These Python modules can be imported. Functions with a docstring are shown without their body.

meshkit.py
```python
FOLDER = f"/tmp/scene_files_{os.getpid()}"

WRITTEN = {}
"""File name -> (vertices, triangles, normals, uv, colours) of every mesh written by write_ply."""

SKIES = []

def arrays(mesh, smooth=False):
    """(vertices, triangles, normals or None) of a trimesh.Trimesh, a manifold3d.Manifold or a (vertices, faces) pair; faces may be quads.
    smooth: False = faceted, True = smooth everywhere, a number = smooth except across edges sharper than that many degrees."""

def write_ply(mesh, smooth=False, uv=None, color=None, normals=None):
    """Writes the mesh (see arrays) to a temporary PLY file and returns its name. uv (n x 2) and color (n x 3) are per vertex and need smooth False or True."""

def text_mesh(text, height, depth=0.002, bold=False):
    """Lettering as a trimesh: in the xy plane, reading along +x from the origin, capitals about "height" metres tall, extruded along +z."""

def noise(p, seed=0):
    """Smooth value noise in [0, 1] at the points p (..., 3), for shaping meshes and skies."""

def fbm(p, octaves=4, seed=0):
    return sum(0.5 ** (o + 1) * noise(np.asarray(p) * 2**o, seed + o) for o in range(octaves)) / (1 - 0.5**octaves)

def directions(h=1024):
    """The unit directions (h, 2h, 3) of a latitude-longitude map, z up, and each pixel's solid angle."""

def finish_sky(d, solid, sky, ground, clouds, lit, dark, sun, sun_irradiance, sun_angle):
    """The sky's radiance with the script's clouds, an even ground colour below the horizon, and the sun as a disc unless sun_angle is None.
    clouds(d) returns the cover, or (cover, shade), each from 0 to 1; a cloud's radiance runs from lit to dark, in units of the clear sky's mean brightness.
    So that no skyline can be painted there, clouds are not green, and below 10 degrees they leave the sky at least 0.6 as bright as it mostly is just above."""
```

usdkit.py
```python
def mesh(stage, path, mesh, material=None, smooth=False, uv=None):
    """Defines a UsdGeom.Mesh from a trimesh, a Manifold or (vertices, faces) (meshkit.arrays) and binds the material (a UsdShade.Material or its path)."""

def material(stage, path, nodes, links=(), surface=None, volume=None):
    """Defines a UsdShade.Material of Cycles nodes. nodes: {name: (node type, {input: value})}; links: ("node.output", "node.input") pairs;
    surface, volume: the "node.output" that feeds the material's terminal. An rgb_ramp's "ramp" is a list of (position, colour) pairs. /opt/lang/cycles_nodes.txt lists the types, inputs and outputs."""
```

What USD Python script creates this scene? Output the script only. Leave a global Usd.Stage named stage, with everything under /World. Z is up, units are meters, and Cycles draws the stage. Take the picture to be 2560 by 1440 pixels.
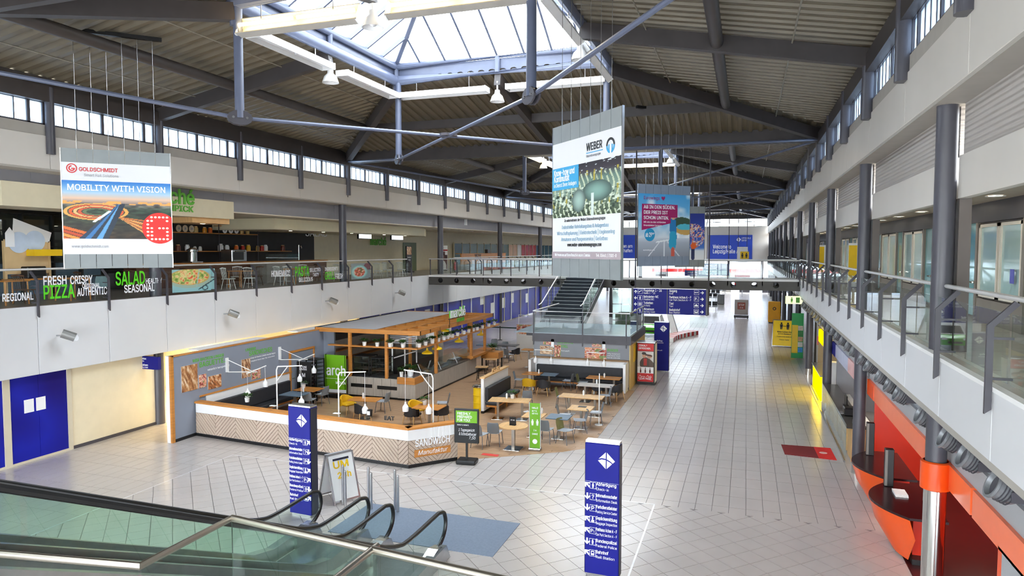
import math, random
import numpy as np
import trimesh, usdkit, meshkit
from shapely.geometry import Polygon
from pxr import Gf, Sdf, Usd, UsdGeom, UsdLux, UsdShade, Vt

stage = Usd.Stage.CreateInMemory()
UsdGeom.SetStageUpAxis(stage, UsdGeom.Tokens.z)
UsdGeom.SetStageMetersPerUnit(stage, 1.0)
UsdGeom.Xform.Define(stage, '/World'); UsdGeom.Scope.Define(stage, '/World/Looks')
RND = random.Random(7); NP = np.random.default_rng(11)

# ---------------------------------------------------------------- camera, sky, sun, exposure
FPX, VPX, VPY, HC = 1720.0, 1866.0, 625.0, 6.4          # focal length in pixels of a 2560 x 1440 frame, hall vanishing point, eye height
PH = math.atan((720 - VPY) / FPX); TH = math.atan((VPX - 1280) * math.cos(PH) / FPX)
cR = np.array([math.cos(TH), math.sin(TH), 0]); cH = np.array([-math.sin(TH), math.cos(TH), 0])
cF = math.cos(PH) * cH - math.sin(PH) * np.array([0, 0, 1.]); cU = math.sin(PH) * cH + math.cos(PH) * np.array([0, 0, 1.])
EYE = np.array([0, 0, HC])
cam = UsdGeom.Camera.Define(stage, '/World/camera')
cam.AddTransformOp().Set(Gf.Matrix4d(*[float(x) for x in (*cR, 0, *cU, 0, *(-cF), 0, *EYE, 1)]))
cam.CreateHorizontalApertureAttr(36.0); cam.CreateVerticalApertureAttr(20.25)
cam.CreateFocalLengthAttr(36.0 * FPX / 2560); cam.CreateClippingRangeAttr(Gf.Vec2f(0.1, 400))
cam.CreateExposureAttr(1.12)

dome = UsdLux.DomeLight.Define(stage, '/World/sky')
dome.CreateColorAttr(Gf.Vec3f(0.86, 0.93, 1.0)); dome.CreateIntensityAttr(2.0)
sun = UsdLux.DistantLight.Define(stage, '/World/sun')
sun.CreateColorAttr(Gf.Vec3f(1.0, 0.86, 0.62)); sun.CreateIntensityAttr(6.0); sun.CreateAngleAttr(0.6)
SUN_EL, SUN_AZ = 21.0, 86.0                                # travels away from the camera, along +y
def aim(x, d):                                            # -z of x along d
    d = np.array(d, float) / np.linalg.norm(d); z = -d; u = np.array([0, 0, 1.]) if abs(z[2]) < .95 else np.array([0, 1., 0])
    r = np.cross(u, z); r /= np.linalg.norm(r); u = np.cross(z, r)
    return r, u, z
_e, _a = math.radians(SUN_EL), math.radians(SUN_AZ)
_r, _u, _z = aim(None, (math.cos(_e) * math.cos(_a), math.cos(_e) * math.sin(_a), -math.sin(_e)))
sun.AddTransformOp().Set(Gf.Matrix4d(*[float(q) for q in (*_r, 0, *_u, 0, *_z, 0, 0, 0, 30, 1)]))

# pixel of the 2560 x 1440 photograph -> point on a real plane of the hall
def ray(u, v): return (u - 1280) / FPX * cR - (v - 720) / FPX * cU + cF
def PZ(u, v, z): d = ray(u, v); return EYE + d * (z - HC) / d[2]
def PX(u, v, x): d = ray(u, v); return EYE + d * x / d[0]
def PY(u, v, y): d = ray(u, v); return EYE + d * y / d[1]
def PD(u, v, dist): return EYE + ray(u, v) * dist

# ---------------------------------------------------------------- mesh helpers: a mesh is (vertices, triangles)
_BF = np.array([[0,2,1],[1,2,3],[4,5,6],[5,7,6],[0,1,4],[1,5,4],[2,6,3],[3,6,7],[0,4,2],[2,4,6],[1,3,5],[3,7,5]])
def box(x0, x1, y0, y1, z0, z1):
    if x0 > x1: x0, x1 = x1, x0
    if y0 > y1: y0, y1 = y1, y0
    if z0 > z1: z0, z1 = z1, z0
    v = np.array([[x, y, z] for z in (z0, z1) for y in (y0, y1) for x in (x0, x1)], float)
    return v, _BF
def bx(cx, cy, z0, sx, sy, sz): return box(cx - sx/2, cx + sx/2, cy - sy/2, cy + sy/2, z0, z0 + sz)
def cbox(x0, x1, y0, y1, z0, z1, c=.02):                   # box with all edges chamfered
    pts = []
    for X, sx in ((x0, 1), (x1, -1)):
        for Y, sy in ((y0, 1), (y1, -1)):
            for Z, sz in ((z0, 1), (z1, -1)):
                pts += [(X + sx*c, Y + sy*c, Z), (X + sx*c, Y, Z + sz*c), (X, Y + sy*c, Z + sz*c)]
    return hull(pts)
def gbox(x0, x1, y0, y1, z0, z1):                          # a glass sheet: a thin box without its rear face, so that light crosses one surface
    v, f = box(x0, x1, y0, y1, z0, z1); k = int(np.argmin([abs(x1 - x0), abs(y1 - y0), abs(z1 - z0)])); r = {0: (10, 11), 1: (6, 7), 2: (0, 1)}[k]
    return v, np.delete(f, r, 0)
def gsheet(poly, h):
    v, f = ext(poly, h); return v, f[~(v[f][:, :, 2] < 1e-9).all(1)]
def hull(pts):
    h = trimesh.convex.convex_hull(np.array(pts, float)); return np.array(h.vertices), np.array(h.faces)
def join(*ms):
    ms = [m for k in ms for m in (k if isinstance(k, list) else [k])]
    vs, fs, n = [], [], 0
    for v, f in ms: vs.append(v); fs.append(f + n); n += len(v)
    return np.vstack(vs), np.vstack(fs)
def mv(m, x=0, y=0, z=0, rz=0, s=1, rx=0, ry=0):
    v = m[0] * np.array(s, float)
    if rx: c, q = math.cos(rx), math.sin(rx); v = v @ np.array([[1,0,0],[0,c,-q],[0,q,c]]).T
    if ry: c, q = math.cos(ry), math.sin(ry); v = v @ np.array([[c,0,q],[0,1,0],[-q,0,c]]).T
    if rz: c, q = math.cos(rz), math.sin(rz); v = v @ np.array([[c,-q,0],[q,c,0],[0,0,1]]).T
    return v + np.array([x, y, z], float), m[1]
def fr(m, o, ux, uy):                                      # put the xy drawing m into the frame (o; ux, uy, ux x uy)
    ux, uy = np.array(ux, float), np.array(uy, float); n = np.cross(ux, uy); n /= np.linalg.norm(n)
    return np.array(o, float) + m[0][:, :1] * ux + m[0][:, 1:2] * uy + m[0][:, 2:3] * n, m[1]
def ext(poly, h, z=0):                                     # polygon (list of xy or shapely) extruded along z
    p = poly if hasattr(poly, 'geom_type') else Polygon(poly)
    if not p.is_valid: p = p.buffer(0)
    ms = [trimesh.creation.extrude_polygon(g, h, engine='earcut') for g in getattr(p, 'geoms', [p]) if g.geom_type == 'Polygon']
    return mv(join([(np.array(m.vertices), np.array(m.faces)) for m in ms]), 0, 0, z)
def beam(p, q, w, h, up=(0, 0, 1)):                        # rectangular bar from p to q
    p, q = np.array(p, float), np.array(q, float); d = q - p; L = np.linalg.norm(d); d /= L
    s = np.cross(d, up); s = s / np.linalg.norm(s) if np.linalg.norm(s) > 1e-6 else np.array([1., 0, 0]); t = np.cross(s, d)
    v = np.array([p + d*L*a + s*w*(b - .5) + t*h*(c - .5) for a in (0, 1) for b in (0, 1) for c in (0, 1)])
    return v[[0, 4, 2, 6, 1, 5, 3, 7]], _BF
def ring(n): a = np.arange(n) * 2 * math.pi / n; return np.cos(a), np.sin(a)
def tube(pts, r, n=8, closed=False):
    P = np.array(pts, float); m = len(P); R = np.broadcast_to(np.array(r, float), (m,))
    T = np.roll(P, -1, 0) - np.roll(P, 1, 0) if closed else np.gradient(P, axis=0)
    T /= np.maximum(np.linalg.norm(T, axis=1, keepdims=True), 1e-9)
    u = np.cross(T[0], [0, 0, 1.]); u = u if np.linalg.norm(u) > .05 else np.cross(T[0], [1., 0, 0]); ca, sa = ring(n); vs = []
    for k in range(m):
        u = u - T[k] * (u @ T[k]); u /= np.linalg.norm(u); w = np.cross(T[k], u)
        vs.append(P[k] + R[k] * (ca[:, None] * u + sa[:, None] * w))
    v = np.vstack(vs); f = []
    i = np.arange(n); j = (i + 1) % n
    for k in range(m if closed else m - 1):
        a, b = k * n, ((k + 1) % m) * n
        f += [np.stack([a+i, a+j, b+j], 1), np.stack([a+i, b+j, b+i], 1)]
    if not closed:
        c0, c1 = len(v), len(v) + 1; v = np.vstack([v, P[0], P[-1]]); e = (m - 1) * n
        f += [np.stack([np.full(n, c0), j, i], 1), np.stack([np.full(n, c1), e+i, e+j], 1)]
    return v, np.vstack(f)
def cyl(p, q, r, n=12): return tube([p, q], r, n)
def lathe(prof, n=16, x=0, y=0, z=0):                      # profile of (radius, height)
    ca, sa = ring(n); vs, f = [], []
    for r, h in prof: vs.append(np.stack([r*ca + x, r*sa + y, np.full(n, h + z)], 1))
    i = np.arange(n); j = (i + 1) % n
    for k in range(len(prof) - 1):
        a, b = k*n, (k+1)*n; f += [np.stack([a+i, a+j, b+j], 1), np.stack([a+i, b+j, b+i], 1)]
    return np.vstack(vs), np.vstack(f)
def disc(r, n=20, z=0): return lathe([(1e-4, z), (r, z)], n)
def quad(a, b, c, d): return np.array([a, b, c, d], float), np.array([[0, 1, 2], [0, 2, 3]])
def rect2(x0, y0, x1, y1, h=.002, z=0): return box(x0, x1, y0, y1, z, z + h)
_tc = {}
def txt(s, h, w=None, bold=False, sx=1.0, d=.004):         # lettering in the xy plane; w: width to fit
    k = (s, bold)
    if k not in _tc:
        m = meshkit.text_mesh(s, 1.0, 1.0, bold); _tc[k] = np.array(m.vertices), np.array(m.faces)
    v, f = _tc[k]; sx = (w / (v[:, 0].max() * h) if w else sx)
    return v * np.array([h * sx, h, d]), f
def lines(rows):                                           # rows of (text, x, y, height, width or None, bold)
    return join([mv(txt(t, h, w, b), x, y) for t, x, y, h, w, b in rows])
def spline(pts, n=8):
    P = np.array(pts, float); out = []
    Q = np.vstack([2*P[0] - P[1], P, 2*P[-1] - P[-2]])
    for k in range(1, len(Q) - 2):
        for t in np.arange(n) / n:
            out.append(.5 * ((2*Q[k]) + (Q[k+1]-Q[k-1])*t + (2*Q[k-1]-5*Q[k]+4*Q[k+1]-Q[k+2])*t*t + (3*Q[k]-Q[k-1]-3*Q[k+1]+Q[k+2])*t**3))
    return np.array(out + [P[-1]])

# ---------------------------------------------------------------- materials
def lin(c):
    if isinstance(c, str):
        c = [int(c[i:i+2], 16) / 255 for i in (1, 3, 5)]
    return [x / 12.92 if x <= .04045 else ((x + .055) / 1.055) ** 2.4 for x in c]
def M(name, col, rough=.5, metal=0., var=.06, scale=3., spec=.5, bump=0., emit=0., coat=0., isl=0., stretch=None):
    c = np.array(lin(col)); path = '/World/Looks/' + name
    nodes = {'tc': ('texture_coordinate', {}), 'n': ('noise_texture', {'scale': scale, 'detail': 3.0, 'roughness': .55}),
             'r': ('rgb_ramp', {'ramp': [(.3, tuple(c * (1 - var))), (.7, tuple(np.minimum(c * (1 + var), 1)))]}),
             'p': ('principled_bsdf', {'roughness': rough, 'metallic': metal, 'specular_ior_level': spec, 'coat_weight': coat})}
    links = [('n.fac', 'r.fac')]
    if stretch: nodes['mp'] = ('mapping', {'scale': stretch}); links += [('tc.object', 'mp.vector'), ('mp.vector', 'n.vector')]
    else: links += [('tc.object', 'n.vector')]
    out = 'r.color'
    if isl:
        nodes |= {'g': ('geometry', {}), 'mr': ('map_range', {'from_min': 0., 'from_max': 1., 'to_min': 1 - isl, 'to_max': 1 + isl}),
                  'cc': ('combine_color', {}), 'mx': ('mix', {'mix_type': 'multiply', 'fac': 1.0})}
        links += [('g.random_per_island', 'mr.value'), ('mr.result', 'cc.r'), ('mr.result', 'cc.g'), ('mr.result', 'cc.b'), (out, 'mx.color1'), ('cc.color', 'mx.color2')]; out = 'mx.color'
    links.append((out, 'p.base_color'))
    if bump: nodes['b'] = ('bump', {'strength': bump, 'distance': .01}); links += [('n.fac', 'b.height'), ('b.normal', 'p.normal')]
    if emit: nodes['p'][1]['emission_strength'] = emit; links.append((out, 'p.emission_color'))
    return usdkit.material(stage, path, nodes, links, 'p.BSDF')
def MG(name, col, rough=.02, refl=.7, base=.04):           # window glass: a tinted see-through sheet with a gloss that grows at a glancing view
    return usdkit.material(stage, '/World/Looks/' + name, {
        't': ('transparent_bsdf', {'color': lin(col)}), 'g': ('glossy_bsdf', {'color': (.9, .95, .95), 'roughness': rough}),
        'lw': ('layer_weight', {'blend': .5}), 'pw': ('math', {'math_type': 'power', 'value2': 4.}), 'ma': ('math', {'math_type': 'multiply_add', 'value2': refl, 'value3': base}), 'mx': ('mix_closure', {})},
        [('lw.facing', 'pw.value1'), ('pw.value', 'ma.value1'), ('ma.value', 'mx.fac'), ('t.BSDF', 'mx.closure1'), ('g.BSDF', 'mx.closure2')], 'mx.closure')
def ME(name, col, strength):
    return usdkit.material(stage, '/World/Looks/' + name, {'n': ('noise_texture', {'scale': 2.}), 'e': ('emission', {'color': lin(col), 'strength': strength})}, [], 'e.emission')
mprint = usdkit.material(stage, '/World/Looks/print', {'a': ('attribute', {'attribute': 'Col'}), 'p': ('principled_bsdf', {'roughness': .45})}, [('a.color', 'p.base_color')], 'p.BSDF')
mscreen = usdkit.material(stage, '/World/Looks/screen', {'a': ('attribute', {'attribute': 'Col'}), 'p': ('principled_bsdf', {'roughness': .25, 'emission_strength': .8})}, [('a.color', 'p.base_color'), ('a.color', 'p.emission_color')], 'p.BSDF')

# ---------------------------------------------------------------- things and parts
_used = {}
ORD = 'first second third fourth fifth sixth seventh eighth ninth tenth eleventh twelfth thirteenth fourteenth fifteenth sixteenth seventeenth eighteenth nineteenth twentieth'.split(); ORD += ['twenty-' + x for x in ORD[:9]] + ['thirtieth'] + ['thirty-' + x for x in ORD[:9]]
def numbered(path):
    k = _used.get(path, 0); _used[path] = k + 1
    return path if k == 0 else f'{path}_{k:03d}'
def tag(p, label=None, cat=None, group=None, kind=None):
    for k, x in (('label', label), ('category', cat), ('group', group), ('kind', kind)):
        if x: p.SetCustomDataByKey(k, x)
    return p
def thing(name, label, cat, loc=(0, 0, 0), rz=0, group=None, kind=None):
    x = UsdGeom.Xform.Define(stage, numbered('/World/' + name)); x.AddTranslateOp().Set(Gf.Vec3d(*map(float, loc))); x.AddRotateZOp().Set(float(rz))
    return tag(x.GetPrim(), label, cat, group, kind)
def part(parent, name, mesh, mat, smooth=False, label=None, kind=None):
    if isinstance(mesh, list): mesh = join(mesh)
    m = usdkit.mesh(stage, numbered(f'{parent.GetPath()}/{name}'), mesh, mat, smooth)
    return tag(m.GetPrim(), label, None, None, kind)
def solo(name, mesh, mat, label, cat, smooth=False, group=None, kind=None):
    if isinstance(mesh, list): mesh = join(mesh)
    m = usdkit.mesh(stage, numbered('/World/' + name), mesh, mat, smooth)
    return tag(m.GetPrim(), label, cat, group, kind)
def picture(parent, name, o, ux, uy, W, H, nx, ny, fn, mat=None, label=None):
    """A flat print: a fine grid whose vertices carry the colours that fn(s, t) gives, s and t from 0 to 1."""
    s, t = np.meshgrid(np.linspace(0, 1, nx), np.linspace(0, 1, ny)); v = np.stack([s.ravel() * W, t.ravel() * H, np.zeros(nx * ny)], 1)
    i = np.arange(nx * ny).reshape(ny, nx); a, b, c, d = i[:-1, :-1].ravel(), i[:-1, 1:].ravel(), i[1:, 1:].ravel(), i[1:, :-1].ravel()
    f = np.vstack([np.stack([a, b, c], 1), np.stack([a, c, d], 1)])
    m = usdkit.mesh(stage, numbered(f'{parent.GetPath()}/{name}'), fr((v, f), o, ux, uy), mat or mprint)
    col = np.clip(fn(s, t), 0, 1).reshape(-1, 3); col = np.where(col <= .04045, col / 12.92, ((col + .055) / 1.055) ** 2.4)
    UsdGeom.PrimvarsAPI(m).CreatePrimvar('Col', Sdf.ValueTypeNames.Color3fArray, 'vertex').Set(Vt.Vec3fArray.FromNumpy(col.astype(np.float32)))
    return tag(m.GetPrim(), label)
def copy(src, loc, rz=0, label=None, group=None, sc=None):
    was = src.GetCustomData(); base = str(src.GetPath()).rsplit('/', 1)[1]
    x = UsdGeom.Xform.Define(stage, numbered('/World/' + base)); p = x.GetPrim(); p.GetReferences().AddInternalReference(src.GetPath()); p.SetInstanceable(True)
    x.ClearXformOpOrder(); x.AddTranslateOp().Set(Gf.Vec3d(*map(float, loc))); x.AddRotateZOp().Set(float(rz))
    if sc: x.AddScaleOp().Set(Gf.Vec3f(*sc))
    return tag(p, label or was['label'], was['category'], group or was.get('group'))
def place(src, loc, rz=0):
    x = UsdGeom.Xformable(src); ops = x.GetOrderedXformOps(); ops[0].Set(Gf.Vec3d(*map(float, loc))); ops[1].Set(float(rz)); return src
def ramp(t, stops):
    t = np.asarray(t, float); xs = [a for a, _ in stops]; cs = np.array([lin_srgb(c) for _, c in stops])
    return np.stack([np.interp(t, xs, cs[:, k]) for k in range(3)], -1)
def lin_srgb(c): return [int(c[i:i+2], 16) / 255 for i in (1, 3, 5)] if isinstance(c, str) else c
def paint(img, mask, col):
    img[mask] = lin_srgb(col); return img
def fnoise(s, t, sc, seed=0, oc=3): return meshkit.fbm(np.stack([s * sc, t * sc, np.full_like(s, seed * 7.3)], -1), oc, seed)

m_white = M('white_paint', '#d9d8d8', .55, var=.03, scale=1.2)
m_cream = M('cream_paint', '#d8cfbc', .6, var=.03)
m_beige = M('beige_paint', '#e6dac0', .5, var=.03)
m_soffit = M('soffit_paint', '#a9a49c', .7, var=.04)
m_slab = M('white_fascia_panel', '#d6d7da', .45, var=.02, scale=.8)
m_upfascia = M('warm_white_fascia_panel', '#cdc8c1', .5, var=.03, scale=.7)
m_greyband = M('grey_band', '#8b8a90', .55, var=.03)
m_dark = M('dark_steel', '#45434a', .42, var=.08, metal=.0)
m_beam = M('dark_grey_beam', '#3d3838', .5, var=.10)
m_colm = M('column_grey_paint', '#4d4c54', .35, var=.05)
m_deck = M('roof_sheet', '#6c6353', .45, var=.06, scale=1.5, metal=.1)
m_blue = M('bluish_steel_paint', '#5c6378', .35, var=.05)
m_steel = M('brushed_steel', '#c4c4c6', .25, metal=1., var=.06, scale=8)
m_chrome = M('polished_steel', '#d8d8d6', .09, metal=1., var=.03)
m_hrail = M('handrail_steel', '#dcdcdc', .4, metal=.5, var=.03)
m_black = M('black_plastic', '#141416', .4, var=.1)
m_wht = M('plain_white', '#ededed', .5, var=.02)
m_glass = MG('clear_glass', '#f6fbf9')
m_gglass = MG('green_glass', '#edf9f3', refl=.3, base=.03)
m_sky = MG('roof_glazing', '#f8fbfd')
m_frost = usdkit.material(stage, '/World/Looks/frosted_glass', {'n': ('noise_texture', {'scale': 1.5}), 'r': ('rgb_ramp', {'ramp': [(.3, (.42, .50, .60)), (.7, (.55, .62, .70))]}),
    't': ('translucent_bsdf', {}), 's': ('transparent_bsdf', {'color': (.55, .62, .70)}), 'mx': ('mix_closure', {'fac': .45})}, [('n.fac', 'r.fac'), ('r.color', 't.color'), ('t.BSDF', 'mx.closure1'), ('s.BSDF', 'mx.closure2')], 'mx.closure')
m_milk = usdkit.material(stage, '/World/Looks/milk_glass', {'n': ('noise_texture', {'scale': .5}), 'r': ('rgb_ramp', {'ramp': [(.3, (.56, .55, .52)), (.7, (.64, .62, .58))]}), 't': ('translucent_bsdf', {})}, [('n.fac', 'r.fac'), ('r.color', 't.color')], 't.BSDF')
m_oak = M('oak_wood', '#c2803a', .45, var=.14, scale=2., stretch=(1, 1, 9))
m_pipe = M('pale_pipe', '#8a8578', .5)
m_oakl = M('light_oak_wood', '#d6ab74', .45, var=.12, scale=2., stretch=(9, 1, 1))
m_black_up = M('black_upholstery', '#2b2c31', .55, var=.12, scale=12)
m_yellow = M('yellow_paint', '#f2c60c', .4, var=.04)
m_lamp = ME('lamp_light', '#fff3d8', 9.0)
m_tube = ME('fluorescent_tube', '#ffdf9c', 14.0)
m_tubew = ME('fluorescent_tube_white', '#fff8ee', 14.0)
m_red = M('red_paint', '#c81a1c', .4, var=.05)
m_navy = M('navy_sign', '#10147c', .5, var=.05, spec=.25)
m_signw = M('sign_white', '#f0f2f6', .4, var=.01)
# ================================================================ the hall: floor, galleries, roof
XL, XR, ZG, YE, BAY = -20.1, 2.9, 4.70, 107.0, 12.4
NODES = [7.2 + BAY * k for k in range(-1, 10)]                 # -5.2, 7.2, 19.6, 32 ...
MOD = BAY / 3
cafe = Polygon([(-17.9, 18.9), (-9.3, 18.0), (-8.2, 19.0), (-5.4, 20.9), (-4.7, 21.6), (-4.7, 31.2), (-9.6, 31.2), (-9.6, 41), (-18.2, 41), (-18.2, 18.9)])
m_floorfar = usdkit.material(stage, '/World/Looks/far_floor_tile', {'tc': ('texture_coordinate', {}), 'b': ('brick_texture', {'offset': .0, 'color1': lin('#c2bbb7'), 'color2': lin('#bab3af'), 'mortar': lin('#9a9491'), 'scale': 1., 'mortar_size': .006, 'brick_width': .4, 'row_height': .8}),
    'p': ('principled_bsdf', {'roughness': .22, 'specular_ior_level': .6})}, [('tc.object', 'b.vector'), ('b.color', 'p.base_color')], 'p.BSDF')
m_joint = M('tile_joint', '#827d7b', .7)
m_tile = M('floor_tile', '#c3bcb8', .22, var=.035, scale=.9, spec=.6, isl=.05)
floor = thing('floor', 'grey stone tile floor of the concourse', 'floor', kind='structure')
part(floor, 'floor_base', box(-34, 14, -8, 120, -.3, -.012), m_joint)
def tile(x0, x1, y0, y1, g=.006, h=.012):
    a = (x0+g, x1-g, y0+g, y1-g); v = np.array([[x, y, z] for z in (-h, 0) for y in a[2:] for x in a[:2]], float)
    v[4:, 2] = 0
    return v, _BF[2:]
from shapely.geometry import Point, box as sbox
from shapely.prepared import prep
pc = prep(cafe); DIA = sbox(-15.1, -2.1, 8.0, 17.25); pd = prep(DIA)
tiles = []
def cut(m, poly, keep, off):                                   # a tile cut along the edge of a field
    c = poly.intersection(keep) if off else poly.difference(keep)
    return [ext(g, .012, -.012) for g in getattr(c, 'geoms', [c]) if g.area > .01 and g.geom_type == 'Polygon']
for i in range(-66, 30):
    for j in range(0, 78):
        x, y = .4 * i + .1, .8 * j + .05; c = Point(x + .2, y + .4)
        if pc.contains(c.buffer(.6)) or pd.contains(c.buffer(.6)): continue
        w = (x + .2) ** 2 + (y + .4) ** 2 + 40
        pg = sbox(x + .006, y + .006, x + .394, y + .794)
        if pc.intersects(pg) or pd.intersects(pg):
            for m in cut(None, pg, cafe.union(DIA), False): tiles.append((w, m, c))
        else: tiles.append((w, tile(x, x + .4, y, y + .8), c))
q = .46
for i in range(-45, 45):
    for j in range(-45, 45):
        x, y = -8.6 + (i - j) * q / math.sqrt(2), 12.6 + (i + j) * q / math.sqrt(2); e = (q/2 - .006) * math.sqrt(2); c = Point(x, y)
        pg = Polygon([(x - e, y), (x, y - e), (x + e, y), (x, y + e)])
        if not pd.intersects(pg): continue
        if pd.contains(pg): tiles.append((x*x + y*y + 40, mv(tile(-q/2, q/2, -q/2, q/2), x, y, 0, math.pi/4), c))
        else: tiles += [(x*x + y*y + 40, m, c) for m in cut(None, pg, DIA, True)]
def seen(p):
    d = np.array([p.x, p.y, 0]) - EYE; w = d @ cF
    return w > 1 and abs(d @ cR / w) < .75 and d @ cU / w > -.42
tiles.sort(key=lambda k: (not seen(k[2]), k[0]))
for d, m, c in tiles[:300]: part(floor, 'floor_tile', m, m_tile)
part(floor, 'small_floor_tiles', [m for d, m, c in tiles[300:]], m_tile, kind='stuff')
part(floor, 'far_tiles', box(-34, 14, 62.45, 120, -.012, 0), m_floorfar)
part(floor, 'left_tiles', box(-34, -26.3, -8, 62.45, -.012, 0), m_floorfar)
mtl = M('light_metal_strip', '#e9e9ea', .3, metal=.6)
part(floor, 'inlay_strip', [box(-15.1, -2.06, 17.235, 17.275, -.008, .003), box(-2.1, -2.06, 8, 17.27, -.008, .003), box(-15.12, -15.08, 8, 17.27, -.008, .001)], mtl, label='thin pale inlay strip round the diagonal tiles')
m_plank = M('cafe_plank', '#c9a27d', .42, var=.16, scale=1.2, isl=.30, stretch=(.5, 9, 1))
wood = thing('floor_cafe', 'warm brown plank floor of the cafe', 'floor', kind='structure')
pl = []
for j in range(150):
    y = 18.0 + .155 * j
    for i in range(10):
        x = -18.3 + 1.5 * i + (j * .53) % 1.5
        c = sbox(x - 1.5 + .003, y + .003, x - .003, y + .152).intersection(cafe)
        if not c.is_empty and c.area > .01 and c.geom_type == 'Polygon':
            if len(c.exterior.coords) == 5 and abs(c.area - c.envelope.area) < 1e-6:
                b = c.bounds; pl.append(box(b[0], b[2], b[1], b[3], -.012, .002))
            else: pl.append(ext(c, .014, -.012))
pl.sort(key=lambda m: m[0][:, 1].min())
for m in pl[:60]: part(wood, 'plank', m, m_plank)
part(wood, 'small_planks', pl[60:], m_plank, kind='stuff')

# ---- galleries and their white fascias
JY = [0.3 + 2.43 * k for k in range(0, 45)]                     # railing posts and panel joints
wl = thing('wall_left', 'white panelled edge of the left gallery', 'wall', kind='structure')
for a, b in zip(JY[1:], JY[2:]): part(wl, 'fascia_panel', cbox(XL - .06, XL, a + .006, min(b, YE) - .006, 2.66, 4.72, .008), m_slab)
part(wl, 'slab', box(-34, XL - .07, 0, YE, 2.7, ZG - .02), m_soffit)
fgl = solo('floor_gallery_left', box(-34, XL - .02, 0, YE, ZG - .02, ZG), M('gallery_floor', '#8c8680', .3, var=.05), 'grey floor of the left gallery', 'floor', kind='structure')
wr = thing('wall_right', 'white panelled edge of the right gallery', 'wall', kind='structure')
JR = [0.12 + 2.43 * k for k in range(0, 45)]
for a, b in zip(JR[1:], JR[2:]): part(wr, 'fascia_panel', cbox(XR, XR + .06, a + .006, min(b, YE) - .006, 3.78, 4.66, .008), m_slab)
part(wr, 'slab', box(XR + .07, 12, 0, YE, 3.62, ZG - .02), m_soffit)
part(wr, 'edge_trim', box(XR - .01, XR + .1, 0, YE, 4.66, 4.72), m_wht)
solo('floor_gallery_right', box(XR + .1, 12, 0, YE, ZG - .02, ZG + .005), M('pale_gallery_floor', '#c9c2b6', .16, var=.05), 'shiny pale floor of the right gallery', 'floor', kind='structure')

# ---- upper fascias, set-back bands, gallery ceilings
CY = [7.2 + MOD * k for k in range(-2, 25)]
for nm, x0, x1, lab in (('wall_left_upper', XL - .25, XL, 'left'), ('wall_right_upper', XR, XR + .25, 'right')):
    w = thing(nm, f'warm white fascia band above the {lab} gallery', 'wall', kind='structure')
    for a, b in zip(CY[:-1], CY[1:]): part(w, 'fascia_panel', cbox(x0, x1, a + .005, min(b, YE) - .005, 8.86, 9.85, .008), m_upfascia)
    part(w, 'sill', box(x0 + (.08 if lab == 'left' else .03), x1 - (.03 if lab == 'left' else .08), 0, YE, 9.85, 10.17), m_soffit)
    part(w, 'soffit', box(x0 - .9, x1 + .9, 0, YE, 8.80, 8.86) if 'left' in nm and False else (box(x0 - .9, x1 - .01, 0, YE, 8.80, 8.86) if lab == 'left' else box(x0 + .01, x1 + .9, 0, YE, 8.80, 8.86)), m_soffit)
w = thing('wall_left_band', 'grey set-back band above the left gallery shops', 'wall', kind='structure')
for a, b in zip(CY[:-1:2], CY[2::2]): part(w, 'band_panel', box(XL - .95, XL - .85, a + .004, min(b, YE) - .004, 8.05, 8.80), m_greyband)
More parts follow.
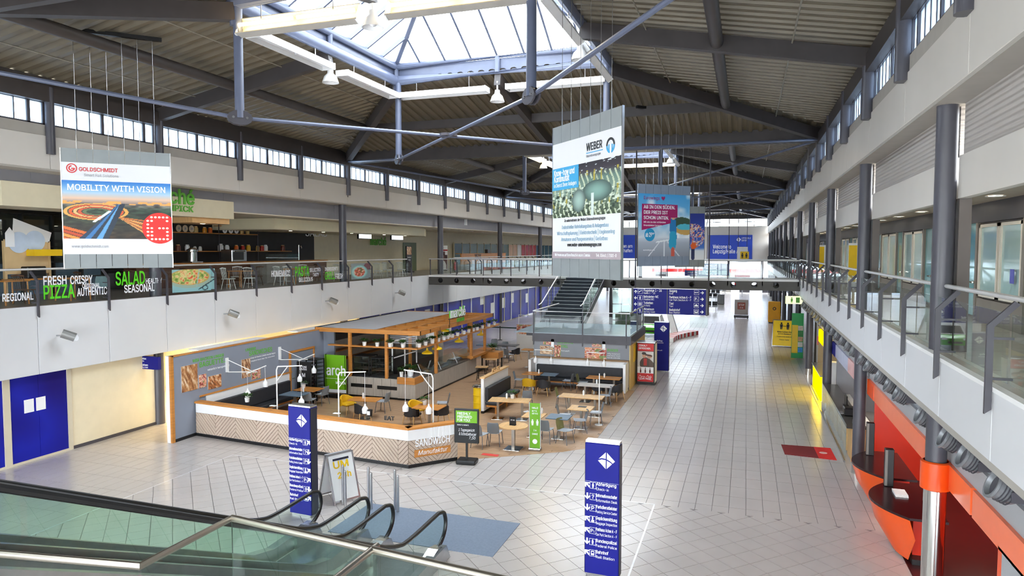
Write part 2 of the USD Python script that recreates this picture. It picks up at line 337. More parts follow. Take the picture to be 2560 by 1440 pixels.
part(w, 'gallery_ceiling', box(-34, XL - .86, 0, YE, 8.0, 8.06), m_cream)
part(w, 'outer_wall', box(-34.2, -34, -2, YE, 0, 8), m_cream)
w = thing('wall_right_band', 'pale shutter boxes above the right gallery', 'wall', kind='structure')
m_lam = usdkit.material(stage, '/World/Looks/ribbed_shutter', {'tc': ('texture_coordinate', {}), 'sx': ('separate_xyz', {}), 'm': ('math', {'math_type': 'multiply', 'value2': 70.}), 's': ('math', {'math_type': 'sine'}),
    'b': ('bump', {'strength': .6, 'distance': .02}), 'p': ('principled_bsdf', {'base_color': lin('#b5afaa'), 'roughness': .5})}, [('tc.object', 'sx.vector'), ('sx.z', 'm.value1'), ('m.value', 's.value1'), ('s.value', 'b.height'), ('b.normal', 'p.normal')], 'p.BSDF')
CRY = [-3.2 + 8.27 * k for k in range(0, 14)]                   # right columns
for a, b in zip(CRY[:-1], CRY[1:]):
    part(w, 'shutter', box(3.36, 3.44, a + .12, min(b, YE) - .12, 7.95, 8.80), m_lam)
    part(w, 'shutter_panel', box(3.3, 3.44, a + .12, min(b, YE) - .12, 7.25, 7.95), m_upfascia)
for y in CRY: part(w, 'pier', box(3.32, 3.5, y - .14, y + .14, ZG, 7.25), M('pier_brown_grey', '#5f5753', .5) if y == CRY[0] else '/World/Looks/pier_brown_grey')
part(w, 'gallery_ceiling', box(3.44, 12, 0, YE, 7.5, 7.58), M('gallery_ceiling_paint', '#b4a898', .6, var=.03))
part(w, 'outer_wall', box(12, 12.2, -2, YE, 0, 9), m_cream)

# ---- columns
for k, y in enumerate(NODES[1:-1]):
    if y < 2 or y > YE - .2: continue
    t = thing('column', f'dark grey round column of the left gallery, number {k+1} from the near end', 'column', (XL - .34, y, 0), kind='structure')
    part(t, 'shaft', cyl((0, 0, 0), (0, 0, 2.68), .2, 16), m_colm, 40); part(t, 'upper_shaft', cyl((0, 0, ZG), (0, 0, 8.82), .2, 16), m_colm, 40)
    part(t, 'clerestory_shaft', cyl((.15, 0, 9.2), (.15, 0, 11.2), .2, 16), m_colm, 40)
for k, y in enumerate(CRY[1:]):
    if y > YE - 1: continue
    near = 10 < y < 16
    t = thing('column', f'dark grey round column of the right gallery, number {k+1} from the near end', 'column', (3.14, y, 0), kind='structure')
    part(t, 'foot', cyl((0, 0, 0), (0, 0, 2.32 if near else .32), .175, 20), m_chrome, 40, label='polished steel sleeve')
    part(t, 'shaft', cyl((0, 0, .3), (0, 0, 3.62), .165, 16), m_colm, 40); part(t, 'upper_shaft', cyl((0, 0, ZG), (0, 0, 8.82), .165, 16), m_colm, 40)
# ---- clerestory windows
wn = 0
def clerestory(x, s, k, a, b):
    global wn; wn += 1
    side = 'left' if s > 0 else 'right'
    t = thing(f'window_{wn}', f'frosted clerestory window {k+1} from the near end above the {side} gallery', 'window', kind='structure')
    fr_, pn = [box(x - .06, x + .06, a, b, 10.16, 10.22), box(x - .06, x + .06, a, b, 10.84, 11.2)], []
    xs = [a + .1, a + .1 + (b - a - .2) * .46, a + .1 + (b - a - .2) * .88, b - .1]
    for y in xs: fr_.append(box(x - .06, x + .06, y - .045, y + .045, 10.18, 10.9))
    for y0, y1 in zip(xs[:-1], xs[1:]):
        n = 4 if y1 - y0 > 1 else 1
        for q in range(n):
            c, d = y0 + (y1 - y0) * q / n, y0 + (y1 - y0) * (q + 1) / n
            if b < 75: part(t, 'pane', box(x - .012, x + .012, c + .012, d - .012, 10.2, 10.86), m_frost)
            else: pn.append(box(x - .012, x + .012, c + .012, d - .012, 10.2, 10.86))
        if n > 1: fr_ += [box(x - .03, x + .03, y0 + (y1-y0)*q/n - .012, y0 + (y1-y0)*q/n + .012, 10.2, 10.86) for q in range(1, n)]
    if pn: part(t, 'panes', pn, m_frost)
    part(t, 'frame', fr_, m_dark); part(t, 'post', cyl((x + .16*s, a, 9.3 if s > 0 else 9.7), (x + .16*s, a, 11.3), .13 if s > 0 else .17, 12), m_colm, 40)
for s, x in ((1, XL - .12), (-1, XR + .12)):
    for k, (a, b) in enumerate(zip(CY[:-1], CY[1:])): clerestory(x, s, k, a, min(b, YE))

# ---- roof: low pyramids of corrugated sheet round a glazed lantern, on dark beams
CX, HX, HY, ZE, ZK = -8.75, 4.15, 4.45, 11.5, 12.95
roof = thing('ceiling', 'corrugated metal roof on dark grey steel beams', 'ceiling', kind='structure')
def hullless(ms): return join(ms)
def roofz(x, y):
    for ya, yb in BAYS:
        if ya <= y <= yb: break
    yc = (ya + yb)/2; d = min((x - XL + .6)/(CX - HX - XL + .6), (XR + .6 - x)/(XR + .6 - CX - HX), (y - ya)/(yc - HY - ya), (yb - y)/(yb - yc - HY)); return ZE + (ZK - ZE)*max(0, min(1, d))
BAYS = [(-17.6, 7.2), (7.2, 32.0), (32.0, 56.8), (56.8, 81.6), (81.6, YE)]
def sheet(P0, P1, Q0, Q1, pitch=.42, dep=.09):
    """Corrugated trapezoid: eave P0-P1, ridge Q0-Q1, ribs running up the slope."""
    P0, P1, Q0, Q1 = (np.array(p, float) for p in (P0, P1, Q0, Q1)); L = np.linalg.norm(P1 - P0); e = (P1 - P0) / L
    up = Q0 - P0; up = up - e * (up @ e); D = np.linalg.norm(up); up /= D; n = np.cross(e, up); n *= np.sign(n[2])
    s0, s1 = (Q0 - P0) @ e, (Q1 - P0) @ e; prof = []
    for k in range(int(L / pitch)):
        for a, h in ((.0, 0), (.32, 0), (.45, .7), (.58, 1), (.82, 1), (.95, .7)): prof.append(((k + a) * pitch, h * dep))
    prof.append((L, 0)); v = []
    for s, h in prof:
        m = D * (s / s0 if s < s0 else (L - s) / (L - s1) if s > s1 else 1)
        v += [P0 + e*s + n*h, P0 + e*s + up*max(m, .001) + n*h]
    i = np.arange(len(prof) - 1) * 2
    return np.array(v), np.vstack([np.stack([i, i+2, i+3], 1), np.stack([i, i+3, i+1], 1)])
BAYS = [(-17.6, 7.2), (7.2, 32.0), (32.0, 56.8), (56.8, 81.6), (81.6, YE)]
for bi, (ya, yb) in enumerate(BAYS):
    yc = (ya + yb) / 2
    x0, x1, a, b, c, d = XL - .6, XR + .6, CX - HX, CX + HX, yc - HY, yc + HY
    E = [(x0, ya, ZE), (x1, ya, ZE), (x1, yb, ZE), (x0, yb, ZE)]; K = [(a, c, ZK), (b, c, ZK), (b, d, ZK), (a, d, ZK)]
    for k in range(4):
        p, q = k, (k + 1) % 4
        part(roof, 'roof_sheet', sheet(E[p], E[q], K[p], K[q]), m_deck, 25)
    bm = lambda p, q, w=.22, h=.42, n='beam': part(roof, n, beam(p, q, w, h), m_beam)
    lo = -.28; z_at = lambda x, y: 0
    lowE = [(XL, ya, ZE+lo), (XR, ya, ZE+lo), (XR, yb, ZE+lo), (XL, yb, ZE+lo)]; lowK = [(p[0], p[1], ZK - .3) for p in K]
    dz = np.array([0, 0, -.14]); bm(lowE[0] + dz, lowE[3] + dz, .3, .46, 'eave_beam'); bm(lowE[1] + dz, lowE[2] + dz, .3, .46, 'eave_beam'); bm(lowE[2], lowE[3], .3, .5, 'valley_beam')
    if bi == 1: bm(lowE[0], lowE[1], .3, .5, 'valley_beam')
    for p, q in zip(lowE, lowK): bm(p, q, .28, .44, 'hip_beam')
    M2 = [((CX, ya, ZE+lo), (CX, c, ZK-.3)), ((XR, yc, ZE+lo), (b, yc, ZK-.3)), ((CX, yb, ZE+lo), (CX, d, ZK-.3)), ((XL, yc, ZE+lo), (a, yc, ZK-.3))]
    for p, q in M2: bm(p, q, .24, .44, 'slope_beam')
    mid = [tuple((np.array(p) + np.array(q)) / 2) for p, q in zip(lowE, lowK)]
    part(roof, 'purlin', tube([mid[0], mid[3]], .17, 10), m_beam, 40); part(roof, 'purlin', tube([mid[1], mid[2]], .17, 10), m_beam, 40)
    bm(mid[0], mid[1], .2, .36, 'purlin'); bm(mid[2], mid[3], .2, .36, 'purlin')
    for f_, side in ((.25, 0), (.75, 0), (.25, 1), (.75, 1)):    # thin pale service pipes under the sheets
        p = [np.array(lowE[k]) + f_ * (np.array(lowK[k]) - np.array(lowE[k])) + np.array([0, 0, .17]) for k in range(4)]
        part(roof, 'service_pipe', tube([p[0], p[3]] if side else [p[1], p[2]], .022, 6), m_pipe, True)
    part(roof, 'hip_flashing', [beam(np.array(p) + [0, 0, .06], np.array(q) + [0, 0, .06], .3, .07) for p, q in zip(E, K)], m_deck); part(roof, 'valley_flashing', box(x0, x1, yb - .1, yb + .1, ZE - .1, ZE + .1), m_beam)
    # lantern
    wn += 1
    W = thing(f'window_{wn}', f'glazed roof lantern, number {bi} from the near end', 'window', kind='structure')
    zt = 13.45; T = [(p[0], p[1], zt) for p in K]
    part(W, 'lower_ring', tube([(p[0], p[1], 12.9) for p in K], .19, 10, True), m_blue, 40)
    part(W, 'upper_ring', tube([(p[0], p[1], zt) for p in K], .14, 10, True), m_blue, 40)
    o = .12
    for k in range(4):
        p, q = np.array(K[k]), np.array(K[(k+1) % 4]); cc = np.array([CX, yc, 0]); out = ((p + q) / 2 - cc); out[2] = 0; out /= np.linalg.norm(out)
        part(W, 'kerb_panel', beam((*(p + out*o)[:2], 13.17), (*(q + out*o)[:2], 13.17), .05, .5), m_blue)
        part(W, 'kerb_post', cyl((*((p+q)/2)[:2], 12.9), (*((p+q)/2)[:2], zt), .09, 8), m_blue, 40)
        part(W, 'corner_post', cyl((*p[:2], 12.3), (*p[:2], zt), .1, 8), m_blue, 40)
    sl = .62
    ins = 2.0; TI = [np.array([CX + sx*(HX-ins), yc + sy*(HY-ins*HY/HX), zt + .1 + ins*sl]) for sx, sy in ((-1,-1),(1,-1),(1,1),(-1,1))]
    apex = np.array([CX, yc, zt + .1 + HX*sl])
    part(W, 'purlin_ring', tube(TI, .1, 8, True), m_blue, 40)
    for k in range(4):
        c0, c1 = np.array(T[k]) + [0, 0, .1], np.array(T[(k+1) % 4]) + [0, 0, .1]
        part(W, 'hip_rafter', tube([c0, apex], .11, 8), m_blue, 40)
        n = 8
        for j in range(1, n):
            f_ = j / n; base = c0 + (c1 - c0) * f_; h = min(f_, 1 - f_) * 2; top = base + (apex - (c0 + c1)/2) * h
            part(W, 'rafter', beam(base, top, .07, .14), m_blue)
        for j in range(n):
            f0, f1 = j / n, (j+1) / n; g = lambda f_: min(f_, 1-f_) * 2; dn = (apex - (c0 + c1)/2); u = np.array([0, 0, .09])
            A, B = c0 + (c1-c0)*f0 + u, c0 + (c1-c0)*f1 + u; C_, D_ = B + dn*g(f1), A + dn*g(f0)
            part(W, 'pane', quad(A, B, C_ + [0, 0, 1e-4], D_), m_sky)
    # lamps round the lantern, king struts, tension rods
    zl = 12.25
    for k in range(4):
        p, q = np.array([*K[k][:2], zl]), np.array([*K[(k+1) % 4][:2], zl]); e = (q - p) / np.linalg.norm(q - p)
        out = (p + q)/2 - np.array([CX, yc, zl]); out /= np.linalg.norm(out); wh = ('near', 'right', 'far', 'left')[k]; LAN = ('the roof lantern above the camera', 'the nearest roof lantern', 'the roof lantern beyond the bridge', 'the third roof lantern')[bi] if bi < 4 else ''
        for j, (s0, s1) in enumerate(((.15, 3.75), (4.55, 8.15))):
            if bi > 3: break
            t = thing('strip_light', f'{("first", "second")[j]} trough strip light along the {wh} side of {LAN}', 'light')
            A, B = p + e*s0, p + e*s1; up = np.array([0, 0, 1.])
            lit = (k in (0, 1)) or bi > 1
            tl = {0: 2.0, 1: -1.0}.get(k, 0); cu, su = math.cos(tl), math.sin(tl); o2, u2 = out*cu + up*su, up*cu - out*su   # near and right troughs are tipped
            part(t, 'trough', hullless([beam(A + u2*.14, B + u2*.14, .46, .03, u2), beam(A + u2*.05 + o2*.225, B + u2*.05 + o2*.225, .025, .2, u2), beam(A + u2*.05 - o2*.225, B + u2*.05 - o2*.225, .025, .2, u2)]), m_soffit if k == 0 else m_wht)
            for g in (0, 1):
                a0, b0 = A + (B - A)*(g*.5 + .02), A + (B - A)*(g*.5 + .48)
                part(t, 'tube', tube([a0 - u2*(.08 if k == 0 else -.05), b0 - u2*(.08 if k == 0 else -.05)], .05, 8), m_tube if lit else m_signw, True)
            for X in (A, B): part(t, 'end_clip', beam(X + o2*.25 + u2*.06, X - o2*.25 + u2*.06, .04, .2, u2), m_wht)
            part(t, 'hanger', [cyl(A + (B-A)*f_ + up*.15, A + (B-A)*f_ + up*.75, .012, 6) for f_ in (.2, .8)], m_steel)
        if bi <= 2:
            m_ = (p + q) / 2
            t = thing('bell_lamp', f'white bell-shaped floodlight midway along the {wh} side of {LAN}', 'lamp', m_ - [0, 0, .42])
            part(t, 'shade', lathe([(.27, 0), (.26, .03), (.2, .2), (.1, .3), (.09, .42), (0.001, .42)], 18), m_wht, 40); part(t, 'bulb', lathe([(.001, .02), (.09, .06), (.09, .16), (.001, .2)], 10), m_signw, True)
            part(t, 'hanger', cyl((0, 0, .4), (0, 0, .75), .03, 8), m_wht, 40)
    if bi <= 3:
        t = thing('tension_truss', f'grey steel struts and crossing tension rods under {LAN}', 'truss', kind='structure')
        S = [np.array([CX + sx*4.05, yc + sy*4.42, 9.9]) for sx, sy in ((-1,-1),(1,-1),(1,1),(-1,1))]
        for k in range(4):
            part(t, 'strut', cyl(S[k], (*S[k][:2], 12.8), .12, 12), m_blue, 40)
            cn = np.array(lowE[k]) + [0, 0, -.15]
            part(t, 'tie_rod', tube([S[k], cn + (S[k] - cn) * .02], .055, 8), m_blue, 40)
            part(t, 'cross_rod', tube([S[k], (CX, yc, 9.9)], .05, 8), m_blue, 40)
            dd = cn - S[k]; dd[2] = 0; dd /= np.linalg.norm(dd); sd = np.array([-dd[1], dd[0], 0])
            a_ = np.arange(12) * math.pi / 6
            pl_ = ext([(math.cos(x)*.32, math.sin(x)*.2) for x in a_], .05)
            part(t, 'node_plate', [fr(mv(pl_, 0, 0, z), S[k] + sd*.0, dd, (0, 0, 1)) for z in (-.09, .04)], m_dark)
            part(t, 'pin', [cyl(S[k] + dd*x - sd*.12, S[k] + dd*x + sd*.12, .035, 8) for x in (-.17, .17)], m_steel)
        part(t, 'cross_node', fr(ext([(math.cos(x)*.3, math.sin(x)*.3) for x in np.arange(10)*math.pi/5], .08), (CX, yc, 9.88), (1, 0, 0), (0, 1, 0)), m_dark)
for nm, x in (('left', XL - .12), ('right', XR + .12)): solo(f'trim_{3 if nm == "left" else 4}', box(x - .1, x + .1, -3, YE, 11.2, 11.6), m_beam, f'dark eave closure above the {nm} clerestory windows', 'trim', kind='structure')
usdkit.material(stage, '/World/Looks/far_milk', {'n': ('noise_texture', {'scale': .4}), 'r': ('rgb_ramp', {'ramp': [(.3, (.42, .46, .50)), (.7, (.55, .58, .62))]}), 't': ('translucent_bsdf', {})}, [('n.fac', 'r.fac'), ('r.color', 't.color')], 't.BSDF')
# ---- end wall
we = thing('wall_end', 'cream end wall of the hall with a glazed band at the top', 'wall', kind='structure')
part(we, 'wall_panel', box(-34, 12, YE, YE + .3, ZG, 9.9), m_upfascia); part(we, 'lower_wall', box(-34, 12, YE + 3, YE + 3.05, 0, ZG), M('far_milk_glass', '#f2f4f6', .4, emit=0.) if False else '/World/Looks/far_milk')
part(we, 'upper_wall', box(-34, 12, YE, YE + .3, 11.2, 12), m_upfascia)
rr = random.Random(5); x_ = -30.0
while x_ < 10:
    w_ = rr.uniform(1.2, 3.2); part(we, 'shop_front', box(x_, x_ + w_, YE + 2.8, YE + 2.95, 0, rr.choice((2.2, 2.6, 3.0))), rr.choice((m_dark, m_greyband, m_soffit))); x_ += w_ + rr.uniform(.4, 2.2)
part(we, 'red_sign_band', box(-14, 2, YE + 2.6, YE + 2.75, 3.0, 3.5), m_red)
wn += 1
t = thing(f'window_{wn}', 'glazed band at the top of the far end wall', 'window', kind='structure')
for k in range(24): part(t, 'pane', box(XL + .96*k + .03, XL + .96*k + .93, YE + .1, YE + .12, 9.95, 11.15), m_sky)
part(t, 'frame', [box(XL + .96*k - .03, XL + .96*k + .03, YE + .05, YE + .16, 9.9, 11.2) for k in range(25)] + [box(XL, XR, YE + .05, YE + .16, 10.5, 10.56)], m_dark)
# ---- near end: a milk-glass end wall 
wn_ = thing('wall_near', 'milk glass end wall behind the camera', 'wall', kind='structure')
for k in range(12): part(wn_, 'glass_panel', box(XL - 1 + 2.1*k, XL + 1.06 + 2.1*k, -3.05, -3.0, 4.7, 12.3), m_milk)
# ================================================================ railings, bridge, stairs, escalators
m_bridge = M('bridge_steel', '#4b4845', .45, var=.06)
def post_shape(lean):                                          # flat blade: stands outside the slab edge, bends inwards to the rail
    return [(0, -.32), (.0, .78), (.28 * lean, 1.08), (.28 * lean + .06, 1.04), (.075, .76), (.075, -.26)]
def gallery_rail(name, label, x, s, ys, zr, mats):
    t = thing(name, label, 'railing'); 
    for y in ys:
        m = fr(ext([(p[0] * s, p[1]) for p in post_shape(1)], .045), (x - s*.09, y + .02, ZG), (1, 0, 0), (0, 0, 1)); pp = part(t, 'post', m, m_dark)
        part(pp, 'clamp', [box(x - s*.06, x + s*.2, y - .02, y + .02, ZG + z - .015, ZG + z + .015) for z in (.12, .62)], m_dark)
    for a, b in zip(ys[:-1], ys[1:]): part(t, 'glass_panel', gbox(x + s*.16, x + s*.172, a + .04, b - .04, ZG + .06, ZG + .92), mats)
    part(t, 'handrail', tube([(x + s*.27, ys[0], zr), (x + s*.27, ys[-1], zr)], .036, 10), m_hrail, True)
    return t
gallery_rail('gallery_railing', 'glass balustrade with dark posts along the right gallery', XR, 1, [y for y in JR if 1 < y < YE - 4], 5.8, m_glass)
gallery_rail('gallery_railing', 'glass balustrade with printed panels along the left gallery', XL, -1, [y for y in JY if 1 < y < 41], 5.82, m_glass)
gallery_rail('gallery_railing', 'glass balustrade along the left gallery beyond the bridge', XL, -1, [y for y in JY if 46 < y < YE - 4], 5.82, m_glass)

# ---- the bridge across the hall
YB0, YB1, ZBB = 41.8, 45.2, 4.08
br = thing('bridge', 'dark steel footbridge with round holes crossing the hall between the galleries', 'bridge', kind='structure')
part(br, 'deck', box(XL - .02, XR + .02, YB0 + .05, YB1 - .05, ZG - .1, ZG + .01), M('bridge_deck', '#a7a6a4', .3, var=.04))
part(br, 'deck_edge', box(XL, XR, YB0 - .03, YB0 + .06, ZG - .09, ZG + .03), m_wht, label='pale edge strip')
hol = Polygon([(XL, ZBB), (XR, ZBB), (XR, ZG - .09), (XL, ZG - .09)])
for k in range(20):
    hx = XL + .85 + 1.16 * k
    if hx < XR - .3: hol = hol.difference(Point(hx, 4.38).buffer(.165, 6))
part(br, 'side_beam', fr(ext(hol, .06), (0, YB0 + .06, 0), (1, 0, 0), (0, 0, 1)), m_bridge)
part(br, 'side_beam', fr(ext(hol, .06), (0, YB1, 0), (1, 0, 0), (0, 0, 1)), m_bridge)
part(br, 'soffit', box(XL, XR, YB0 + .3, YB1 - .3, ZBB + .04, ZBB + .1), m_bridge)
for yy, nm in ((YB0, 'near'), (YB1 - .06, 'far')):
    t = thing('bridge_railing', f'glass railing with steel handrail on the {nm} side of the bridge', 'railing')
    xs = [XL + .1 + 1.9*k for k in range(13) if XL + .1 + 1.9*k < XR]
    gaps = (-11.2, -7.6) if nm == 'near' else (9, 9)
    for x in xs:
        if gaps[0] < x < gaps[1]: continue
        part(t, 'post', [box(x - .025, x + .025, yy, yy + .05, ZG - .35, ZG + 1.08)], m_dark)
    for a, b in zip(xs[:-1], xs[1:]):
        if gaps[0] < (a+b)/2 < gaps[1]: continue
        part(t, 'glass_panel', gbox(a + .06, b - .06, yy + .02, yy + .03, ZG + .1, ZG + .95), m_glass)
    segs = [(XL, -11.2), (-7.6, XR)] if nm == 'near' else [(XL, XR)]
    for a, b in segs: part(t, 'handrail', tube([(a, yy + .02, 5.8), (b, yy + .02, 5.8)], .034, 8), m_hrail, True)

# ---- stair from the bridge down to a landing on top of the cafe box
ZL = 2.45
st = thing('staircase', 'dark stair with pale nosings from the bridge down to the landing', 'stairs', kind='structure')
sx0, sx1, sy0, sy1, ns = -10.55, -8.25, 36.0, 41.8, 13
m_step = M('stair_slate', '#2a323c', .75, var=.06); m_nose = M('stair_nosing', '#b9bcc0', .4)
for k in range(ns):
    y, z = sy0 + (sy1 - sy0) * k / ns, ZL + (ZG - ZL) * (k + 1) / ns
    part(st, 'step', box(sx0, sx1, y, y + (sy1-sy0)/ns + .03, z - .19, z), m_step)
    part(st, 'nosing', box(sx0, sx1, y - .01, y + .015, z - .012, z + .005), m_nose)
part(st, 'stringer', [beam((x, sy0, ZL - .1), (x, sy1, ZG - .2), .06, .35) for x in (sx0 - .03, sx1 + .03)], m_dark)
for x in (sx0, sx1):
    t = thing('stair_railing', f'glass stair railing with steel handrail on the {"left" if x == sx0 else "right"} side of the stair', 'railing')
    part(t, 'glass_panel', fr(gsheet([(sy0, ZL + .15), (sy1, ZG + .1), (sy1, ZG + .95), (sy0, ZL + .95)], .012), (x, 0, 0), (0, 1, 0), (0, 0, 1)), m_glass)
    part(t, 'handrail', tube([(x, sy0 - .5, ZL + 1.0), (x, sy0, ZL + 1.05), (x, sy1, ZG + 1.1)], .032, 8), m_hrail, 40)
    part(t, 'post', [box(x - .02, x + .02, y - .02, y + .02, ZL + (ZG-ZL)*(y - sy0)/(sy1-sy0) - .1, ZL + (ZG-ZL)*(y - sy0)/(sy1-sy0) + 1.0) for y in (sy0 + .05, 38, 40)], m_dark)
bxl, bxr, by0, by1 = -9.55, -4.98, 31.3, 36.0
lb = thing('landing_box', 'grey panelled stair landing box behind the cafe bench', 'wall', kind='structure')
m_lgrey = M('cafe_grey_paint', '#85878d', .55, var=.03)
part(lb, 'front_panel', box(bxl, bxr, by0, by0 + .06, 1.32, 2.06), m_lgrey)
part(lb, 'body', box(bxl, bxr, by0 + .06, by1, 0, 2.06), m_lgrey)
part(lb, 'edge_band', box(bxl - .05, bxr + .08, by0 - .05, by1, 2.06, ZL), m_dark)
part(lb, 'landing_floor', box(sx0, bxr + .02, by0, by1 + .05, ZL, ZL + .02), M('landing_floor_vinyl', '#9fb0ba', .25, var=.06))
part(lb, 'under_landing', box(sx0, bxl, by0 + 2, by1, 2.06, ZL), m_dark)
part(lb, 'oak_side', box(bxr, bxr + .05, by0, by1, 0, 2.06), M('pale_oak_panel', '#d3b670', .5, var=.08, stretch=(1, 6, .6), scale=2))
part(lb, 'yellow_panel', box(bxr + .05, bxr + .07, 32.2, 34.6, 1.15, 1.95), m_yellow)
t = thing('landing_railing', 'glass railing with steel handrail round the stair landing', 'railing')
for x in (bxl, (bxl + bxr)/2 + .1, bxr - .15): part(t, 'post', box(x - .025, x + .025, by0 - .06, by0 - .01, ZL - .55, ZL + 1.0), m_dark)
for y in (33.4, 35.4): part(t, 'post', box(bxr, bxr + .05, y, y + .05, ZL - .4, ZL + 1.0), m_dark)
part(t, 'glass_panel', gbox(bxl + .08, -7.25, by0 - .03, by0 - .018, ZL + .08, ZL + .88), m_glass); part(t, 'glass_panel', gbox(-7.1, bxr - .2, by0 - .03, by0 - .018, ZL + .08, ZL + .88), m_glass)
part(t, 'glass_panel', gbox(bxr + .02, bxr + .032, by0 + .1, 35.9, ZL + .08, ZL + .88), m_glass); part(t, 'glass_panel', gbox(bxl - .02, bxl - .008, by0 + .1, 35.9, ZL + .08, ZL + .88), m_glass)
part(t, 'handrail', tube([(bxl - .02, 36, ZL+1.05), (bxl - .02, by0 - .03, ZL + 1.05), (bxr, by0 - .03, ZL + 1.05), (bxr, 36, ZL + 1.05)], .034, 8), m_hrail, 30)
# ---- glass lift behind the stair
t = thing('glass_lift', 'glass lift shaft with steel grid beside the stair', 'lift')
lx0, lx1, ly = -7.9, -6.1, 42.2
for x in (lx0, lx1): part(t, 'post', box(x - .09, x + .09, ly, ly + .18, 0, 6.2), m_dark)
for k in range(4):
    for i in range(3): part(t, 'pane', box(lx0 + .1 + .55*i + .02, lx0 + .1 + .55*(i+1), ly + .06, ly + .08, .1 + 1.0*k, 1.05 + 1.0*k), m_gglass)
part(t, 'grid', [box(lx0, lx1, ly + .04, ly + .1, 1.0*k + .04, 1.0*k + .1) for k in range(5)] + [box(lx0 + .1 + .55*i - .02, lx0 + .1 + .55*i + .02, ly + .04, ly + .1, 0, 4.05) for i in range(4)], m_steel)
part(t, 'cabin', box(lx0 + .2, lx1 - .2, ly + .5, ly + 2.2, .1, 2.4), m_soffit)

# ---- escalators up to the near gallery
def escalator(x0, x1, yn, label):
    t = thing('escalator', label, 'escalator')
    yf = yn - 2.0; sl = 5.19/(yf - .6); ytop = .74/sl
    def path(h, front=True):
        pts = []
        return [(yn - .35, h), (yf + .35, h), (yf - .1, h + .07), (yf - .6, h + .5 * sl * 1.02)] + [(ytop, h + ZG), (ytop - 1.2, h + ZG)]
    for nm, x in (('left', x0), ('right', x1)):
        loop = [(yn - 1.0, .2), (yn - .45, .26), (yn - .12, .42), (yn, .66), (yn - .08, .9), (yn - .34, .99)]
        hr_ = [(x, a, b) for a, b in loop]; hr_ = list(map(tuple, spline(hr_, 5)))
        pth = path(.96)
        lowc = list(map(tuple, spline([(x, a, b) for a, b in [(yn - .5, .985)] + pth[1:4]], 5)))
        part(t, 'handrail', tube(hr_ + lowc + [(x, a, b) for a, b in pth[4:]], .042, 8), m_black, 40, label='black rubber handrail')
        gl = [(yn - .1, .35)] + [(a, b - .68) for a, b in [(yf, .96), (yf - .6, .96 + .5*sl)] + pth[4:]]
        top = [(a, b) for a, b in pth]
        out = [(yn - .5, .3), (yn - .12, .45), (yn - .05, .66), (yn - .15, .88)] + [(p[0], p[1] - .04) for p in pth] + [(p[0], p[1] - .72) for p in reversed(pth[2:])] + [(yf + .3, .22)]
        full = Polygon(out).buffer(0); full = max(full.geoms, key=lambda g: g.area) if hasattr(full, 'geoms') else full
        cuts = [yn + 1, yf + .5] + [yf - .9 - 1.55*k for k in range(8)]
        for a, b in zip(cuts[:-1], cuts[1:]):
            c0, c1 = (a, b)
            sh = .36 if a < yf + .5 else 0; sh2 = .36 if b < yf + .45 else 0
            q_ = Polygon([(c0 - .004, -1), (c0 - .004 - 0*sh, 9), (c1 + .004, 9), (c1 + .004, -1)])
            sk = lambda y: [(y - .25, -1 + 0), (y + 2.25, 9)] if False else [(y + .52, -1), (y - 4.6, 9)]
            A, B = (([(c0, -1), (c0, 9)]) if a > yf else sk(c0)), (sk(c1) if b < yf else [(c1, -1), (c1, 9)])
            pg = full.intersection(Polygon([(A[0][0] - .004, -1), (A[1][0] - .004, 9), (B[1][0] + .004, 9), (B[0][0] + .004, -1)]))
            pg = max(pg.geoms, key=lambda g: g.area) if hasattr(pg, 'geoms') else pg
            if not pg.is_empty and pg.area > .05: part(t, 'glass_panel', fr(gsheet(pg, .012), (x, 0, 0), (0, 1, 0), (0, 0, 1)), m_gglass)
        sk0 = [(yn - .12, 0), (yn - .3, .32), (yf + .3, .27), (yf - .3, .4)] + [(ytop, ZG + .27), (ytop - 1, ZG + .27), (ytop - 1, ZG - .2), (ytop, ZG - .3), (yf - .3, -.0)]
        o_ = .14 if nm == 'left' else -.14
        part(t, 'skirt', fr(ext(sk0, .2), (x + (-.16 if nm == 'left' else -.04), 0, 0), (0, 1, 0), (0, 0, 1)), m_steel)
        part(t, 'newel_cover', hull([(x + a, yn - b, z) for a in (-.11, .11) for b, z in ((.12, 0), (1.05, 0), (1.05, .24), (.62, .36), (.3, .3))]), M('newel_cover_silver', '#d4d7da', .3, metal=.7) if False else m_steel)
    n = int((yf - ytop) / .4); 
    for k in range(n):
        y = yf - .4 * k; z = .02 + .4 * sl * k
        part(t, 'step', box(x0 + .12, x1 - .12, y - .42, y, z - .2, z + .02), m_steel)
    part(t, 'comb_plate', box(x0 + .1, x1 - .1, yf + .1, yn - .2, 0, .02), m_steel)
    part(t, 'comb_line', box(x0 + .12, x1 - .12, yf + .0, yf + .16, .0, .03), m_yellow, label='yellow comb line')
    part(t, 'truss_cladding', fr(ext([(yf - .4, .0), (ytop, ZG - .25), (ytop - 1, ZG - .25), (ytop - 1, ZG - .9), (ytop + .6, ZG - 1.0), (yf - 2.2, 0)], x1 - x0 + .3), (x0 - .15, 0, 0), (0, 1, 0), (0, 0, 1)), m_soffit)
escalator(-9.1, -7.86, 13.2, 'escalator with black handrails and green glass sides nearest the blue signpost')
escalator(-7.14, -5.9, 13.0, 'escalator with black handrails and green glass sides farther from the blue signpost')
solo('floor_mat', box(-8.9, -4.9, 13.15, 15.0, 0, .012), M('blue_grey_mat', '#7a8698', .85, var=.08, scale=20), 'blue grey entrance mat at the foot of the escalators', 'mat')
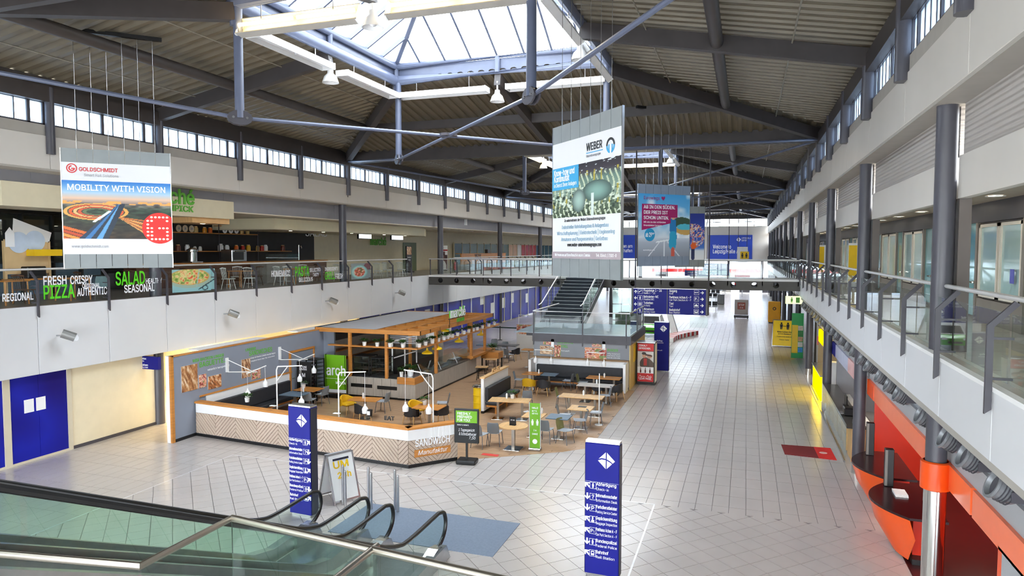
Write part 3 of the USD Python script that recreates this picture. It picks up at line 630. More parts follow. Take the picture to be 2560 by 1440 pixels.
for k, (u, v) in enumerate(((858, 1262), (922, 1268), (988, 1275))):
    p = PZ(u, v, 0)
    t = thing('barrier_post', f'pair of slim steel barrier posts before the escalators, {("nearest the blue signpost", "middle pair", "farthest from the blue signpost")[k]}', 'barrier', (p[0], p[1], 0))
    for dx, h in ((0, 1.02), (.13, .92)): part(t, 'post', lathe([(.035, 0), (.035, h - .02), (.02, h), (.001, h)], 12, dx, -.1 if dx else 0), m_steel, 40)
# ---- glass balustrade of the near stair head, in front of the camera
ZR = 4.2
A_, B_, C_, D_ = PZ(580, 1295, ZR), PZ(1220, 1440, ZR), PZ(350, 1415, ZR), PZ(-60, 1379, ZR)
E_, F_ = PZ(943, 1364, ZR), PZ(800, 1478, ZR); G_ = A_ + (B_ - A_) * 1.25
m_rail = M('satin_handrail', '#a09a90', .36, metal=1., var=.05)
t = thing('stair_balustrade', 'green glass balustrade with a satin steel handrail in the foreground', 'railing')
part(t, 'handrail', tube([D_, C_, A_, G_], .028, 12), m_rail, 30); part(t, 'handrail', tube([E_, F_], .026, 12), m_rail, 30)
def gl(p, q, n):
    for k in range(n):
        a, b = p + (q - p) * (k + .012) / n, p + (q - p) * (k + .988) / n
        L_ = np.linalg.norm(b - a); part(t, 'glass_panel', fr(gsheet([(0, 0), (L_, 0), (L_, 1.06), (0, 1.06)], .012), (*a[:2], ZR - 1.09), (b - a)/L_, (0, 0, 1)), m_gglass)
gl(A_, G_, 6); gl(C_, A_, 1); gl(D_, C_, 1); gl(E_, F_, 1)
part(t, 'base_shoe', [beam((*a[:2], ZR - 1.12), (*b[:2], ZR - 1.12), .06, .12) for a, b in ((A_, G_), (C_, A_), (D_, C_), (E_, F_))], m_steel)
solo('stair_landing', ext([(p[0], p[1]) for p in (D_, C_, A_, G_)] + [(G_[0], 1.0), (D_[0], 1.0)], .3, ZR - 1.48), m_soffit, 'grey stair landing below the camera, inside the glass balustrade', 'landing', kind='structure')
# ================================================================ the cafe
m_cgrey = M('cafe_blue_grey_wall', '#868c99', .6, var=.02)
m_green = M('leaf_green_print', '#5fae3a', .5, var=.05); m_lime = M('lime_print', '#6fae14', .45, var=.03)
m_conc = M('grey_board', '#85888c', .6, var=.05)
def bread(seed, base='#b98252'):                               # a food photograph: long pale loaves with dark gaps
    def fn(s, t):
        n = fnoise(s * 1.2 + t * .7, t * .35 - s * .2, 9, seed, 3); k = fnoise(s, t, 16, seed + 5, 2)
        return ramp(np.clip(n * 1.25 + .25 * k - .25, 0, 1), [(0, '#3a2418'), (.3, '#8a5636'), (.5, base), (.68, '#e0bf9a'), (1, '#f3e6d4')])
    return fn
def berries(seed):
    def fn(s, t):
        n = fnoise(s, t, 8, seed, 3); k = fnoise(s, t, 5, seed + 9, 2)
        c = ramp(n, [(.2, '#4a1a18'), (.4, '#b03a30'), (.5, '#e8d8c8'), (.6, '#d06a30'), (.75, '#f2ece4')]); c[k > .62] = lin_srgb('#7a8a4a'); return c
    return fn
# ---- grey back wall with oak trims, prints and a door
bw = thing('wall_cafe', 'blue grey cafe back wall with oak trim and food prints', 'wall', kind='structure')
wx = -17.9
part(bw, 'wall_panel', box(wx - .12, wx, 17.78, 26.45, 0, 2.86), m_cgrey); part(bw, 'oak_trim', box(wx - .14, wx + .02, 17.72, 26.45, 2.86, 2.9), m_oak)
part(bw, 'oak_post', box(wx - .06, wx + .02, 17.66, 17.78, 0, 2.9), m_oak); part(bw, 'white_edge', box(wx - .2, wx - .06, 17.66, 17.8, 0, 2.9), m_wht)
part(bw, 'plinth', box(wx, wx + .02, 17.78, 18.7, 0, .1), m_black); part(bw, 'dado_trim', box(wx, wx + .05, 18.9, 24.0, 1.3, 1.35), m_oak)
part(bw, 'return_panel', box(-18.25, -17.35, 26.35, 26.45, 0, 2.95), m_cgrey)
def wpic(u0, v0, u1, v1, fn, n=30):
    p, q = PX(u0, v0, wx), PX(u1, v1, wx); y0, y1, z0, z1 = p[1], q[1], min(p[2], q[2]), max(p[2], q[2])
    part(bw, 'print_board', box(wx, wx + .012, y0, y1, z0, z1), m_wht); picture(bw, 'food_print', (wx + .014, y0, z0), (0, 1, 0), (0, 0, 1), y1 - y0, z1 - z0, n, n, fn)
wpic(452, 917, 494, 972, bread(1)); wpic(496, 938, 516, 966, berries(2)); wpic(519, 942, 553, 966, bread(3, '#c0713c'))
wpic(603, 900, 626, 941, bread(6, '#d9b088')); wpic(628, 926, 651, 944, berries(5))
wtext = lambda rows, y, z: fr(lines(rows), (wx + .003, y, z), (0, 1, 0), (0, 0, 1))
part(bw, 'green_lettering', [wtext([('WIR BACKEN UNSER', 0, .22, .10, 1.5, True), ('BAGUETTE...', .3, 0, .17, 1.35, True)], 18.62, 2.33), wtext([('UNSERE', 0, .2, .1, .6, True), ('SANDWICHES', .2, 0, .17, 1.35, True)], 21.25, 2.36)], m_green)
part(bw, 'white_lettering', [wtext([('natuerlich hausgemacht!', 0, 0, .07, 1.1, False)], 19.3, 2.15), wtext([('belegt mit frischen Zutaten aus der Region', 0, .12, .05, 1.5, False), ('taeglich frisch fuer Sie zubereitet', .05, 0, .05, 1.4, False)], 21.5, 2.12)], m_signw)
d = thing('door_1', 'blue grey service door with an oak frame in the cafe back wall', 'door', kind='structure')
part(d, 'frame', [box(wx, wx + .07, 23.85, 23.93, 0, 2.15), box(wx, wx + .07, 25.5, 25.58, 0, 2.15), box(wx, wx + .07, 23.85, 25.58, 2.12, 2.2)], m_oak); part(d, 'leaf', box(wx, wx + .03, 23.93, 25.5, .01, 2.12), m_cgrey); part(d, 'handle', box(wx + .03, wx + .08, 24.02, 24.16, 1.02, 1.05), m_steel)
# ---- wrap-round low counter with chevron boards
def seg_counter(t, P, Q, h=1.2):
    P, Q = np.array([*P, 0.]), np.array([*Q, 0.]); L = np.linalg.norm(Q - P); e = (Q - P) / L; n = np.array([e[1], -e[0], 0])
    F = lambda m, off=0: fr(m, P + n * off, e, (0, 0, 1))
    part(t, 'core', F(mv(ext([(0, .1), (L, .1), (L, 1.16), (0, 1.16)], .2), 0, 0, -.2)), m_wht)
    part(t, 'plinth', F(mv(ext([(0, 0), (L, 0), (L, .11), (0, .11)], .16), 0, 0, -.16)), m_black)
    part(t, 'white_band', F(mv(ext([(0, .82), (L, .82), (L, 1.14), (0, 1.14)], .012), 0, 0, 0)), m_wht)
    part(t, 'backing', F(mv(ext([(0, .11), (L, .11), (L, .82), (0, .82)], .003), 0, 0, 0)), m_chevb)
    part(t, 'oak_top', F(mv(ext([(-.02, 1.14), (L + .02, 1.14), (L + .02, 1.2), (-.02, 1.2)], .29), 0, 0, -.24)), m_oak)
    col, bwid, field, k = .92, .135, sbox(0, .115, L, .815), 0
    while k * col < L:
        for j in range(-9, 14):
            a = .11 + j * bwid; u0, u1 = k * col, (k + 1) * col; sgn = 1 if k % 2 else -1
            y0, y1 = (a, a + col) if sgn > 0 else (a + col, a)
            b = Polygon([(u0 + .003, y0), (u1 - .003, y1), (u1 - .003, y1 + bwid - .022), (u0 + .003, y0 + bwid - .022)]).intersection(field)
            if not b.is_empty and b.geom_type == 'Polygon' and b.area > .002: part(t, 'chevron_board', F(mv(ext(b, .014 + .003 * ((j * 7 + k) % 3)), 0, 0, .001)), m_chev)
        k += 1
    return P, e, n, L
m_chevb = M('chevron_joint', '#7d6a5c', .7)
m_chev = M('chevron_board', '#c5b19f', .55, var=.08, scale=2, isl=.08)
ct = thing('cafe_counter', 'low wrap-round cafe counter faced with chevron boards under an oak top', 'counter')
seg_counter(ct, (-17.85, 18.68), (-9.27, 17.82)); P, e, n, L = seg_counter(ct, (-9.27, 17.82), (-8.22, 19.0))
part(ct, 'white_slats', [fr(mv(box(.12*k, .12*k + .06, .83, 1.13, .012, .03)), P, e, (0, 0, 1)) for k in range(6, 13)], m_wht)
part(ct, 'lettering', fr(txt('SANDWICH', .2, 1.12, True), P + e*.2 + n*.02 + np.array([0, 0, .62]), e, (0, 0, 1)), m_signw, label='white raised capitals SANDWICH')
part(ct, 'oak_plaque', fr(box(.18, 1.34, .3, .52, .0, .02), P + n*.014, e, (0, 0, 1)), m_oak)
mm = txt('Manufaktur', .13, .95, False); mm = (mm[0] + mm[0][:, 1:2] * np.array([.3, 0, 0]), mm[1])
part(ct, 'script_lettering', fr(mm, P + e*.27 + n*.036 + np.array([0, 0, .36]), e, (0, 0, 1)), m_signw, label='white slanted script Manufaktur')
# ---- lamps on posts and on the wall: white bars with bottle-shaped shades
shade = lathe([(.001, .3), (.025, .3), (.03, .24), (.085, .17), (.1, .12), (.09, .0), (.08, .0), (.085, .12), (.001, .16)], 14)
def pend(t, x, y, z, drop):
    s_ = part(t, 'shade', mv(shade, x, y, z - drop - .3), m_wht, 40); part(s_, 'cord', cyl((x, y, z), (x, y, z - drop), .006, 5), m_wht)
def post_lamp(u, v, h, dx, label, both=False):
    p = PZ(u, v, 1.2); t = thing('post_lamp', label, 'lamp', p)
    part(t, 'post', tube([(0, 0, -.3), (0, 0, h - .12), (dx * .05, 0, h)], .022, 8), m_wht, 40)
    x1 = dx * 1.0; part(t, 'bar', tube([(dx * .05, 0, h), (x1, 0, h + .08)], .02, 8), m_wht, True); part(t, 'brace', tube([(0, 0, h - .5), (dx * .45, 0, h + .03)], .016, 6), m_wht, True)
    pend(t, x1 - dx*.04, 0, h + .06, 1.0)
    if both: pend(t, dx*.15, 0, h, .95)
post_lamp(693, 1014, 1.32, 1, 'white post lamp with one hanging shade near the left end of the chevron counter')
post_lamp(847, 1032, 1.3, 1, 'white post lamp with one hanging shade right of the blue signpost on the counter')
post_lamp(1083, 1043, 1.35, -1, 'white post lamp with two hanging shades at the counter corner', True)
for y, lab in ((20.25, 'nearer the baguette prints'), (23.25, 'nearer the oak framed door')):
    t = thing('wall_lamp', f'white two-shade wall lamp on the grey cafe wall, {lab}', 'lamp', (wx, y, 2.25))
    part(t, 'wall_plate', box(0, .05, -.06, .06, -.3, .22), m_wht); part(t, 'arm', [cyl((.05, 0, -.3), (1.35, 0, -.22), .018, 8), cyl((.05, 0, .15), (1.1, 0, -.2), .014, 8)], m_wht, True)
    part(t, 'bar', cyl((1.25, -.45, -.22), (1.25, .6, -.1), .02, 8), m_wht, True); pend(t, 1.25, -.4, -.2, .55); pend(t, 1.25, .55, -.12, .45)
# ---- wall bench
def bench(name, label, o, e, L, cap=None, seat_z=.46):          # o: back corner on the floor, e: along; the seat lies on the side of n
    e = np.array(e, float); n = np.array([e[1], -e[0], 0]); t = thing(name, label, 'bench')
    F = lambda m: fr(m, o, e, (0, 0, 1))
    part(t, 'backrest', F(cbox(.04, L - .04, seat_z, 1.02, .0, .14, .03)), m_black_up); part(t, 'seat', F(cbox(.02, L - .02, seat_z - .13, seat_z, .0, .55, .03)), m_black_up)
    part(t, 'frame', F(box(.02, L - .02, .26, .33, .06, .5)), m_oak)
    for k in (.1, L / 2, L - .1): part(t, 'leg', F(box(k - .03, k + .03, 0, .27, .4, .46)), m_oak)
    return t
# e runs towards -y so that the seat faces +x
t = bench('wall_bench', 'long black upholstered bench against the grey cafe wall', (wx + .02, 19.3, 0), (0, 1, 0), 4.5)
for c in ('wall_panel',): part(t, 'white_panel', box(wx + .0, wx + .02, 19.2, 24.6, 0, 1.3), m_wht)
bp = thing('booth_wall', 'white booth partition with an oak cap and the word RELAX', 'partition')
part(bp, 'panel', box(-9.74, -9.62, 24.85, 27.75, .1, 1.38), m_wht); part(bp, 'oak_cap', box(-9.78, -9.58, 24.82, 27.78, 1.38, 1.43), m_oakl); part(bp, 'plinth', box(-9.74, -9.62, 24.85, 27.75, 0, .1), m_black)
part(bp, 'lettering', fr(txt('RELAX', .16, .9, True, d=.03), (-9.68, 25.9, 1.43), (0, 1, 0), (0, 0, 1)), m_oakl, label='oak letters RELAX standing on the cap')
bench('booth_bench', 'black booth bench on oak legs against the white RELAX partition', (-9.6, 24.9, 0), (0, 1, 0), 2.8)
lbx = thing('bench_surround', 'white surround with oak cap behind the bench under the stair landing', 'partition')
part(lbx, 'panel', box(bxl + .02, bxr - .02, 31.12, 31.29, .12, 1.3), m_wht); part(lbx, 'oak_cap', box(bxl, bxr, 31.06, 31.3, 1.3, 1.36), M('brown_oak_cap', '#8f6f4c', .5, var=.1)); 
part(lbx, 'side_cheek', box(bxl + .02, bxl + .14, 30.4, 31.12, 0, 1.3), m_wht); part(lbx, 'side_cheek', box(bxr - .14, bxr - .02, 30.4, 31.12, 0, 1.3), m_wht)
bench('landing_bench', 'long black bench in the white surround under the stair landing', (bxl + .2, 31.1, 0), (1, 0, 0), bxr - bxl - .4)
# prints and lamps on the landing box
def lpic(u0, v0, u1, v1, fn):
    p, q = PY(u0, v0, by0), PY(u1, v1, by0); part(lb, 'print_board', box(p[0], q[0], by0 - .012, by0, q[2], p[2]), m_wht)
    picture(lb, 'food_print', (p[0], by0 - .014, q[2]), (1, 0, 0), (0, 0, 1), q[0] - p[0], p[2] - q[2], 24, 24, fn)
lpic(1358, 846, 1380, 862, berries(21)); lpic(1350, 864, 1384, 886, bread(22, '#c9a988')); lpic(1386, 862, 1402, 896, berries(23)); lpic(1462, 868, 1516, 898, berries(24)); lpic(1480, 858, 1504, 868, berries(25))
def ltext(s, u, v, h, w, m, b=True): p = PY(u, v, by0); part(lb, 'lettering', fr(txt(s, h, w, b), (p[0], by0 - .004, p[2]), (1, 0, 0), (0, 0, 1)), m)
ltext('DAS BESTE', 1394, 858, .09, .75, m_green); ltext('VOM GRILL', 1394, 868, .12, .5, m_green); ltext('frisch gegrillt', 1403, 878, .06, .4, m_signw, False)
ltext('BURGER', 1518, 878, .11, .5, m_green)
for k, s in enumerate(('saftig, hausgemacht', 'und immer frisch', 'fuer Sie zubereitet')): ltext(s, 1518, 885 + 5*k, .05, .6, m_signw, False)
for u, lab in ((1382, 'left'), (1510, 'right')):
    p = PY(u, 858 if u < 1400 else 864, by0); t = thing('wall_lamp', f'white wall lamp with two shades on the {lab} half of the stair landing box', 'lamp', (p[0], by0, p[2]))
    part(t, 'wall_plate', box(-.07, .07, -.05, 0, -.2, .2), m_wht); part(t, 'arm', cyl((0, -.05, -.15), (-.2, -1.0, -.2), .018, 8), m_wht, True)
    part(t, 'bar', cyl((-.6, -1.0, -.2), (.25, -1.0, -.2), .02, 8), m_wht, True); pend(t, -.55, -1.0, -.2, .3); pend(t, .2, -1.0, -.2, .3)
# ---- chairs and tables
mleg = M('grey_metal_leg', '#6d6e74', .35, metal=.5)
def shell_chair(name, label, cs, cb):
    t = thing(name, label, 'chair')
    a = np.linspace(-1, 1, 7)
    def sheet_(rows, th):
        top = np.array(rows, float); r, c, _ = top.shape; bot = top.copy(); bot[..., 2] -= th; bot[..., 1] += th * .6
        V = np.vstack([top.reshape(-1, 3), bot.reshape(-1, 3)]); f = []
        for i in range(r - 1):
            for j in range(c - 1): p = i*c + j; f += [[p, p+1, p+c+1], [p, p+c+1, p+c]]; q = p + r*c; f += [[q, q+c+1, q+1], [q, q+c, q+c+1]]
        ed = [(i*c, (i+1)*c) for i in range(r-1)] + [((i+1)*c + c-1, i*c + c-1) for i in range(r-1)] + [(j+1, j) for j in range(c-1)] + [((r-1)*c + j, (r-1)*c + j+1) for j in range(c-1)]
        for p, q in ed: f += [[p, q, q + r*c], [p, q + r*c, p + r*c]]
        return V, np.array(f)
    seat = [[(x * (.21 if k < 4 else .2), -.22 + .085*k, .45 - .02*(1-x*x) + (.015 if k == 0 else 0)) for x in a] for k in range(6)]
    back = [[(x * (.2 - .0*k), .2 + .05*(1 - x*x) + .02*k - .03, .44 + .09*k) for x in a] for k in range(5)]
    back[-1] = [(x * .17, p[1], p[2]) for x, p in zip(a, back[-1])]
    part(t, 'seat', sheet_(seat, .014), cs, 40); part(t, 'backrest', sheet_(back, .012), cb, 40)
    for x in (-1, 1):
        for y in (-1, 1): part(t, 'leg', tube([(x*.13, y*.13, .43), (x*.19, y*.17, .4), (x*.225, y*.225, 0)], .013, 6), mleg, True)
    return t
def tub_chair(name, label, m):
    t = thing(name, label, 'chair')
    part(t, 'seat', cbox(-.26, .26, -.27, .2, .36, .46, .04), m)
    out, inn = [], []
    for k in range(13):
        a = math.pi * (k / 12); h = .74 - .12 * abs(math.cos(a)) ** 2
        out.append((-.31 * math.cos(a), .0 + .29 * math.sin(a) - .02, h)); inn.append((-.25 * math.cos(a), .23 * math.sin(a) - .02, h - .01))
    n = len(out); V = [(x, y, .36) for x, y, h in out] + out + inn + [(x, y, .4) for x, y, h in inn]; f = []
    for r in range(3):
        for k in range(n - 1): p = r*n + k; f += [[p, p+1, p+n+1], [p, p+n+1, p+n]]
    for k in (0, n - 1): f += [[k, k+n, k+2*n], [k, k+2*n, k+3*n]]
    part(t, 'backrest', (np.array(V, float), np.array(f)), m, 50)
    for x in (-1, 1):
        for y in (-1, 1): part(t, 'leg', tube([(x*.2, y*.2, .38), (x*.26, y*.26, 0)], [.022, .012], 7), m_oakl, True)
    return t
m_cg = M('grey_shell', '#7f858b', .4, var=.04); m_cgs = M('pale_seat', '#aab0b8', .4, var=.04); m_olive = M('olive_shell', '#7d7a4c', .45, var=.08); m_ych = M('mustard_shell', '#d9a813', .5, var=.08)
G0 = shell_chair('shell_chair', '', m_cgs, m_cg); O0 = shell_chair('olive_chair', '', m_cgs, m_olive); Y0 = tub_chair('tub_chair', '', m_ych); B0 = tub_chair('black_tub_chair', '', m_black_up)
_first = {}
def chair(src, u, v, rz, label, group=None, z=0):
    p = PZ(u, v, z); k = str(src.GetPath())
    for _ in range(30):
        for tx, ty, hw, hd in TB:
            dx, dy = p[0] - tx, p[1] - ty
            if abs(dx) < hw + .16 and abs(dy) < hd + .16: w_ = np.array([dx/(hw + .2), dy/(hd + .2), 0]); p = p + .04*np.sign(w_)*(np.abs(w_) >= np.abs(w_).max())
    if k not in _first: _first[k] = 1; place(src, p, rz); tag(src, label, 'chair', group); return
    copy(src, p, rz, label, group)
def tpos(u, v, h=.75):
    p = PZ(u, v, h)
    return p*[30.0/p[1], 30.0/p[1], 0] + [0, 0, h] if 30.0 < p[1] < 31.6 and -9.6 < p[0] < -4.8 else p
TB = [(*tpos(u, v)[:2], w/2, d/2) for u, v, w, d in ((1275, 999, 1.55, .75), (1336, 1037, .72, .72), (1398, 1041, .78, .7), (1453, 1019, .85, .75), (1455, 990, 1.7, .7), (1489, 962, 1.5, .7), (1510, 943, 1.5, .7), (1333, 929, .9, .7), (1373, 933, .75, .7), (913, 997, 1.15, .7), (1073, 1016, 1.05, .75), (737, 984, .95, .75), (772, 972, 1.0, .75))] + [(-7.0, 20.72, .46, .46), (-9.3, 26.3, .35, 1.4)]
# rz = 0: the chair faces -y (towards the camera), its back on the +y side
chair(G0, 1200, 1118, 170, 'grey shell chair directly right of the black menu stand'); chair(G0, 1237, 1112, 185, 'grey shell chair between the menu stand and the round table')
chair(G0, 1365, 1105, 175, 'grey shell chair seen from behind just right of the green roll-up sign'); chair(O0, 1414, 1106, 70, 'olive-backed shell chair in front of the blue table, nearest the concourse')
chair(O0, 1405, 1018, 95, 'olive-backed shell chair left of the pair of light wood tables'); chair(G0, 1455, 1075, 290, 'pale shell chair at the right end of the blue table')
chair(G0, 1490, 1060, 285, 'grey shell chair on the concourse side of the square oak table'); chair(G0, 1318, 1022, 200, 'dark grey shell chair between booth table and round table')
chair(G0, 1512, 1015, 290, 'grey shell chair at the concourse end of the long light table'); chair(G0, 1420, 975, 265, 'grey shell chair with its back to the landing bench tables'); chair(O0, 1456, 980, 90, 'olive-backed shell chair left of the oak table by the landing bench')
chair(G0, 1298, 972, 100, 'slim grey chair beside the RELAX partition and the mustard chair'); chair(G0, 1443, 1070, 100, 'pale shell chair half hidden behind the blue table')
chair(Y0, 1322, 984, 180, 'mustard tub chair at the oak and blue table by the landing bench'); chair(B0, 1359, 988, 180, 'black tub chair beside the mustard one at the landing bench table')
chair(B0, 1540, 1000, 240, 'black tub chair at the concourse end of the landing bench'); chair(B0, 1497, 996, 170, 'black tub chair under the pale table before the landing bench')
chair(Y0, 869, 1035, 70, 'mustard tub chair behind the counter by the middle post lamp'); chair(B0, 912, 1052, 150, 'black tub chair behind the counter by the middle post lamp'); chair(G0, 957, 1030, 270, 'grey shell chair right of the oak table near the kiosk front')
chair(Y0, 1040, 1050, 60, 'mustard tub chair in the counter corner under the two-shade post lamp'); chair(B0, 1060, 1066, 170, 'black tub chair tight behind the counter corner'); chair(B0, 1098, 1062, 230, 'black tub chair right of the counter corner post'); chair(G0, 1107, 1034, 290, 'grey shell chair behind the counter corner table')
chair(G0, 803, 1012, 260, 'grey shell chair at the oak table by the black tray trolley'); chair(G0, 775, 1025, 190, 'pale grey chair at the blue table by the wall bench')
for u, v, rz, l in ((1243, 905, 180, 'nearest the kiosk'), (1260, 888, 0, 'behind the dark far table'), (1236, 880, 20, 'by the far blue table'), (1288, 900, 250, 'right of the dark far table'), (1272, 905, 150, 'before the dark far table')):
    chair(B0 if rz > 200 else G0, u, v, rz, f'small distant chair {l} beyond the kiosk')
# tables
m_btop = M('slate_blue_top', '#5f7384', .5, var=.04); m_ped = M('pedestal_steel', '#a9a39c', .3, metal=.8)
def table(u, v, w, d, top, label, rz=0, feet=1, h=.75, base='pedestal'):
    p = tpos(u, v, h); t = thing('cafe_table', label, 'table', (p[0], p[1], 0), rz)
    part(t, 'tabletop', cbox(-w/2, w/2, -d/2, d/2, h - .035, h, .008), top)
    for x in ((0,) if feet == 1 else (-w*.3, w*.3)):
        part(t, 'pedestal', box(x - .04, x + .04, -.04, .04, .02, h - .035), m_ped); part(t, 'foot_plate', cbox(x - .22, x + .22, -.22, .22, 0, .02, .008), m_chrome)
    return t, p
def caddy(u, v, label, tall=.16, kind='white_cup', z=.75):
    p = tpos(u, v, z); t = thing(kind, label, 'cup', p); part(t, 'body', lathe([(.001, 0), (.035, 0), (.042, tall), (.036, tall), (.03, .02), (.001, .02)], 12), m_wht, 40)
    part(t, 'napkins', box(-.02, .02, -.02, .02, .03, tall + .04), m_signw)
table(1275, 999, 1.55, .75, m_oakl, 'light oak table with steel pedestals in front of the booth bench', 8, 2)
table(1336, 1037, .72, .72, m_oakl, 'light oak table between green roll-up sign and blue table'); table(1398, 1041, .78, .7, m_btop, 'slate blue topped table near the concourse edge')
table(1453, 1019, .85, .75, m_oakl, 'square light oak table with a black menu card, near the concourse'); table(1455, 990, 1.7, .7, m_oakl, 'long light oak table behind the square one', 0, 2)
table(1489, 962, 1.5, .7, M('pale_grey_top', '#b5aca4', .4), 'pale grey topped table in front of the landing bench', 0, 2); table(1510, 943, 1.5, .7, m_oak, 'brown oak table at the right half of the landing bench', 0, 2)
table(1333, 929, .9, .7, m_oak, 'brown oak table at the left half of the landing bench'); table(1373, 933, .75, .7, m_btop, 'slate blue table joined to the oak one at the landing bench')
table(913, 997, 1.15, .7, m_oak, 'oak table near the kiosk front with a mustard chair beside it', 8); table(1073, 1016, 1.05, .75, m_oak, 'oak table in the counter corner with a potted herb', 0)
table(737, 984, .95, .75, m_btop, 'slate blue table at the wall bench'); table(772, 972, 1.0, .75, m_oak, 'oak table at the wall bench by the black tray trolley')
table(1268, 862, 1.3, .8, M('dark_top', '#4d4a4d', .4), 'dark table in the far part of the cafe beyond the kiosk', 0, 1); table(1213, 861, .9, .7, m_btop, 'small blue far table beyond the kiosk'); table(1322, 873, .7, .6, m_oak, 'small oak high table beside the landing box', 0, 1, 1.0)
t = thing('round_table', 'round light oak table on a square steel foot beside the green roll-up sign', 'table', (-7.0, 20.72, 0))
part(t, 'tabletop', lathe([(.001, .77), (.46, .77), (.475, .76), (.475, .742), (.46, .735), (.001, .735)], 32), m_oakl, 40); part(t, 'pedestal', box(-.05, .05, -.05, .05, .02, .735), m_ped); part(t, 'foot_plate', cbox(-.27, .27, -.27, .27, 0, .02, .008), m_chrome)
t = thing('table_card', 'small black stand-up card on the round table', 'card', (-7.02, 20.72, .77)); part(t, 'card', box(-.11, .11, -.01, .01, .02, .26), m_black); part(t, 'foot', box(-.1, .1, -.06, .06, 0, .02), m_black); part(t, 'lettering', fr(txt('SIT HERE', .035, .14), (-.07, -.012, .15), (1, 0, 0), (0, 0, 1)), m_signw)
for u, v, l in ((1267, 996, 'on the booth table'), (1355, 1034, 'on the table by the green sign'), (1459, 988, 'on the long light table'), (1347, 927, 'on the oak table at the landing bench'), (1511, 940, 'on the brown oak table at the landing bench'), (908, 995, 'on the oak table near the kiosk front'), (758, 981, 'on the blue wall bench table'), (1492, 960, 'on the pale grey topped table')):
    caddy(u, v, f'white napkin cup standing {l}')
p = PZ(1456, 1017, .75); solo('menu_card', bx(p[0], p[1], .75, .3, .2, .012), m_black, 'black menu card lying on the square oak table', 'card')
# potted plants
m_leaf = usdkit.material(stage, '/World/Looks/herb_leaf', {'g': ('geometry', {}), 'r': ('rgb_ramp', {'ramp': [(0, lin('#2f5a1c')), (.5, lin('#4f8a2a')), (1, lin('#7ab03c'))]}), 'p': ('principled_bsdf', {'roughness': .5}), 't': ('translucent_bsdf', {}), 'mx': ('mix_closure', {'fac': .25})},
    [('g.random_per_island', 'r.fac'), ('r.color', 'p.base_color'), ('r.color', 't.color'), ('p.BSDF', 'mx.closure1'), ('t.BSDF', 'mx.closure2')], 'mx.closure')
def tuft(n, r, h, z, seed):
    g = np.random.default_rng(seed); out = []
    for _ in range(n):
        a, b, k = g.uniform(0, 6.28), g.uniform(0, 1) ** .6, g.uniform(.5, 1); c = np.array([math.cos(a)*r*b, math.sin(a)*r*b, z + h * k * (1 - .4*b)]); d = np.array([math.cos(a), math.sin(a), g.uniform(-.2, .8)]) * r * .55
        w = np.cross(d, [0, 0, 1.]) * .45; out.append(quad(c - d*.3, c + w, c + d, c - w))
    out.append(tube([(0, 0, z), (0, 0, z + h*.5)], .006, 5)); return join(out)
def herb(label, loc, sc=1):
    t = thing('potted_herb', label, 'plant', loc); part(t, 'pot', lathe([(.001, 0), (.06*sc, 0), (.08*sc, .14*sc), (.07*sc, .14*sc), (.065*sc, .11*sc), (.001, .11*sc)], 12), m_wht, 40); part(t, 'foliage', tuft(46, .15*sc, .2*sc, .1*sc, 3), m_leaf); return t
H0 = herb('white potted herb on the chevron counter left of the first post lamp', PZ(618, 1005, 1.2), 1.1)
for u, v, z, l in ((1281, 996, .75, 'on the booth table'), (1062, 1012, .75, 'on the counter corner table'), (759, 970, .75, 'on the oak table at the wall bench')): copy(H0, PZ(u, v, z), 40, f'white potted herb standing {l}')
solo('small_letters', fr(txt('EAT', .12, .35, True, d=.03), PZ(961, 1049, 1.2), (1, 0, 0), (0, 0, 1)), m_black, 'small black letters standing on the counter right of the black tub chair', 'letters')
t = thing('counter_pot', 'small black and white pot with a white sign on the counter', 'pot', PZ(925, 1040, 1.2)); part(t, 'pot', lathe([(.001, 0), (.07, 0), (.085, .2), (.07, .2), (.001, .18)], 12), m_black, 40); part(t, 'sign', box(-.05, .05, -.095, -.085, .05, .17), m_signw)
for k, (u, v) in enumerate(((683, 1015), (842, 1034))): solo('white_card', bx(*PZ(u, v, 1.2), .22, .12, .02), m_wht, f'flat white card lying on the counter by the {("first", "middle")[k]} post lamp', 'card')
# ---- yellow bin
t = thing('drum_bin', 'yellow oil-drum style bin with a steel rim beside the booth', 'bin', (-10.05, 25.45, 0))
part(t, 'drum', lathe([(.001, 0), (.24, 0), (.24, .3), (.252, .31), (.24, .33), (.24, .6), (.252, .61), (.24, .63), (.24, .92)], 24), m_yellow, 40); part(t, 'rim', lathe([(.24, .9), (.28, .93), (.28, .97), (.2, .99), (.17, .93)], 24), m_chrome, 40); part(t, 'opening', disc(.19, 20, .935), m_black)
# ---- black menu stand, green roll-up, signs in the cafe
t = thing('menu_stand', 'black menu stand with a green and black poster on a heavy square foot', 'sign', (-7.84, 18.84, 0), 7)
part(t, 'foot', cbox(-.3, .3, -.2, .25, 0, .12, .03), m_black); part(t, 'pole', box(-.03, .03, -.03, .03, .12, .75), m_black); part(t, 'frame', cbox(-.38, .38, -.035, .02, .62, 1.66, .012), m_black)
part(t, 'green_poster', box(-.33, .33, -.042, -.034, 1.24, 1.6), m_lime); part(t, 'black_poster', box(-.33, .33, -.041, -.034, .68, 1.24), M('chalk_black', '#1c1f22', .6))
part(t, 'lettering', fr(lines([('FRESHLY', -.29, 1.48, .075, .42, True), ('PREPARED', -.29, 1.38, .075, .46, True), ('FOR YOU!', -.29, 1.28, .075, .4, True), ('SNACK & WRAPS', -.29, 1.15, .04, .36, False)], ), (0, -.043, 0), (1, 0, 0), (0, 0, 1)), m_signw)
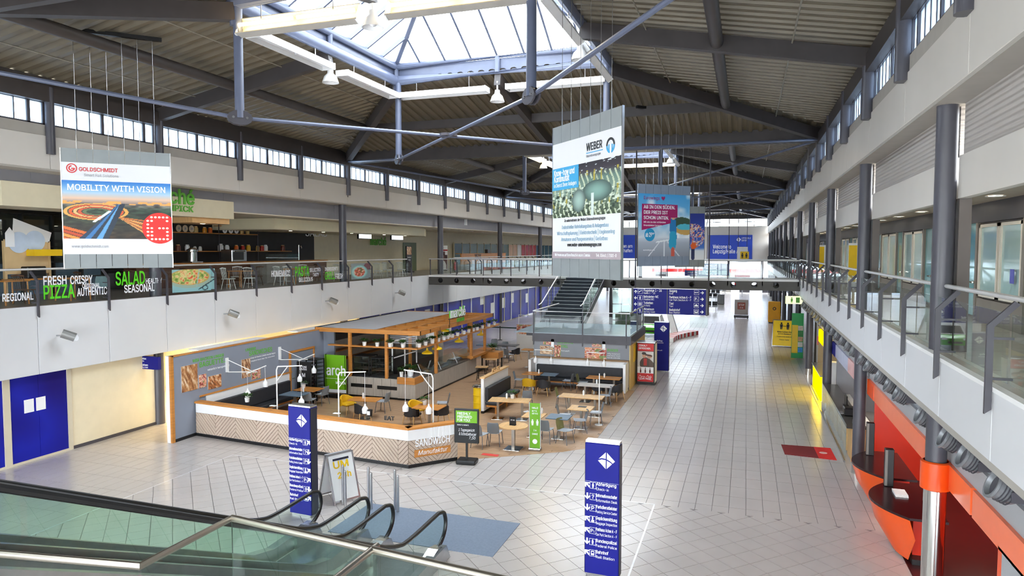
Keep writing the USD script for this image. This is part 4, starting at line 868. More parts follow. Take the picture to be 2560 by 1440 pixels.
mm = lines([('1 Tagesgericht', -.27, .98, .085, .5, False), ('& Schnitzelburger', -.24, .86, .085, .54, False), ('7,50', .08, .75, .08, .2, False)]); mm = (mm[0] + mm[0][:, 1:2] * np.array([.12, 0, 0]) - np.array([.1, 0, 0]), mm[1])
part(t, 'chalk_lettering', fr(mm, (0, -.043, 0), (1, 0, 0), (0, 0, 1)), m_signw, label='white chalk handwriting')
t = thing('rollup_sign', 'narrow green roll-up sign with white pictograms at the cafe entrance', 'sign', (-6.3, 20.8, 0), 4)
part(t, 'base', cbox(-.2, .2, -.12, .12, 0, .08, .02), m_steel); part(t, 'sheet', box(-.17, .17, -.006, .006, .08, 1.52), m_lime); part(t, 'frame', [box(x - .012, x + .012, -.01, .01, .06, 1.55) for x in (-.18, .18)], m_steel)
part(t, 'lettering', fr(lines([('HALLO', -.1, 1.34, .06, .2, True), ('BITTE', -.1, 1.24, .05, .16, False), ('ABSTAND', -.1, 1.16, .05, .2, False), ('2 m', -.05, .62, .05, .1, True), ('DANKE', -.09, .5, .05, .18, True)]), (0, -.008, 0), (1, 0, 0), (0, 0, 1)), m_signw)
def pers(h): return join([mv(ext([(math.cos(a)*.13*h, math.sin(a)*.13*h) for a in np.arange(10)*math.pi/5], .004), 0, h*.87), ext([(-.17*h, .3*h), (.17*h, .3*h), (.2*h, .72*h), (-.2*h, .72*h)], .004), ext([(-.13*h, 0), (-.02*h, 0), (-.02*h, .34*h), (-.15*h, .34*h)], .004), ext([(.02*h, 0), (.13*h, 0), (.15*h, .34*h), (.02*h, .34*h)], .004)])
part(t, 'pictogram', fr(join(mv(pers(.2), -.08, .8), mv(pers(.2), .08, .8)), (0, -.008, 0), (1, 0, 0), (0, 0, 1)), m_signw); part(t, 'badge', fr(mv(ext([(math.cos(a)*.08, math.sin(a)*.08) for a in np.arange(18)*math.pi/9], .004), 0, .28), (0, -.008, 0), (1, 0, 0), (0, 0, 1)), m_signw)
solo('floor_sticker', box(-7.75, -7.2, 19.75, 19.95, .002, .006), M('red_sticker', '#d8433c', .4), 'red distance sticker on the plank floor before the grey chairs', 'sticker'); solo('floor_sticker', ext([(-8.35, 25.6), (-7.95, 25.6), (-8.15, 25.95)], .004, .002), m_signw, 'small white arrow sticker on the plank floor behind the booth table', 'sticker')
for k, x in enumerate(np.linspace(-5.0, -4.9, 1)): 
    t = thing('bottle_post', 'thin white post lamp stand at the concourse edge of the cafe', 'post', (-5.0, 24.6, 0)); part(t, 'pole', cyl((0, 0, 0), (0, 0, 1.9), .02, 8), m_wht, True); part(t, 'foot', lathe([(.001, .03), (.16, .02), (.16, 0)], 16), m_wht, 40)
# ================================================================ the food kiosk
m_kroof = M('kiosk_roof_board', '#c6c4c8', .6, var=.04); m_grain = M('pale_wood_grain', '#b4aba0', .5, var=.12, scale=2.5, stretch=(9, 9, .8), isl=.05)
kx0, kx1, kxm, ky0, ky1, kz = -18.1, -12.95, -15.2, 26.05, 34.9, 2.95
ks = thing('food_kiosk', 'oak framed food kiosk with a grey roof and an open pergola edge', 'kiosk')
part(ks, 'roof_board', box(kx0, kxm, ky0 + .06, ky1, kz - .05, kz), m_kroof); part(ks, 'roof_edge', box(kx0 - .04, kx0, ky0, ky1, kz - .1, kz + .03), m_black)
part(ks, 'fascia_beam', box(kx0, kx1, ky0 - .03, ky0 + .07, kz - .16, kz + .02), m_oak); part(ks, 'fascia_beam', box(kx1 - .1, kx1, ky0, ky1, kz - .16, kz + .02), m_oak); part(ks, 'fascia_beam', box(kx0, kx1, ky1 - .08, ky1, kz - .16, kz + .02), m_oak)
part(ks, 'pergola_beam', box(kxm - .04, kxm + .04, ky0, ky1, kz - .14, kz), m_oak); part(ks, 'pergola_beam', box(-14.12, -14.04, ky0, ky1, kz - .14, kz), m_oak)
for k in range(1, 9): part(ks, 'pergola_slat', box(kxm, kx1, ky0 + 1.0*k - .04, ky0 + 1.0*k + .04, kz - .14, kz), m_oak)
sx_ = -13.15; ry = [PX(u, 900, sx_)[1] for u in (1090, 1178, 1212)]
posts = [(-16.35, ky0), (-14.55, ky0), (sx_, ry[0]), (sx_, ry[1]), (sx_, ry[2])]
for x, y in posts: part(ks, 'post', box(x - .06, x + .06, y - .06, y + .06, .85, kz - .15), m_oak)
for x, y in ((kxm, 29.5), (kxm, 32.5), (-14.3, 34.7)): part(ks, 'post', box(x - .06, x + .06, y - .06, y + .06, 0, kz - .15), m_oak)
shz = 2.25
part(ks, 'plant_shelf', box(-17.4, sx_ + .1, ky0 - .12, ky0 + .14, shz - .05, shz), m_oak); part(ks, 'plant_shelf', box(sx_ - .14, sx_ + .14, ky0, ky1 + 1.2, shz - .05, shz), m_oak)
part(ks, 'counter_front', box(-16.4, -13.4, 25.95, 26.05, .1, .88), m_grain); part(ks, 'counter_front', box(-13.32, -13.2, 26.0, ry[1], .1, .82), m_grain)
for k in range(12): part(ks, 'counter_board', box(-13.2, -13.185, 26.05 + .58*k, 26.05 + .58*k + .57, .1, .82), m_grain)
for k in range(6): part(ks, 'counter_board', box(-16.4 + .42*k, -16.4 + .42*k + .41, 25.93, 25.95, .1, .88), m_grain)
part(ks, 'plinth', [box(-16.4, -13.3, 26.0, 26.1, 0, .1), box(-13.34, -13.24, 26.0, 34.4, 0, .1)], m_black)
part(ks, 'dark_vent', [box(-16.25, -15.2, 25.92, 25.93, .45, .6), box(-14.95, -14.0, 25.92, 25.93, .42, .57)], m_black)
part(ks, 'oak_corner', [box(-13.95, -13.12, 25.85, 26.7, .72, .98), box(-13.95, -13.12, 25.85, 26.7, .98, 1.0)], m_oak); part(ks, 'corner_front', [box(-13.95, -13.14, 25.88, 25.92, .1, .72), box(-13.16, -13.12, 25.9, 26.7, .1, .72)], m_grain)
part(ks, 'steel_worktop', box(-13.9, -13.2, 25.9, 26.66, 1.0, 1.015), m_steel); part(ks, 'worktop', box(-13.95, -13.2, 26.7, ry[1], .82, .88), M('dark_worktop', '#55514d', .3)); part(ks, 'oak_worktop', box(-13.8, -13.0, ry[1] - .1, ry[2] + 1.2, .9, 1.02), m_oak)
part(ks, 'worktop', box(-16.4, -14.0, 26.05, 26.9, .88, .92), m_black)
part(ks, 'back_wall', box(-18.1, -18.0, 26.5, 35, 0, kz - .1), m_grain); part(ks, 'dark_wall', box(-18.05, -17.98, 26.5, 35, 2.2, kz - .1), M('graphite', '#4a474c', .6)); part(ks, 'end_wall', box(-18.1, -15.2, 33.2, 33.3, 0, kz - .1), m_grain)
for z in (1.3, 1.75): part(ks, 'wall_shelf', box(-17.98, -17.6, 26.8, 32, z, z + .04), m_oak)
part(ks, 'hood', box(-16.6, -15.2, 29.6, 32.6, 1.9, 2.4), m_steel); part(ks, 'back_counter', box(-17.2, -15.4, 28.6, 32.8, 0, .95), M('dark_counter', '#2d2b2c', .3)); part(ks, 'white_shelf_frame', [box(-15.05, -15.0, y, y + .05, .95, 2.3) for y in (27.4, 28.6, 29.8)] + [box(-15.05, -15.0, 27.4, 29.85, z, z + .04) for z in (1.5, 2.26)], m_wht)
part(ks, 'slatted_screen', [beam((-16.0, 29.0, 2.0 + .08*k), (-14.6, 29.0, 2.0 + .08*k), .02, .03) for k in range(10)], m_wht)
part(ks, 'menu_board', box(-14.6, -14.0, 30.0, 30.04, 2.05, 2.6), m_wht); part(ks, 'menu_board', box(-13.9, -13.45, 30.4, 30.44, 2.05, 2.65), m_wht); part(ks, 'menu_print', [box(-13.8, -13.55, 30.385, 30.4, 2.12 + .13*k, 2.19 + .13*k) for k in range(4)], m_green)
def case(label, x0, x1, y0, y1, z0, z1, n):
    t = thing('display_case', label, 'display case')
    part(t, 'frame', [box(x, x + .03, y, y + .03, z0, z1) for x in (x0, x1 - .03) for y in (y0, y1 - .03)] + [box(x0, x1, y0, y1, z1, z1 + .03), box(x0, x1, y0, y1, z0, z0 + .06)], m_black)
    for k in range(1, n + 1): part(t, 'shelf', box(x0 + .03, x1 - .03, y0 + .05, y1 - .05, z0 + (z1-z0)*k/(n+1), z0 + (z1-z0)*k/(n+1) + .015), m_steel)
    part(t, 'front_pane', box(x0 + .03, x1 - .03, y0, y0 + .008, z0 + .06, z1), m_glass); part(t, 'side_pane', box(x1 - .008, x1, y0 + .03, y1 - .03, z0 + .06, z1), m_glass)
case('tall black chilled display case at the kiosk front, left of the two', -16.25, -15.45, 26.1, 26.85, .92, 1.75, 2); case('tall black chilled display case at the kiosk front, right of the two', -15.35, -14.65, 26.1, 26.85, .92, 1.7, 2)
t = thing('sneeze_guard', 'sloping glass guard over the kiosk side counter', 'glass guard')
for k in range(3): part(t, 'pane', fr(ext([(0, 0), (1.7, 0), (1.7, .5), (0, .5)], .01), (-13.3, 27.0 + 1.9*k, .95), (0, 1, 0), (-.5, 0, .86)), m_glass)
part(t, 'bracket', [cyl((-13.3, 27 + 1.9*k, .86), (-13.55, 27 + 1.9*k, 1.4), .015, 6) for k in range(4)], m_steel)
for k in range(3):
    t = thing('steel_pan', f'rectangular steel food pan on the kiosk side counter, {("nearest", "middle", "farthest")[k]} of three', 'pan', (-13.62, 27.8 + 1.7*k, .88)); part(t, 'pan', box(-.2, .2, -.5, .5, 0, .1), m_steel); part(t, 'lid', hull([(-.2, -.5, .1), (.2, -.5, .1), (-.2, .5, .1), (.2, .5, .1), (-.14, -.44, .16), (.14, -.44, .16), (-.14, .44, .16), (.14, .44, .16)]), m_chrome)
g = thing('kiosk_sign', 'green and white marche letters on a frame above the pergola', 'sign')
y0 = PX(1122, 795, kx1)[1]; y1 = PX(1160, 785, kx1)[1]
part(g, 'lettering', fr(txt('march\u00e9', .42, (y1 - y0), True, d=.05), (kx1, y0, kz + .32), (0, 1, 0), (0, 0, 1)), m_green, label='green letters marche'); part(g, 'lettering_edge', fr(txt('march\u00e9', .42, (y1 - y0), True, d=.02), (kx1 + .06, y0 + .02, kz + .31), (0, 1, 0), (0, 0, 1)), m_signw)
part(g, 'small_lettering', fr(txt('M\u00d6VENPICK', .16, (y1 - y0)*.5, True, d=.03), (kx1, y0 + (y1-y0)*.5, kz + .04), (0, 1, 0), (0, 0, 1)), m_green); part(g, 'frame', [box(kx1 - .02, kx1, y0, y1, kz + .24, kz + .27)] + [box(kx1 - .02, kx1, y, y + .03, kz, kz + .27) for y in (y0 + .1, y1 - .1)], m_black)
# plants on the shelf, yellow pendants
for k, u in enumerate((911, 943, 975, 1007)): copy(H0, (PY(u, 840, ky0)[0], ky0, shz), 37*k, f'potted herb on the front kiosk shelf, {("leftmost", "second from the left", "third from the left", "rightmost")[k]}', sc=(1.1, 1.1, 1.1))
us = (1048, 1064, 1081, 1096, 1110, 1119, 1131, 1144, 1160, 1172, 1183, 1193, 1206, 1222, 1236)
for k, u in enumerate(us): copy(H0, (sx_, min(PX(u, 850, sx_)[1], ky1 + 1.1), shz), 51*k, f'potted herb on the long kiosk side shelf, {ORD[k]} from the kiosk corner', 'herbs on the kiosk side shelf', (1.1, 1.1, 1.1))
copy(H0, (-13.55, 26.3, 1.015), 0, 'big basil pot on the steel kiosk corner', sc=(1.7, 1.7, 1.6)); copy(H0, (-13.82, 26.0, 1.015), 20, 'tall narrow potted herb on the steel kiosk corner', sc=(1., 1., 1.3))
for (u, v, y), l in zip(((1068, 884, 27.5), (1093, 873, 28.2), (1148, 855, 31.6), (1115, 828, 30.5), (1203, 838, 34.6)), ('nearest the kiosk corner', 'second from the kiosk corner', 'in the middle of the counter', 'hung high behind the marche sign', 'at the far end of the kiosk')):
    p = PY(u, v, y); t = thing('yellow_pendant', f'yellow enamel pendant lamp {l}', 'lamp', p)
    part(t, 'shade', lathe([(.24, 0), (.22, .06), (.1, .12), (.05, .15), (.04, .25), (.001, .26)], 20), m_yellow, 40); part(t, 'cord', cyl((0, 0, .25), (0, 0, max(.3, kz - .1 - p[2])), .008, 5), m_black)
# roller banner, tray trolley, black poster board left of the kiosk
t = thing('green_banner', 'green banner stand with white letters march beside the kiosk front', 'banner', (-16.75, 25.55, 0))
part(t, 'sheet', box(-.56, .5, -.01, .01, .22, 1.86), m_lime); part(t, 'foot_band', box(-.56, .5, -.014, -.01, .22, .36), m_signw); part(t, 'base', box(-.55, .5, -.15, .15, 0, .12), m_black); part(t, 'pole', [box(x - .015, x + .015, -.01, .02, .1, 1.88) for x in (-.5, .45)], m_black)
part(t, 'lettering', fr(lines([('arch', -.5, .98, .42, .98, True), ('M\u00d6VEN', -.02, .6, .11, .5, True)]), (0, -.012, 0), (1, 0, 0), (0, 0, 1)), m_signw); part(t, 'rule', box(-.52, .46, -.016, -.01, .82, .835), m_signw)
t = thing('tray_trolley', 'black tray trolley on castors between the poster board and the green banner', 'trolley', (-17.35, 24.95, 0))
part(t, 'frame', [box(x, x + .04, y, y + .04, .12, 1.75) for x in (-.3, .2) for y in (-.3, .26)] + [box(-.3, .24, -.3, .3, 1.72, 1.76)], m_black)
for k in range(9): part(t, 'tray', box(-.27, .21, -.28, .28, .25 + .165*k, .27 + .165*k), m_black)
for x in (-.27, .22):
    for y in (-.27, .28): part(t, 'castor', cyl((x - .02, y, .06), (x + .02, y, .06), .06, 10), m_black)
t = thing('poster_board', 'black poster board with a white heart at the oak framed door', 'board', (-17.3, 24.15, 0), 0)
part(t, 'board', cbox(-.42, .28, -.04, .04, .1, 1.75, .02), m_black); part(t, 'foot', box(-.4, .26, -.2, .2, 0, .1), m_black)
part(t, 'lettering', fr(lines([('STONE', -.25, 1.5, .08, .34, True), ('OVEN', -.25, 1.4, .08, .34, True), ('M', -.16, 1.12, .16, .17, True), ('herzlich', -.2, .9, .05, .28, False), ('willkommen', -.2, .83, .05, .32, False)]), (0, -.044, 0), (1, 0, 0), (0, 0, 1)), m_signw)
hp = [(16*math.sin(a)**3, 13*math.cos(a) - 5*math.cos(2*a) - 2*math.cos(3*a) - math.cos(4*a)) for a in np.linspace(0, 6.28, 28)[:-1]]
part(t, 'heart', fr(mv(ext([(x*.008, y*.008) for x, y in hp], .004), .1, .6), (0, -.044, 0), (1, 0, 0), (0, 0, 1)), m_signw)
# bar stools by the counter end
def stool(label, x, y):
    t = thing('bar_stool', label, 'stool', (x, y, 0), 10); part(t, 'seat', cbox(-.3, .3, -.22, .22, .62, .66, .01), m_oakl)
    for a in (-1, 1):
        for b in (-1, 1): part(t, 'leg', beam((a*.15, b*.15, .62), (a*.24, b*.2, 0), .025, .025), m_black)
    part(t, 'brace', [beam((-.2, b*.18, .25), (.2, b*.18, .25), .02, .02) for b in (-1, 1)], m_black); return t
for (u, v), l in zip(((1205, 916), (1228, 897)), ('nearer the counter front', 'farther from the counter front')): p = PZ(u, v, .66); stool(f'wood topped stool with black legs at the kiosk counter end, {l}', p[0], p[1])
p = PZ(1230, 878, .95); t = thing('oak_planter', 'oak box table with a plant at the far end of the kiosk', 'planter', (p[0], p[1], 0)); part(t, 'box', cbox(-.5, .5, -.35, .35, .6, .95, .01), m_oak); part(t, 'leg', [box(x - .03, x + .03, y - .03, y + .03, 0, .6) for x in (-.45, .45) for y in (-.3, .3)], m_black); part(t, 'foliage', tuft(60, .28, .5, .95, 8), m_leaf)
# ---- red drinks cooler
t = thing('drinks_cooler', 'red and white cola cooler with a printed front beside the landing box', 'cooler', (-4.42, 32.7, 0))
w2 = .42; part(t, 'cabinet', cbox(-w2, w2, 0, .75, .08, 2.0, .02), M('cooler_dark', '#2c2a2b', .35)); part(t, 'base', box(-w2, w2, .02, .72, 0, .08), m_black); part(t, 'side_panel', box(w2, w2 + .012, .04, .72, .12, 1.96), m_wht); part(t, 'top_panel', box(-w2, w2, 0, .75, 2.0, 2.04), m_steel)
part(t, 'header', box(-w2 + .03, w2 - .06, -.02, 0, 1.62, 1.98), m_red); part(t, 'footer', box(-w2 + .03, w2 - .06, -.02, 0, .16, .56), m_red)
part(t, 'lettering', fr(lines([('EISKALT', -.34, 1.84, .08, .4, True), ('ERFRISCHEN.', -.34, 1.71, .08, .56, True)]), (0, -.024, 0), (1, 0, 0), (0, 0, 1)), m_signw)
mm = txt('Coca-Cola', .17, .6, False); mm = (mm[0] + mm[0][:, 1:2]*np.array([.35, 0, 0]), mm[1])
part(t, 'script_lettering', fr(mm, (-.36, -.024, .3), (1, 0, 0), (0, 0, 1)), m_signw, label='white script Coca-Cola'); part(t, 'swash', fr(ext([(-.3, .25), (.0, .29), (.28, .24), (.28, .26), (.0, .31), (-.3, .27)], .003), (0, -.024, 0), (1, 0, 0), (0, 0, 1)), m_signw)
def drinker(s, t):
    c = np.empty(s.shape + (3,)); c[:] = lin_srgb('#c9c4bf')
    paint(c, ((s - .5)/.36)**2 + ((t - .2)/.42)**2 < 1, '#4a3b33'); paint(c, (abs(s - .48) < .1) & (t < .55) & (t > .1), '#b8342c'); paint(c, ((s - .42)/.13)**2 + ((t - .74)/.15)**2 < 1, '#c99a7c'); paint(c, ((s - .4)/.14)**2 + ((t - .87)/.09)**2 < 1, '#2d2320')
    paint(c, ((s - .75)/.16)**2 + ((t - .7)/.13)**2 < 1, '#b98a70'); paint(c, (abs(t - .8 + .2*(s - .5)) < .05) & (s > .48) & (s < .9), '#46241c'); paint(c, (s > .72) & (t < .62) & (s + t < 1.3), '#5a473d'); return c
picture(t, 'poster', (-.39, -.012, .86), (1, 0, 0), (0, 0, 1), .75, .74, 60, 60, drinker); part(t, 'white_strip', box(-.39, .36, -.012, 0, .56, .86), m_wht)
for k in range(3): part(t, 'bottle_print', fr(ext([(-.03, 0), (.03, 0), (.035, .1), (.014, .18), (.014, .25), (-.014, .25), (-.014, .18), (-.035, .1)], .004), (-.24 + .22*k, -.016, .58), (1, 0, 0), (0, 0, 1)), M('cola_brown', '#5a1f18', .3) if k == 0 else '/World/Looks/cola_brown')
# ================================================================ signs, banners
m_navyb = M('navy_sign_dark', '#23263a', .4)
def emblem(s):                                                 # white diamond in four facets
    dm = Polygon([(0, s), (s, 0), (0, -s), (-s, 0)]); c1 = Polygon([(-.05*s, -2*s), (.07*s, -2*s), (.07*s, 2*s), (-.05*s, 2*s)])
    arc = Polygon([(-s, .1*s), (-.5*s, .26*s), (0, .2*s), (.5*s, -.05*s), (s, -.45*s), (s, -.58*s), (.5*s, -.2*s), (0, .05*s), (-.5*s, .1*s), (-s, -.08*s)])
    return ext(dm.difference(c1).difference(arc), .004)
def arrow(s, a):
    m = ext([(-.12*s, -.5*s), (.12*s, -.5*s), (.12*s, .1*s), (.38*s, -.14*s), (.5*s, .02*s), (0, .52*s), (-.5*s, .02*s), (-.38*s, -.14*s), (-.12*s, .1*s)], .004)
    return mv(m, rz=a)
def pict(k, s):                                                # small white pictogram in a frame
    fr_ = ext(sbox(0, 0, s, s).difference(sbox(.05*s, .05*s, .95*s, .95*s)), .003)
    x = [pers(s*.75), txt('?', .6*s, None, True), txt('P', .6*s, None, True), join(ext([(0, 0), (.45*s, 0), (.45*s, .35*s), (0, .35*s)], .004), mv(pers(.6*s), .2*s, .3*s)), join(txt('P', .5*s, None, True), mv(txt('1', .3*s), .45*s)), pers(s*.75),
         ext(sbox(0, .1*s, .5*s, .75*s).difference(sbox(.08*s, .4*s, .42*s, .62*s)), .004), ext([(0, .1*s), (.3*s, .3*s), (.75*s, .62*s), (.6*s, .68*s), (.3*s, .45*s), (.0, .5*s), (.12*s, .32*s)], .004), ext([(0, .15*s), (.7*s, .15*s), (.7*s, .38*s), (.55*s, .42*s), (.45*s, .62*s), (.2*s, .62*s), (.1*s, .4*s), (0, .38*s)], .004),
         ext(sbox(0, .15*s, .65*s, .7*s).difference(sbox(.08*s, .4*s, .57*s, .62*s)), .004), join(pers(.7*s), mv(pers(.7*s), .35*s)), txt('EXIT', .28*s, .8*s, True)][k]
    c = (x[0].max(0) + x[0].min(0)) / 2
    return join(fr_, mv(x, s/2 - c[0], s/2 - c[1]))
ROWS = [('Abfertigung', 'Check-in', 0), ('Informationsschalter', 'Information Desk', 1), ('Parkdienstleister', 'Parking Service Center', 2), ('Gep\u00e4ckermittlung', 'Baggage Inspection', 3), ('Parkhaus Achse A - F', 'Car Park Section A - F', 4), ('Bundespolizei', 'Federal Police', 5), ('Bahnhof', 'Rail Station', 6)]
def tower(label, x, y, W, H, D, left, arrows, rz=0, fine=True):
    t = thing('info_pillar', label, 'sign', (x, y, 0), rz)
    part(t, 'body', cbox(-W/2, W/2, 0, D, .06, H, .01), m_navy); part(t, 'side', [box(W/2, W/2 + .012, .03, D - .03, .06, H - .02), box(-W/2 - .012, -W/2, .03, D - .03, .06, H - .02)], m_navyb, label='dark metal side'); part(t, 'cap', box(-W/2, W/2, .02, D - .02, H, H + .04), m_steel); part(t, 'foot', box(-W/2 + .04, W/2 - .04, .03, D - .03, 0, .06), m_steel)
    F = lambda m: fr(m, (-W/2, -.001, 0), (1, 0, 0), (0, 0, 1))
    part(t, 'emblem', F(mv(emblem(.15*W/.62 + .01), W*.62, H - .32)), m_signw, label='white diamond emblem')
    if not fine: part(t, 'lettering', F(lines([('Abflug', .12, H - 1.0, .07, .3, True), ('Departures', .12, H - 1.1, .06, .35, False), ('Ankunft', .12, H - 1.5, .06, .3, False)])), m_signw); return t
    for k, (a, b, c) in enumerate(ROWS):
        z = H - .86 - .225*k; tx = W*.02 if left else W*.33
        part(t, 'lettering', F(lines([(a, tx, z + .035, .062, min(.036*len(a), W*.62), True), (b, tx, z - .06, .05, min(.031*len(b), W*.62), False)])), m_signw)
        part(t, 'pictogram', F(mv(pict(c, .13), W*.68 if left else W*.14, z - .04)), m_signw); part(t, 'arrow', F(mv(arrow(.13, arrows[k]), W*.93 if left else W*.07, z + .03)), m_signw)
    part(t, 'rule', F(box(0, W, H - .76, H - .757, 0, .002)), m_signw)
    return t
p1a, p1b = PZ(722, 1287, 0), PZ(777, 1298, 0); H1 = PY(722, 1016, p1a[1])[2]
U = math.pi/4
tower('blue information pillar by the escalators, seen beside the chevron counter', (p1a[0]+p1b[0])/2, p1a[1], .64, H1, .28, True, [-U, math.pi, math.pi, -U, -U, math.pi, -U], -4)
p2a, p2b = PZ(1463, 1106, H1), PZ(1550, 1112, H1); w2_ = p2b[0] - p2a[0]
tower('tall blue information pillar standing alone on the concourse in the foreground', (p2a[0]+p2b[0])/2, p2a[1], w2_, H1, .24, False, [U, math.pi, math.pi, U, U, math.pi, U], -2)
p3 = PZ(1648, 929, 0); tower('distant blue information pillar behind the cola cooler', p3[0] + .1, p3[1], .75, PY(1648, 806, p3[1])[2], .3, False, None, 0, False)
# ---- hanging direction sign
hy = 36.0; hx0, hx1, hz0, hz1 = PY(1583, 785, hy)[0], PY(1764, 785, hy)[0], PY(1583, 783, hy)[2], PY(1583, 721, hy)[2]
t = thing('hanging_sign', 'large blue two-panel direction sign hanging under the bridge line', 'sign'); xm = hx0 + (hx1 - hx0)*.475
part(t, 'panel', box(hx0, xm - .02, hy, hy + .18, hz0, hz1), m_navy); part(t, 'panel', box(xm + .02, hx1, hy, hy + .18, hz0, hz1), m_navy)
part(t, 'frame', [box(x - .05, x + .05, hy - .01, hy + .2, hz0 - .03, hz1 + .02) for x in (hx0 - .05, hx1 + .05)] + [box(xm - .02, xm + .02, hy - .005, hy + .19, hz0, hz1)], m_dark); part(t, 'top_edge', box(hx0, hx1, hy - .003, hy + .18, hz1, hz1 + .02), m_steel)
for x in (hx0 + .08, hx1 + .12): part(t, 'hanger', cyl((x, hy + .1, hz0), (x, hy + .1, roofz(x, hy)), .035, 8), m_dark)
hh = (hz1 - hz0) / 4
for k, (a, b, c, ar) in enumerate((('Flugsteige 1 - 26', 'Gates 1 - 26', 7, 0), ('Behinderten-WC', 'Disabled WC', 5, U*2), ('Toiletten', 'Toilets', 10, U*2), ('Wickelraum', 'Nursing room', 0, U*2))):
    F = lambda m: fr(m, (hx0, hy - .001, hz1 - hh*(k + 1)), (1, 0, 0), (0, 0, 1))
    part(t, 'lettering', F(lines([(a, .52, hh*.55, .12, .055*len(a), True), (b, .52, hh*.15, .1, .05*len(b), False)])), m_signw); part(t, 'pictogram', F(mv(pict(c, .24), .23, hh*.15)), m_signw); part(t, 'arrow', F(mv(arrow(.17, ar), .12, hh*.5)), m_signw)
for k, (a, b, c) in enumerate((('Ausgang', 'Exit', 11), ('Parkhaus Achse A - F', 'Car Park Section A - F', 4), ('Taxi', 'Taxi', 8), ('Busbahnhof', 'Bus Station', 9))):
    F = lambda m: fr(m, (xm, hy - .001, hz1 - hh*(k + 1)), (1, 0, 0), (0, 0, 1)); wd = hx1 - xm
    part(t, 'lettering', F(lines([(a, .1, hh*.55, .12, .055*len(a), True), (b, .1, hh*.15, .1, .05*len(b), False)])), m_signw); part(t, 'pictogram', F(mv(pict(c, .24), wd - .58, hh*.15)), m_signw); part(t, 'arrow', F(mv(arrow(.17, -U*2), wd - .18, hh*.5)), m_signw)
# ---- hanging advertising banners
m_paper = M('banner_paper', '#d9dade', .6, var=.01)
m_slat = M('banner_slat', '#868c8e', .5, var=.05)
def banner(label, TL, TR, vb, d1, ztop_roof, cols, slat='/World/Looks/banner_slat'):
    r1, r2 = ray(*TL), ray(*TR); a = EYE + r1*d1; d2 = d1 * r1[2] / r2[2]; b = EYE + r2*d2; zb = (EYE + ray(TL[0], vb)*d1)[2]
    e = b - a; e[2] = 0; W = np.linalg.norm(e); e /= W; H = a[2] - zb; o = np.array([a[0], a[1], zb]); n = np.cross(e, [0, 0, 1.])
    t = thing('hanging_banner', label, 'banner', o, math.degrees(math.atan2(e[1], e[0])))
    N = cols
    for k in range(N):
        x0, x1 = W*k/N, W*(k+1)/N
        for z0, z1 in ((.885*H, H), (0, .12*H)): part(t, 'slat', box(x0 + .006, x1 - .006, -.015, .015, z0, z1), slat)
    part(t, 'sheet', box(0, W, -.02, .02, .12*H, .885*H), m_paper)
    for x in (0, W): part(t, 'edge_profile', box(x - .012, x + .012, -.025, .025, 0, H), m_steel)
    ztop_roof = roofz(*(o + e*W/2)[:2]) - .1
    for k in range(1, N): w_ = part(t, 'wire', cyl((W*k/N, 0, H), (W*k/N, 0, ztop_roof - zb), .006, 4), m_steel); part(w_, 'turnbuckle', cyl((W*k/N, 0, H), (W*k/N, 0, H + .35), .014, 5), m_steel)
    part(t, 'hanging_rail', box(-.1, W*.95, -.06, .06, ztop_roof - zb, ztop_roof - zb + .1), m_black)
    P = lambda s0, t0, s1, t1: ((s0*W, -.022, t0*H), (1, 0, 0), (0, 0, 1), (s1 - s0)*W, (t1 - t0)*H)
    T = lambda rows: fr(lines([(s, x*W, z*H, h, w*W if w else None, bo) for s, x, z, h, w, bo in rows]), (0, -.024, 0), (1, 0, 0), (0, 0, 1))
    return t, W, H, P, T
def mask_seg(s, t, p, q, w):
    d = np.array(q) - p; L = d @ d; k = np.clip(((s - p[0])*d[0] + (t - p[1])*d[1]) / L, 0, 1)
    return np.hypot(s - p[0] - k*d[0], t - p[1] - k*d[1]) < w
def highway(s, t):
    c = ramp(t, [(0, '#3a2416'), (.5, '#2f4a38'), (.62, '#8a7a74'), (.7, '#d9b59a'), (.8, '#9fc0dc'), (1, '#1d6fc0')]); n = fnoise(s, t*2, 14, 3)
    g = t < .62; k = np.clip(n*1.6 - .3, 0, 1)[..., None]; c = np.where(g[..., None], c*(.35 + .9*k), c)
    x = s - .3; y = (t - .47)*2.0
    for r0, col in ((.15, '#c9502a'), (.19, '#e8b070'), (.23, '#d8541e'), (.275, '#e9a24e'), (.105, '#5a6a48')):
        paint(c, (np.abs(np.hypot(x, y) - r0) < .016) & g, col)
    for k in range(9): paint(c, mask_seg(s, t, (.42, .48 - .01*k), (1.1, -.32 + .07*k), .008) & g, ('#e8a45a', '#7a4a2c', '#c8702c')[k % 3])
    for k in range(6): paint(c, mask_seg(s, t, (-.1, .25 - .06*k), (.35, .02 - .07*k), .022) & g, ('#e0641c', '#b8401a', '#f08a34')[k % 3])
    for k, col in enumerate(('#16324e', '#2f6ea8', '#1b2a3c', '#5a9ad0', '#16283c')): paint(c, mask_seg(s, t, (.14 + .055*k, -.05), (.52 + .004*k, .6), .026) & g, col)
    paint(c, mask_seg(s, t, (.28, .3), (.42, .48), .014), '#d5e6f2'); paint(c, (t > .6) & (t < .66) & (n > .55), '#e8a050'); return c
t, W, H, P, T = banner('hanging banner with a night motorway photo and a red dotted G disc', (150, 369), (425, 384), 672, 18.3, 12.35, 7, m_slat)
picture(t, 'photo_print', *P(0, .25, 1, .735), 150, 110, highway, label='night motorway photograph')
part(t, 'red_lettering', T([('GOLDSCHMIDT', .155, .815, .1, .35, True)]), m_red); part(t, 'grey_lettering', T([('Smart Rail Solutions', .2, .772, .075, .31, False), ('www.goldschmidt.com', .07, .175, .075, .33, False)]), M('print_grey', '#8f9096', .5))
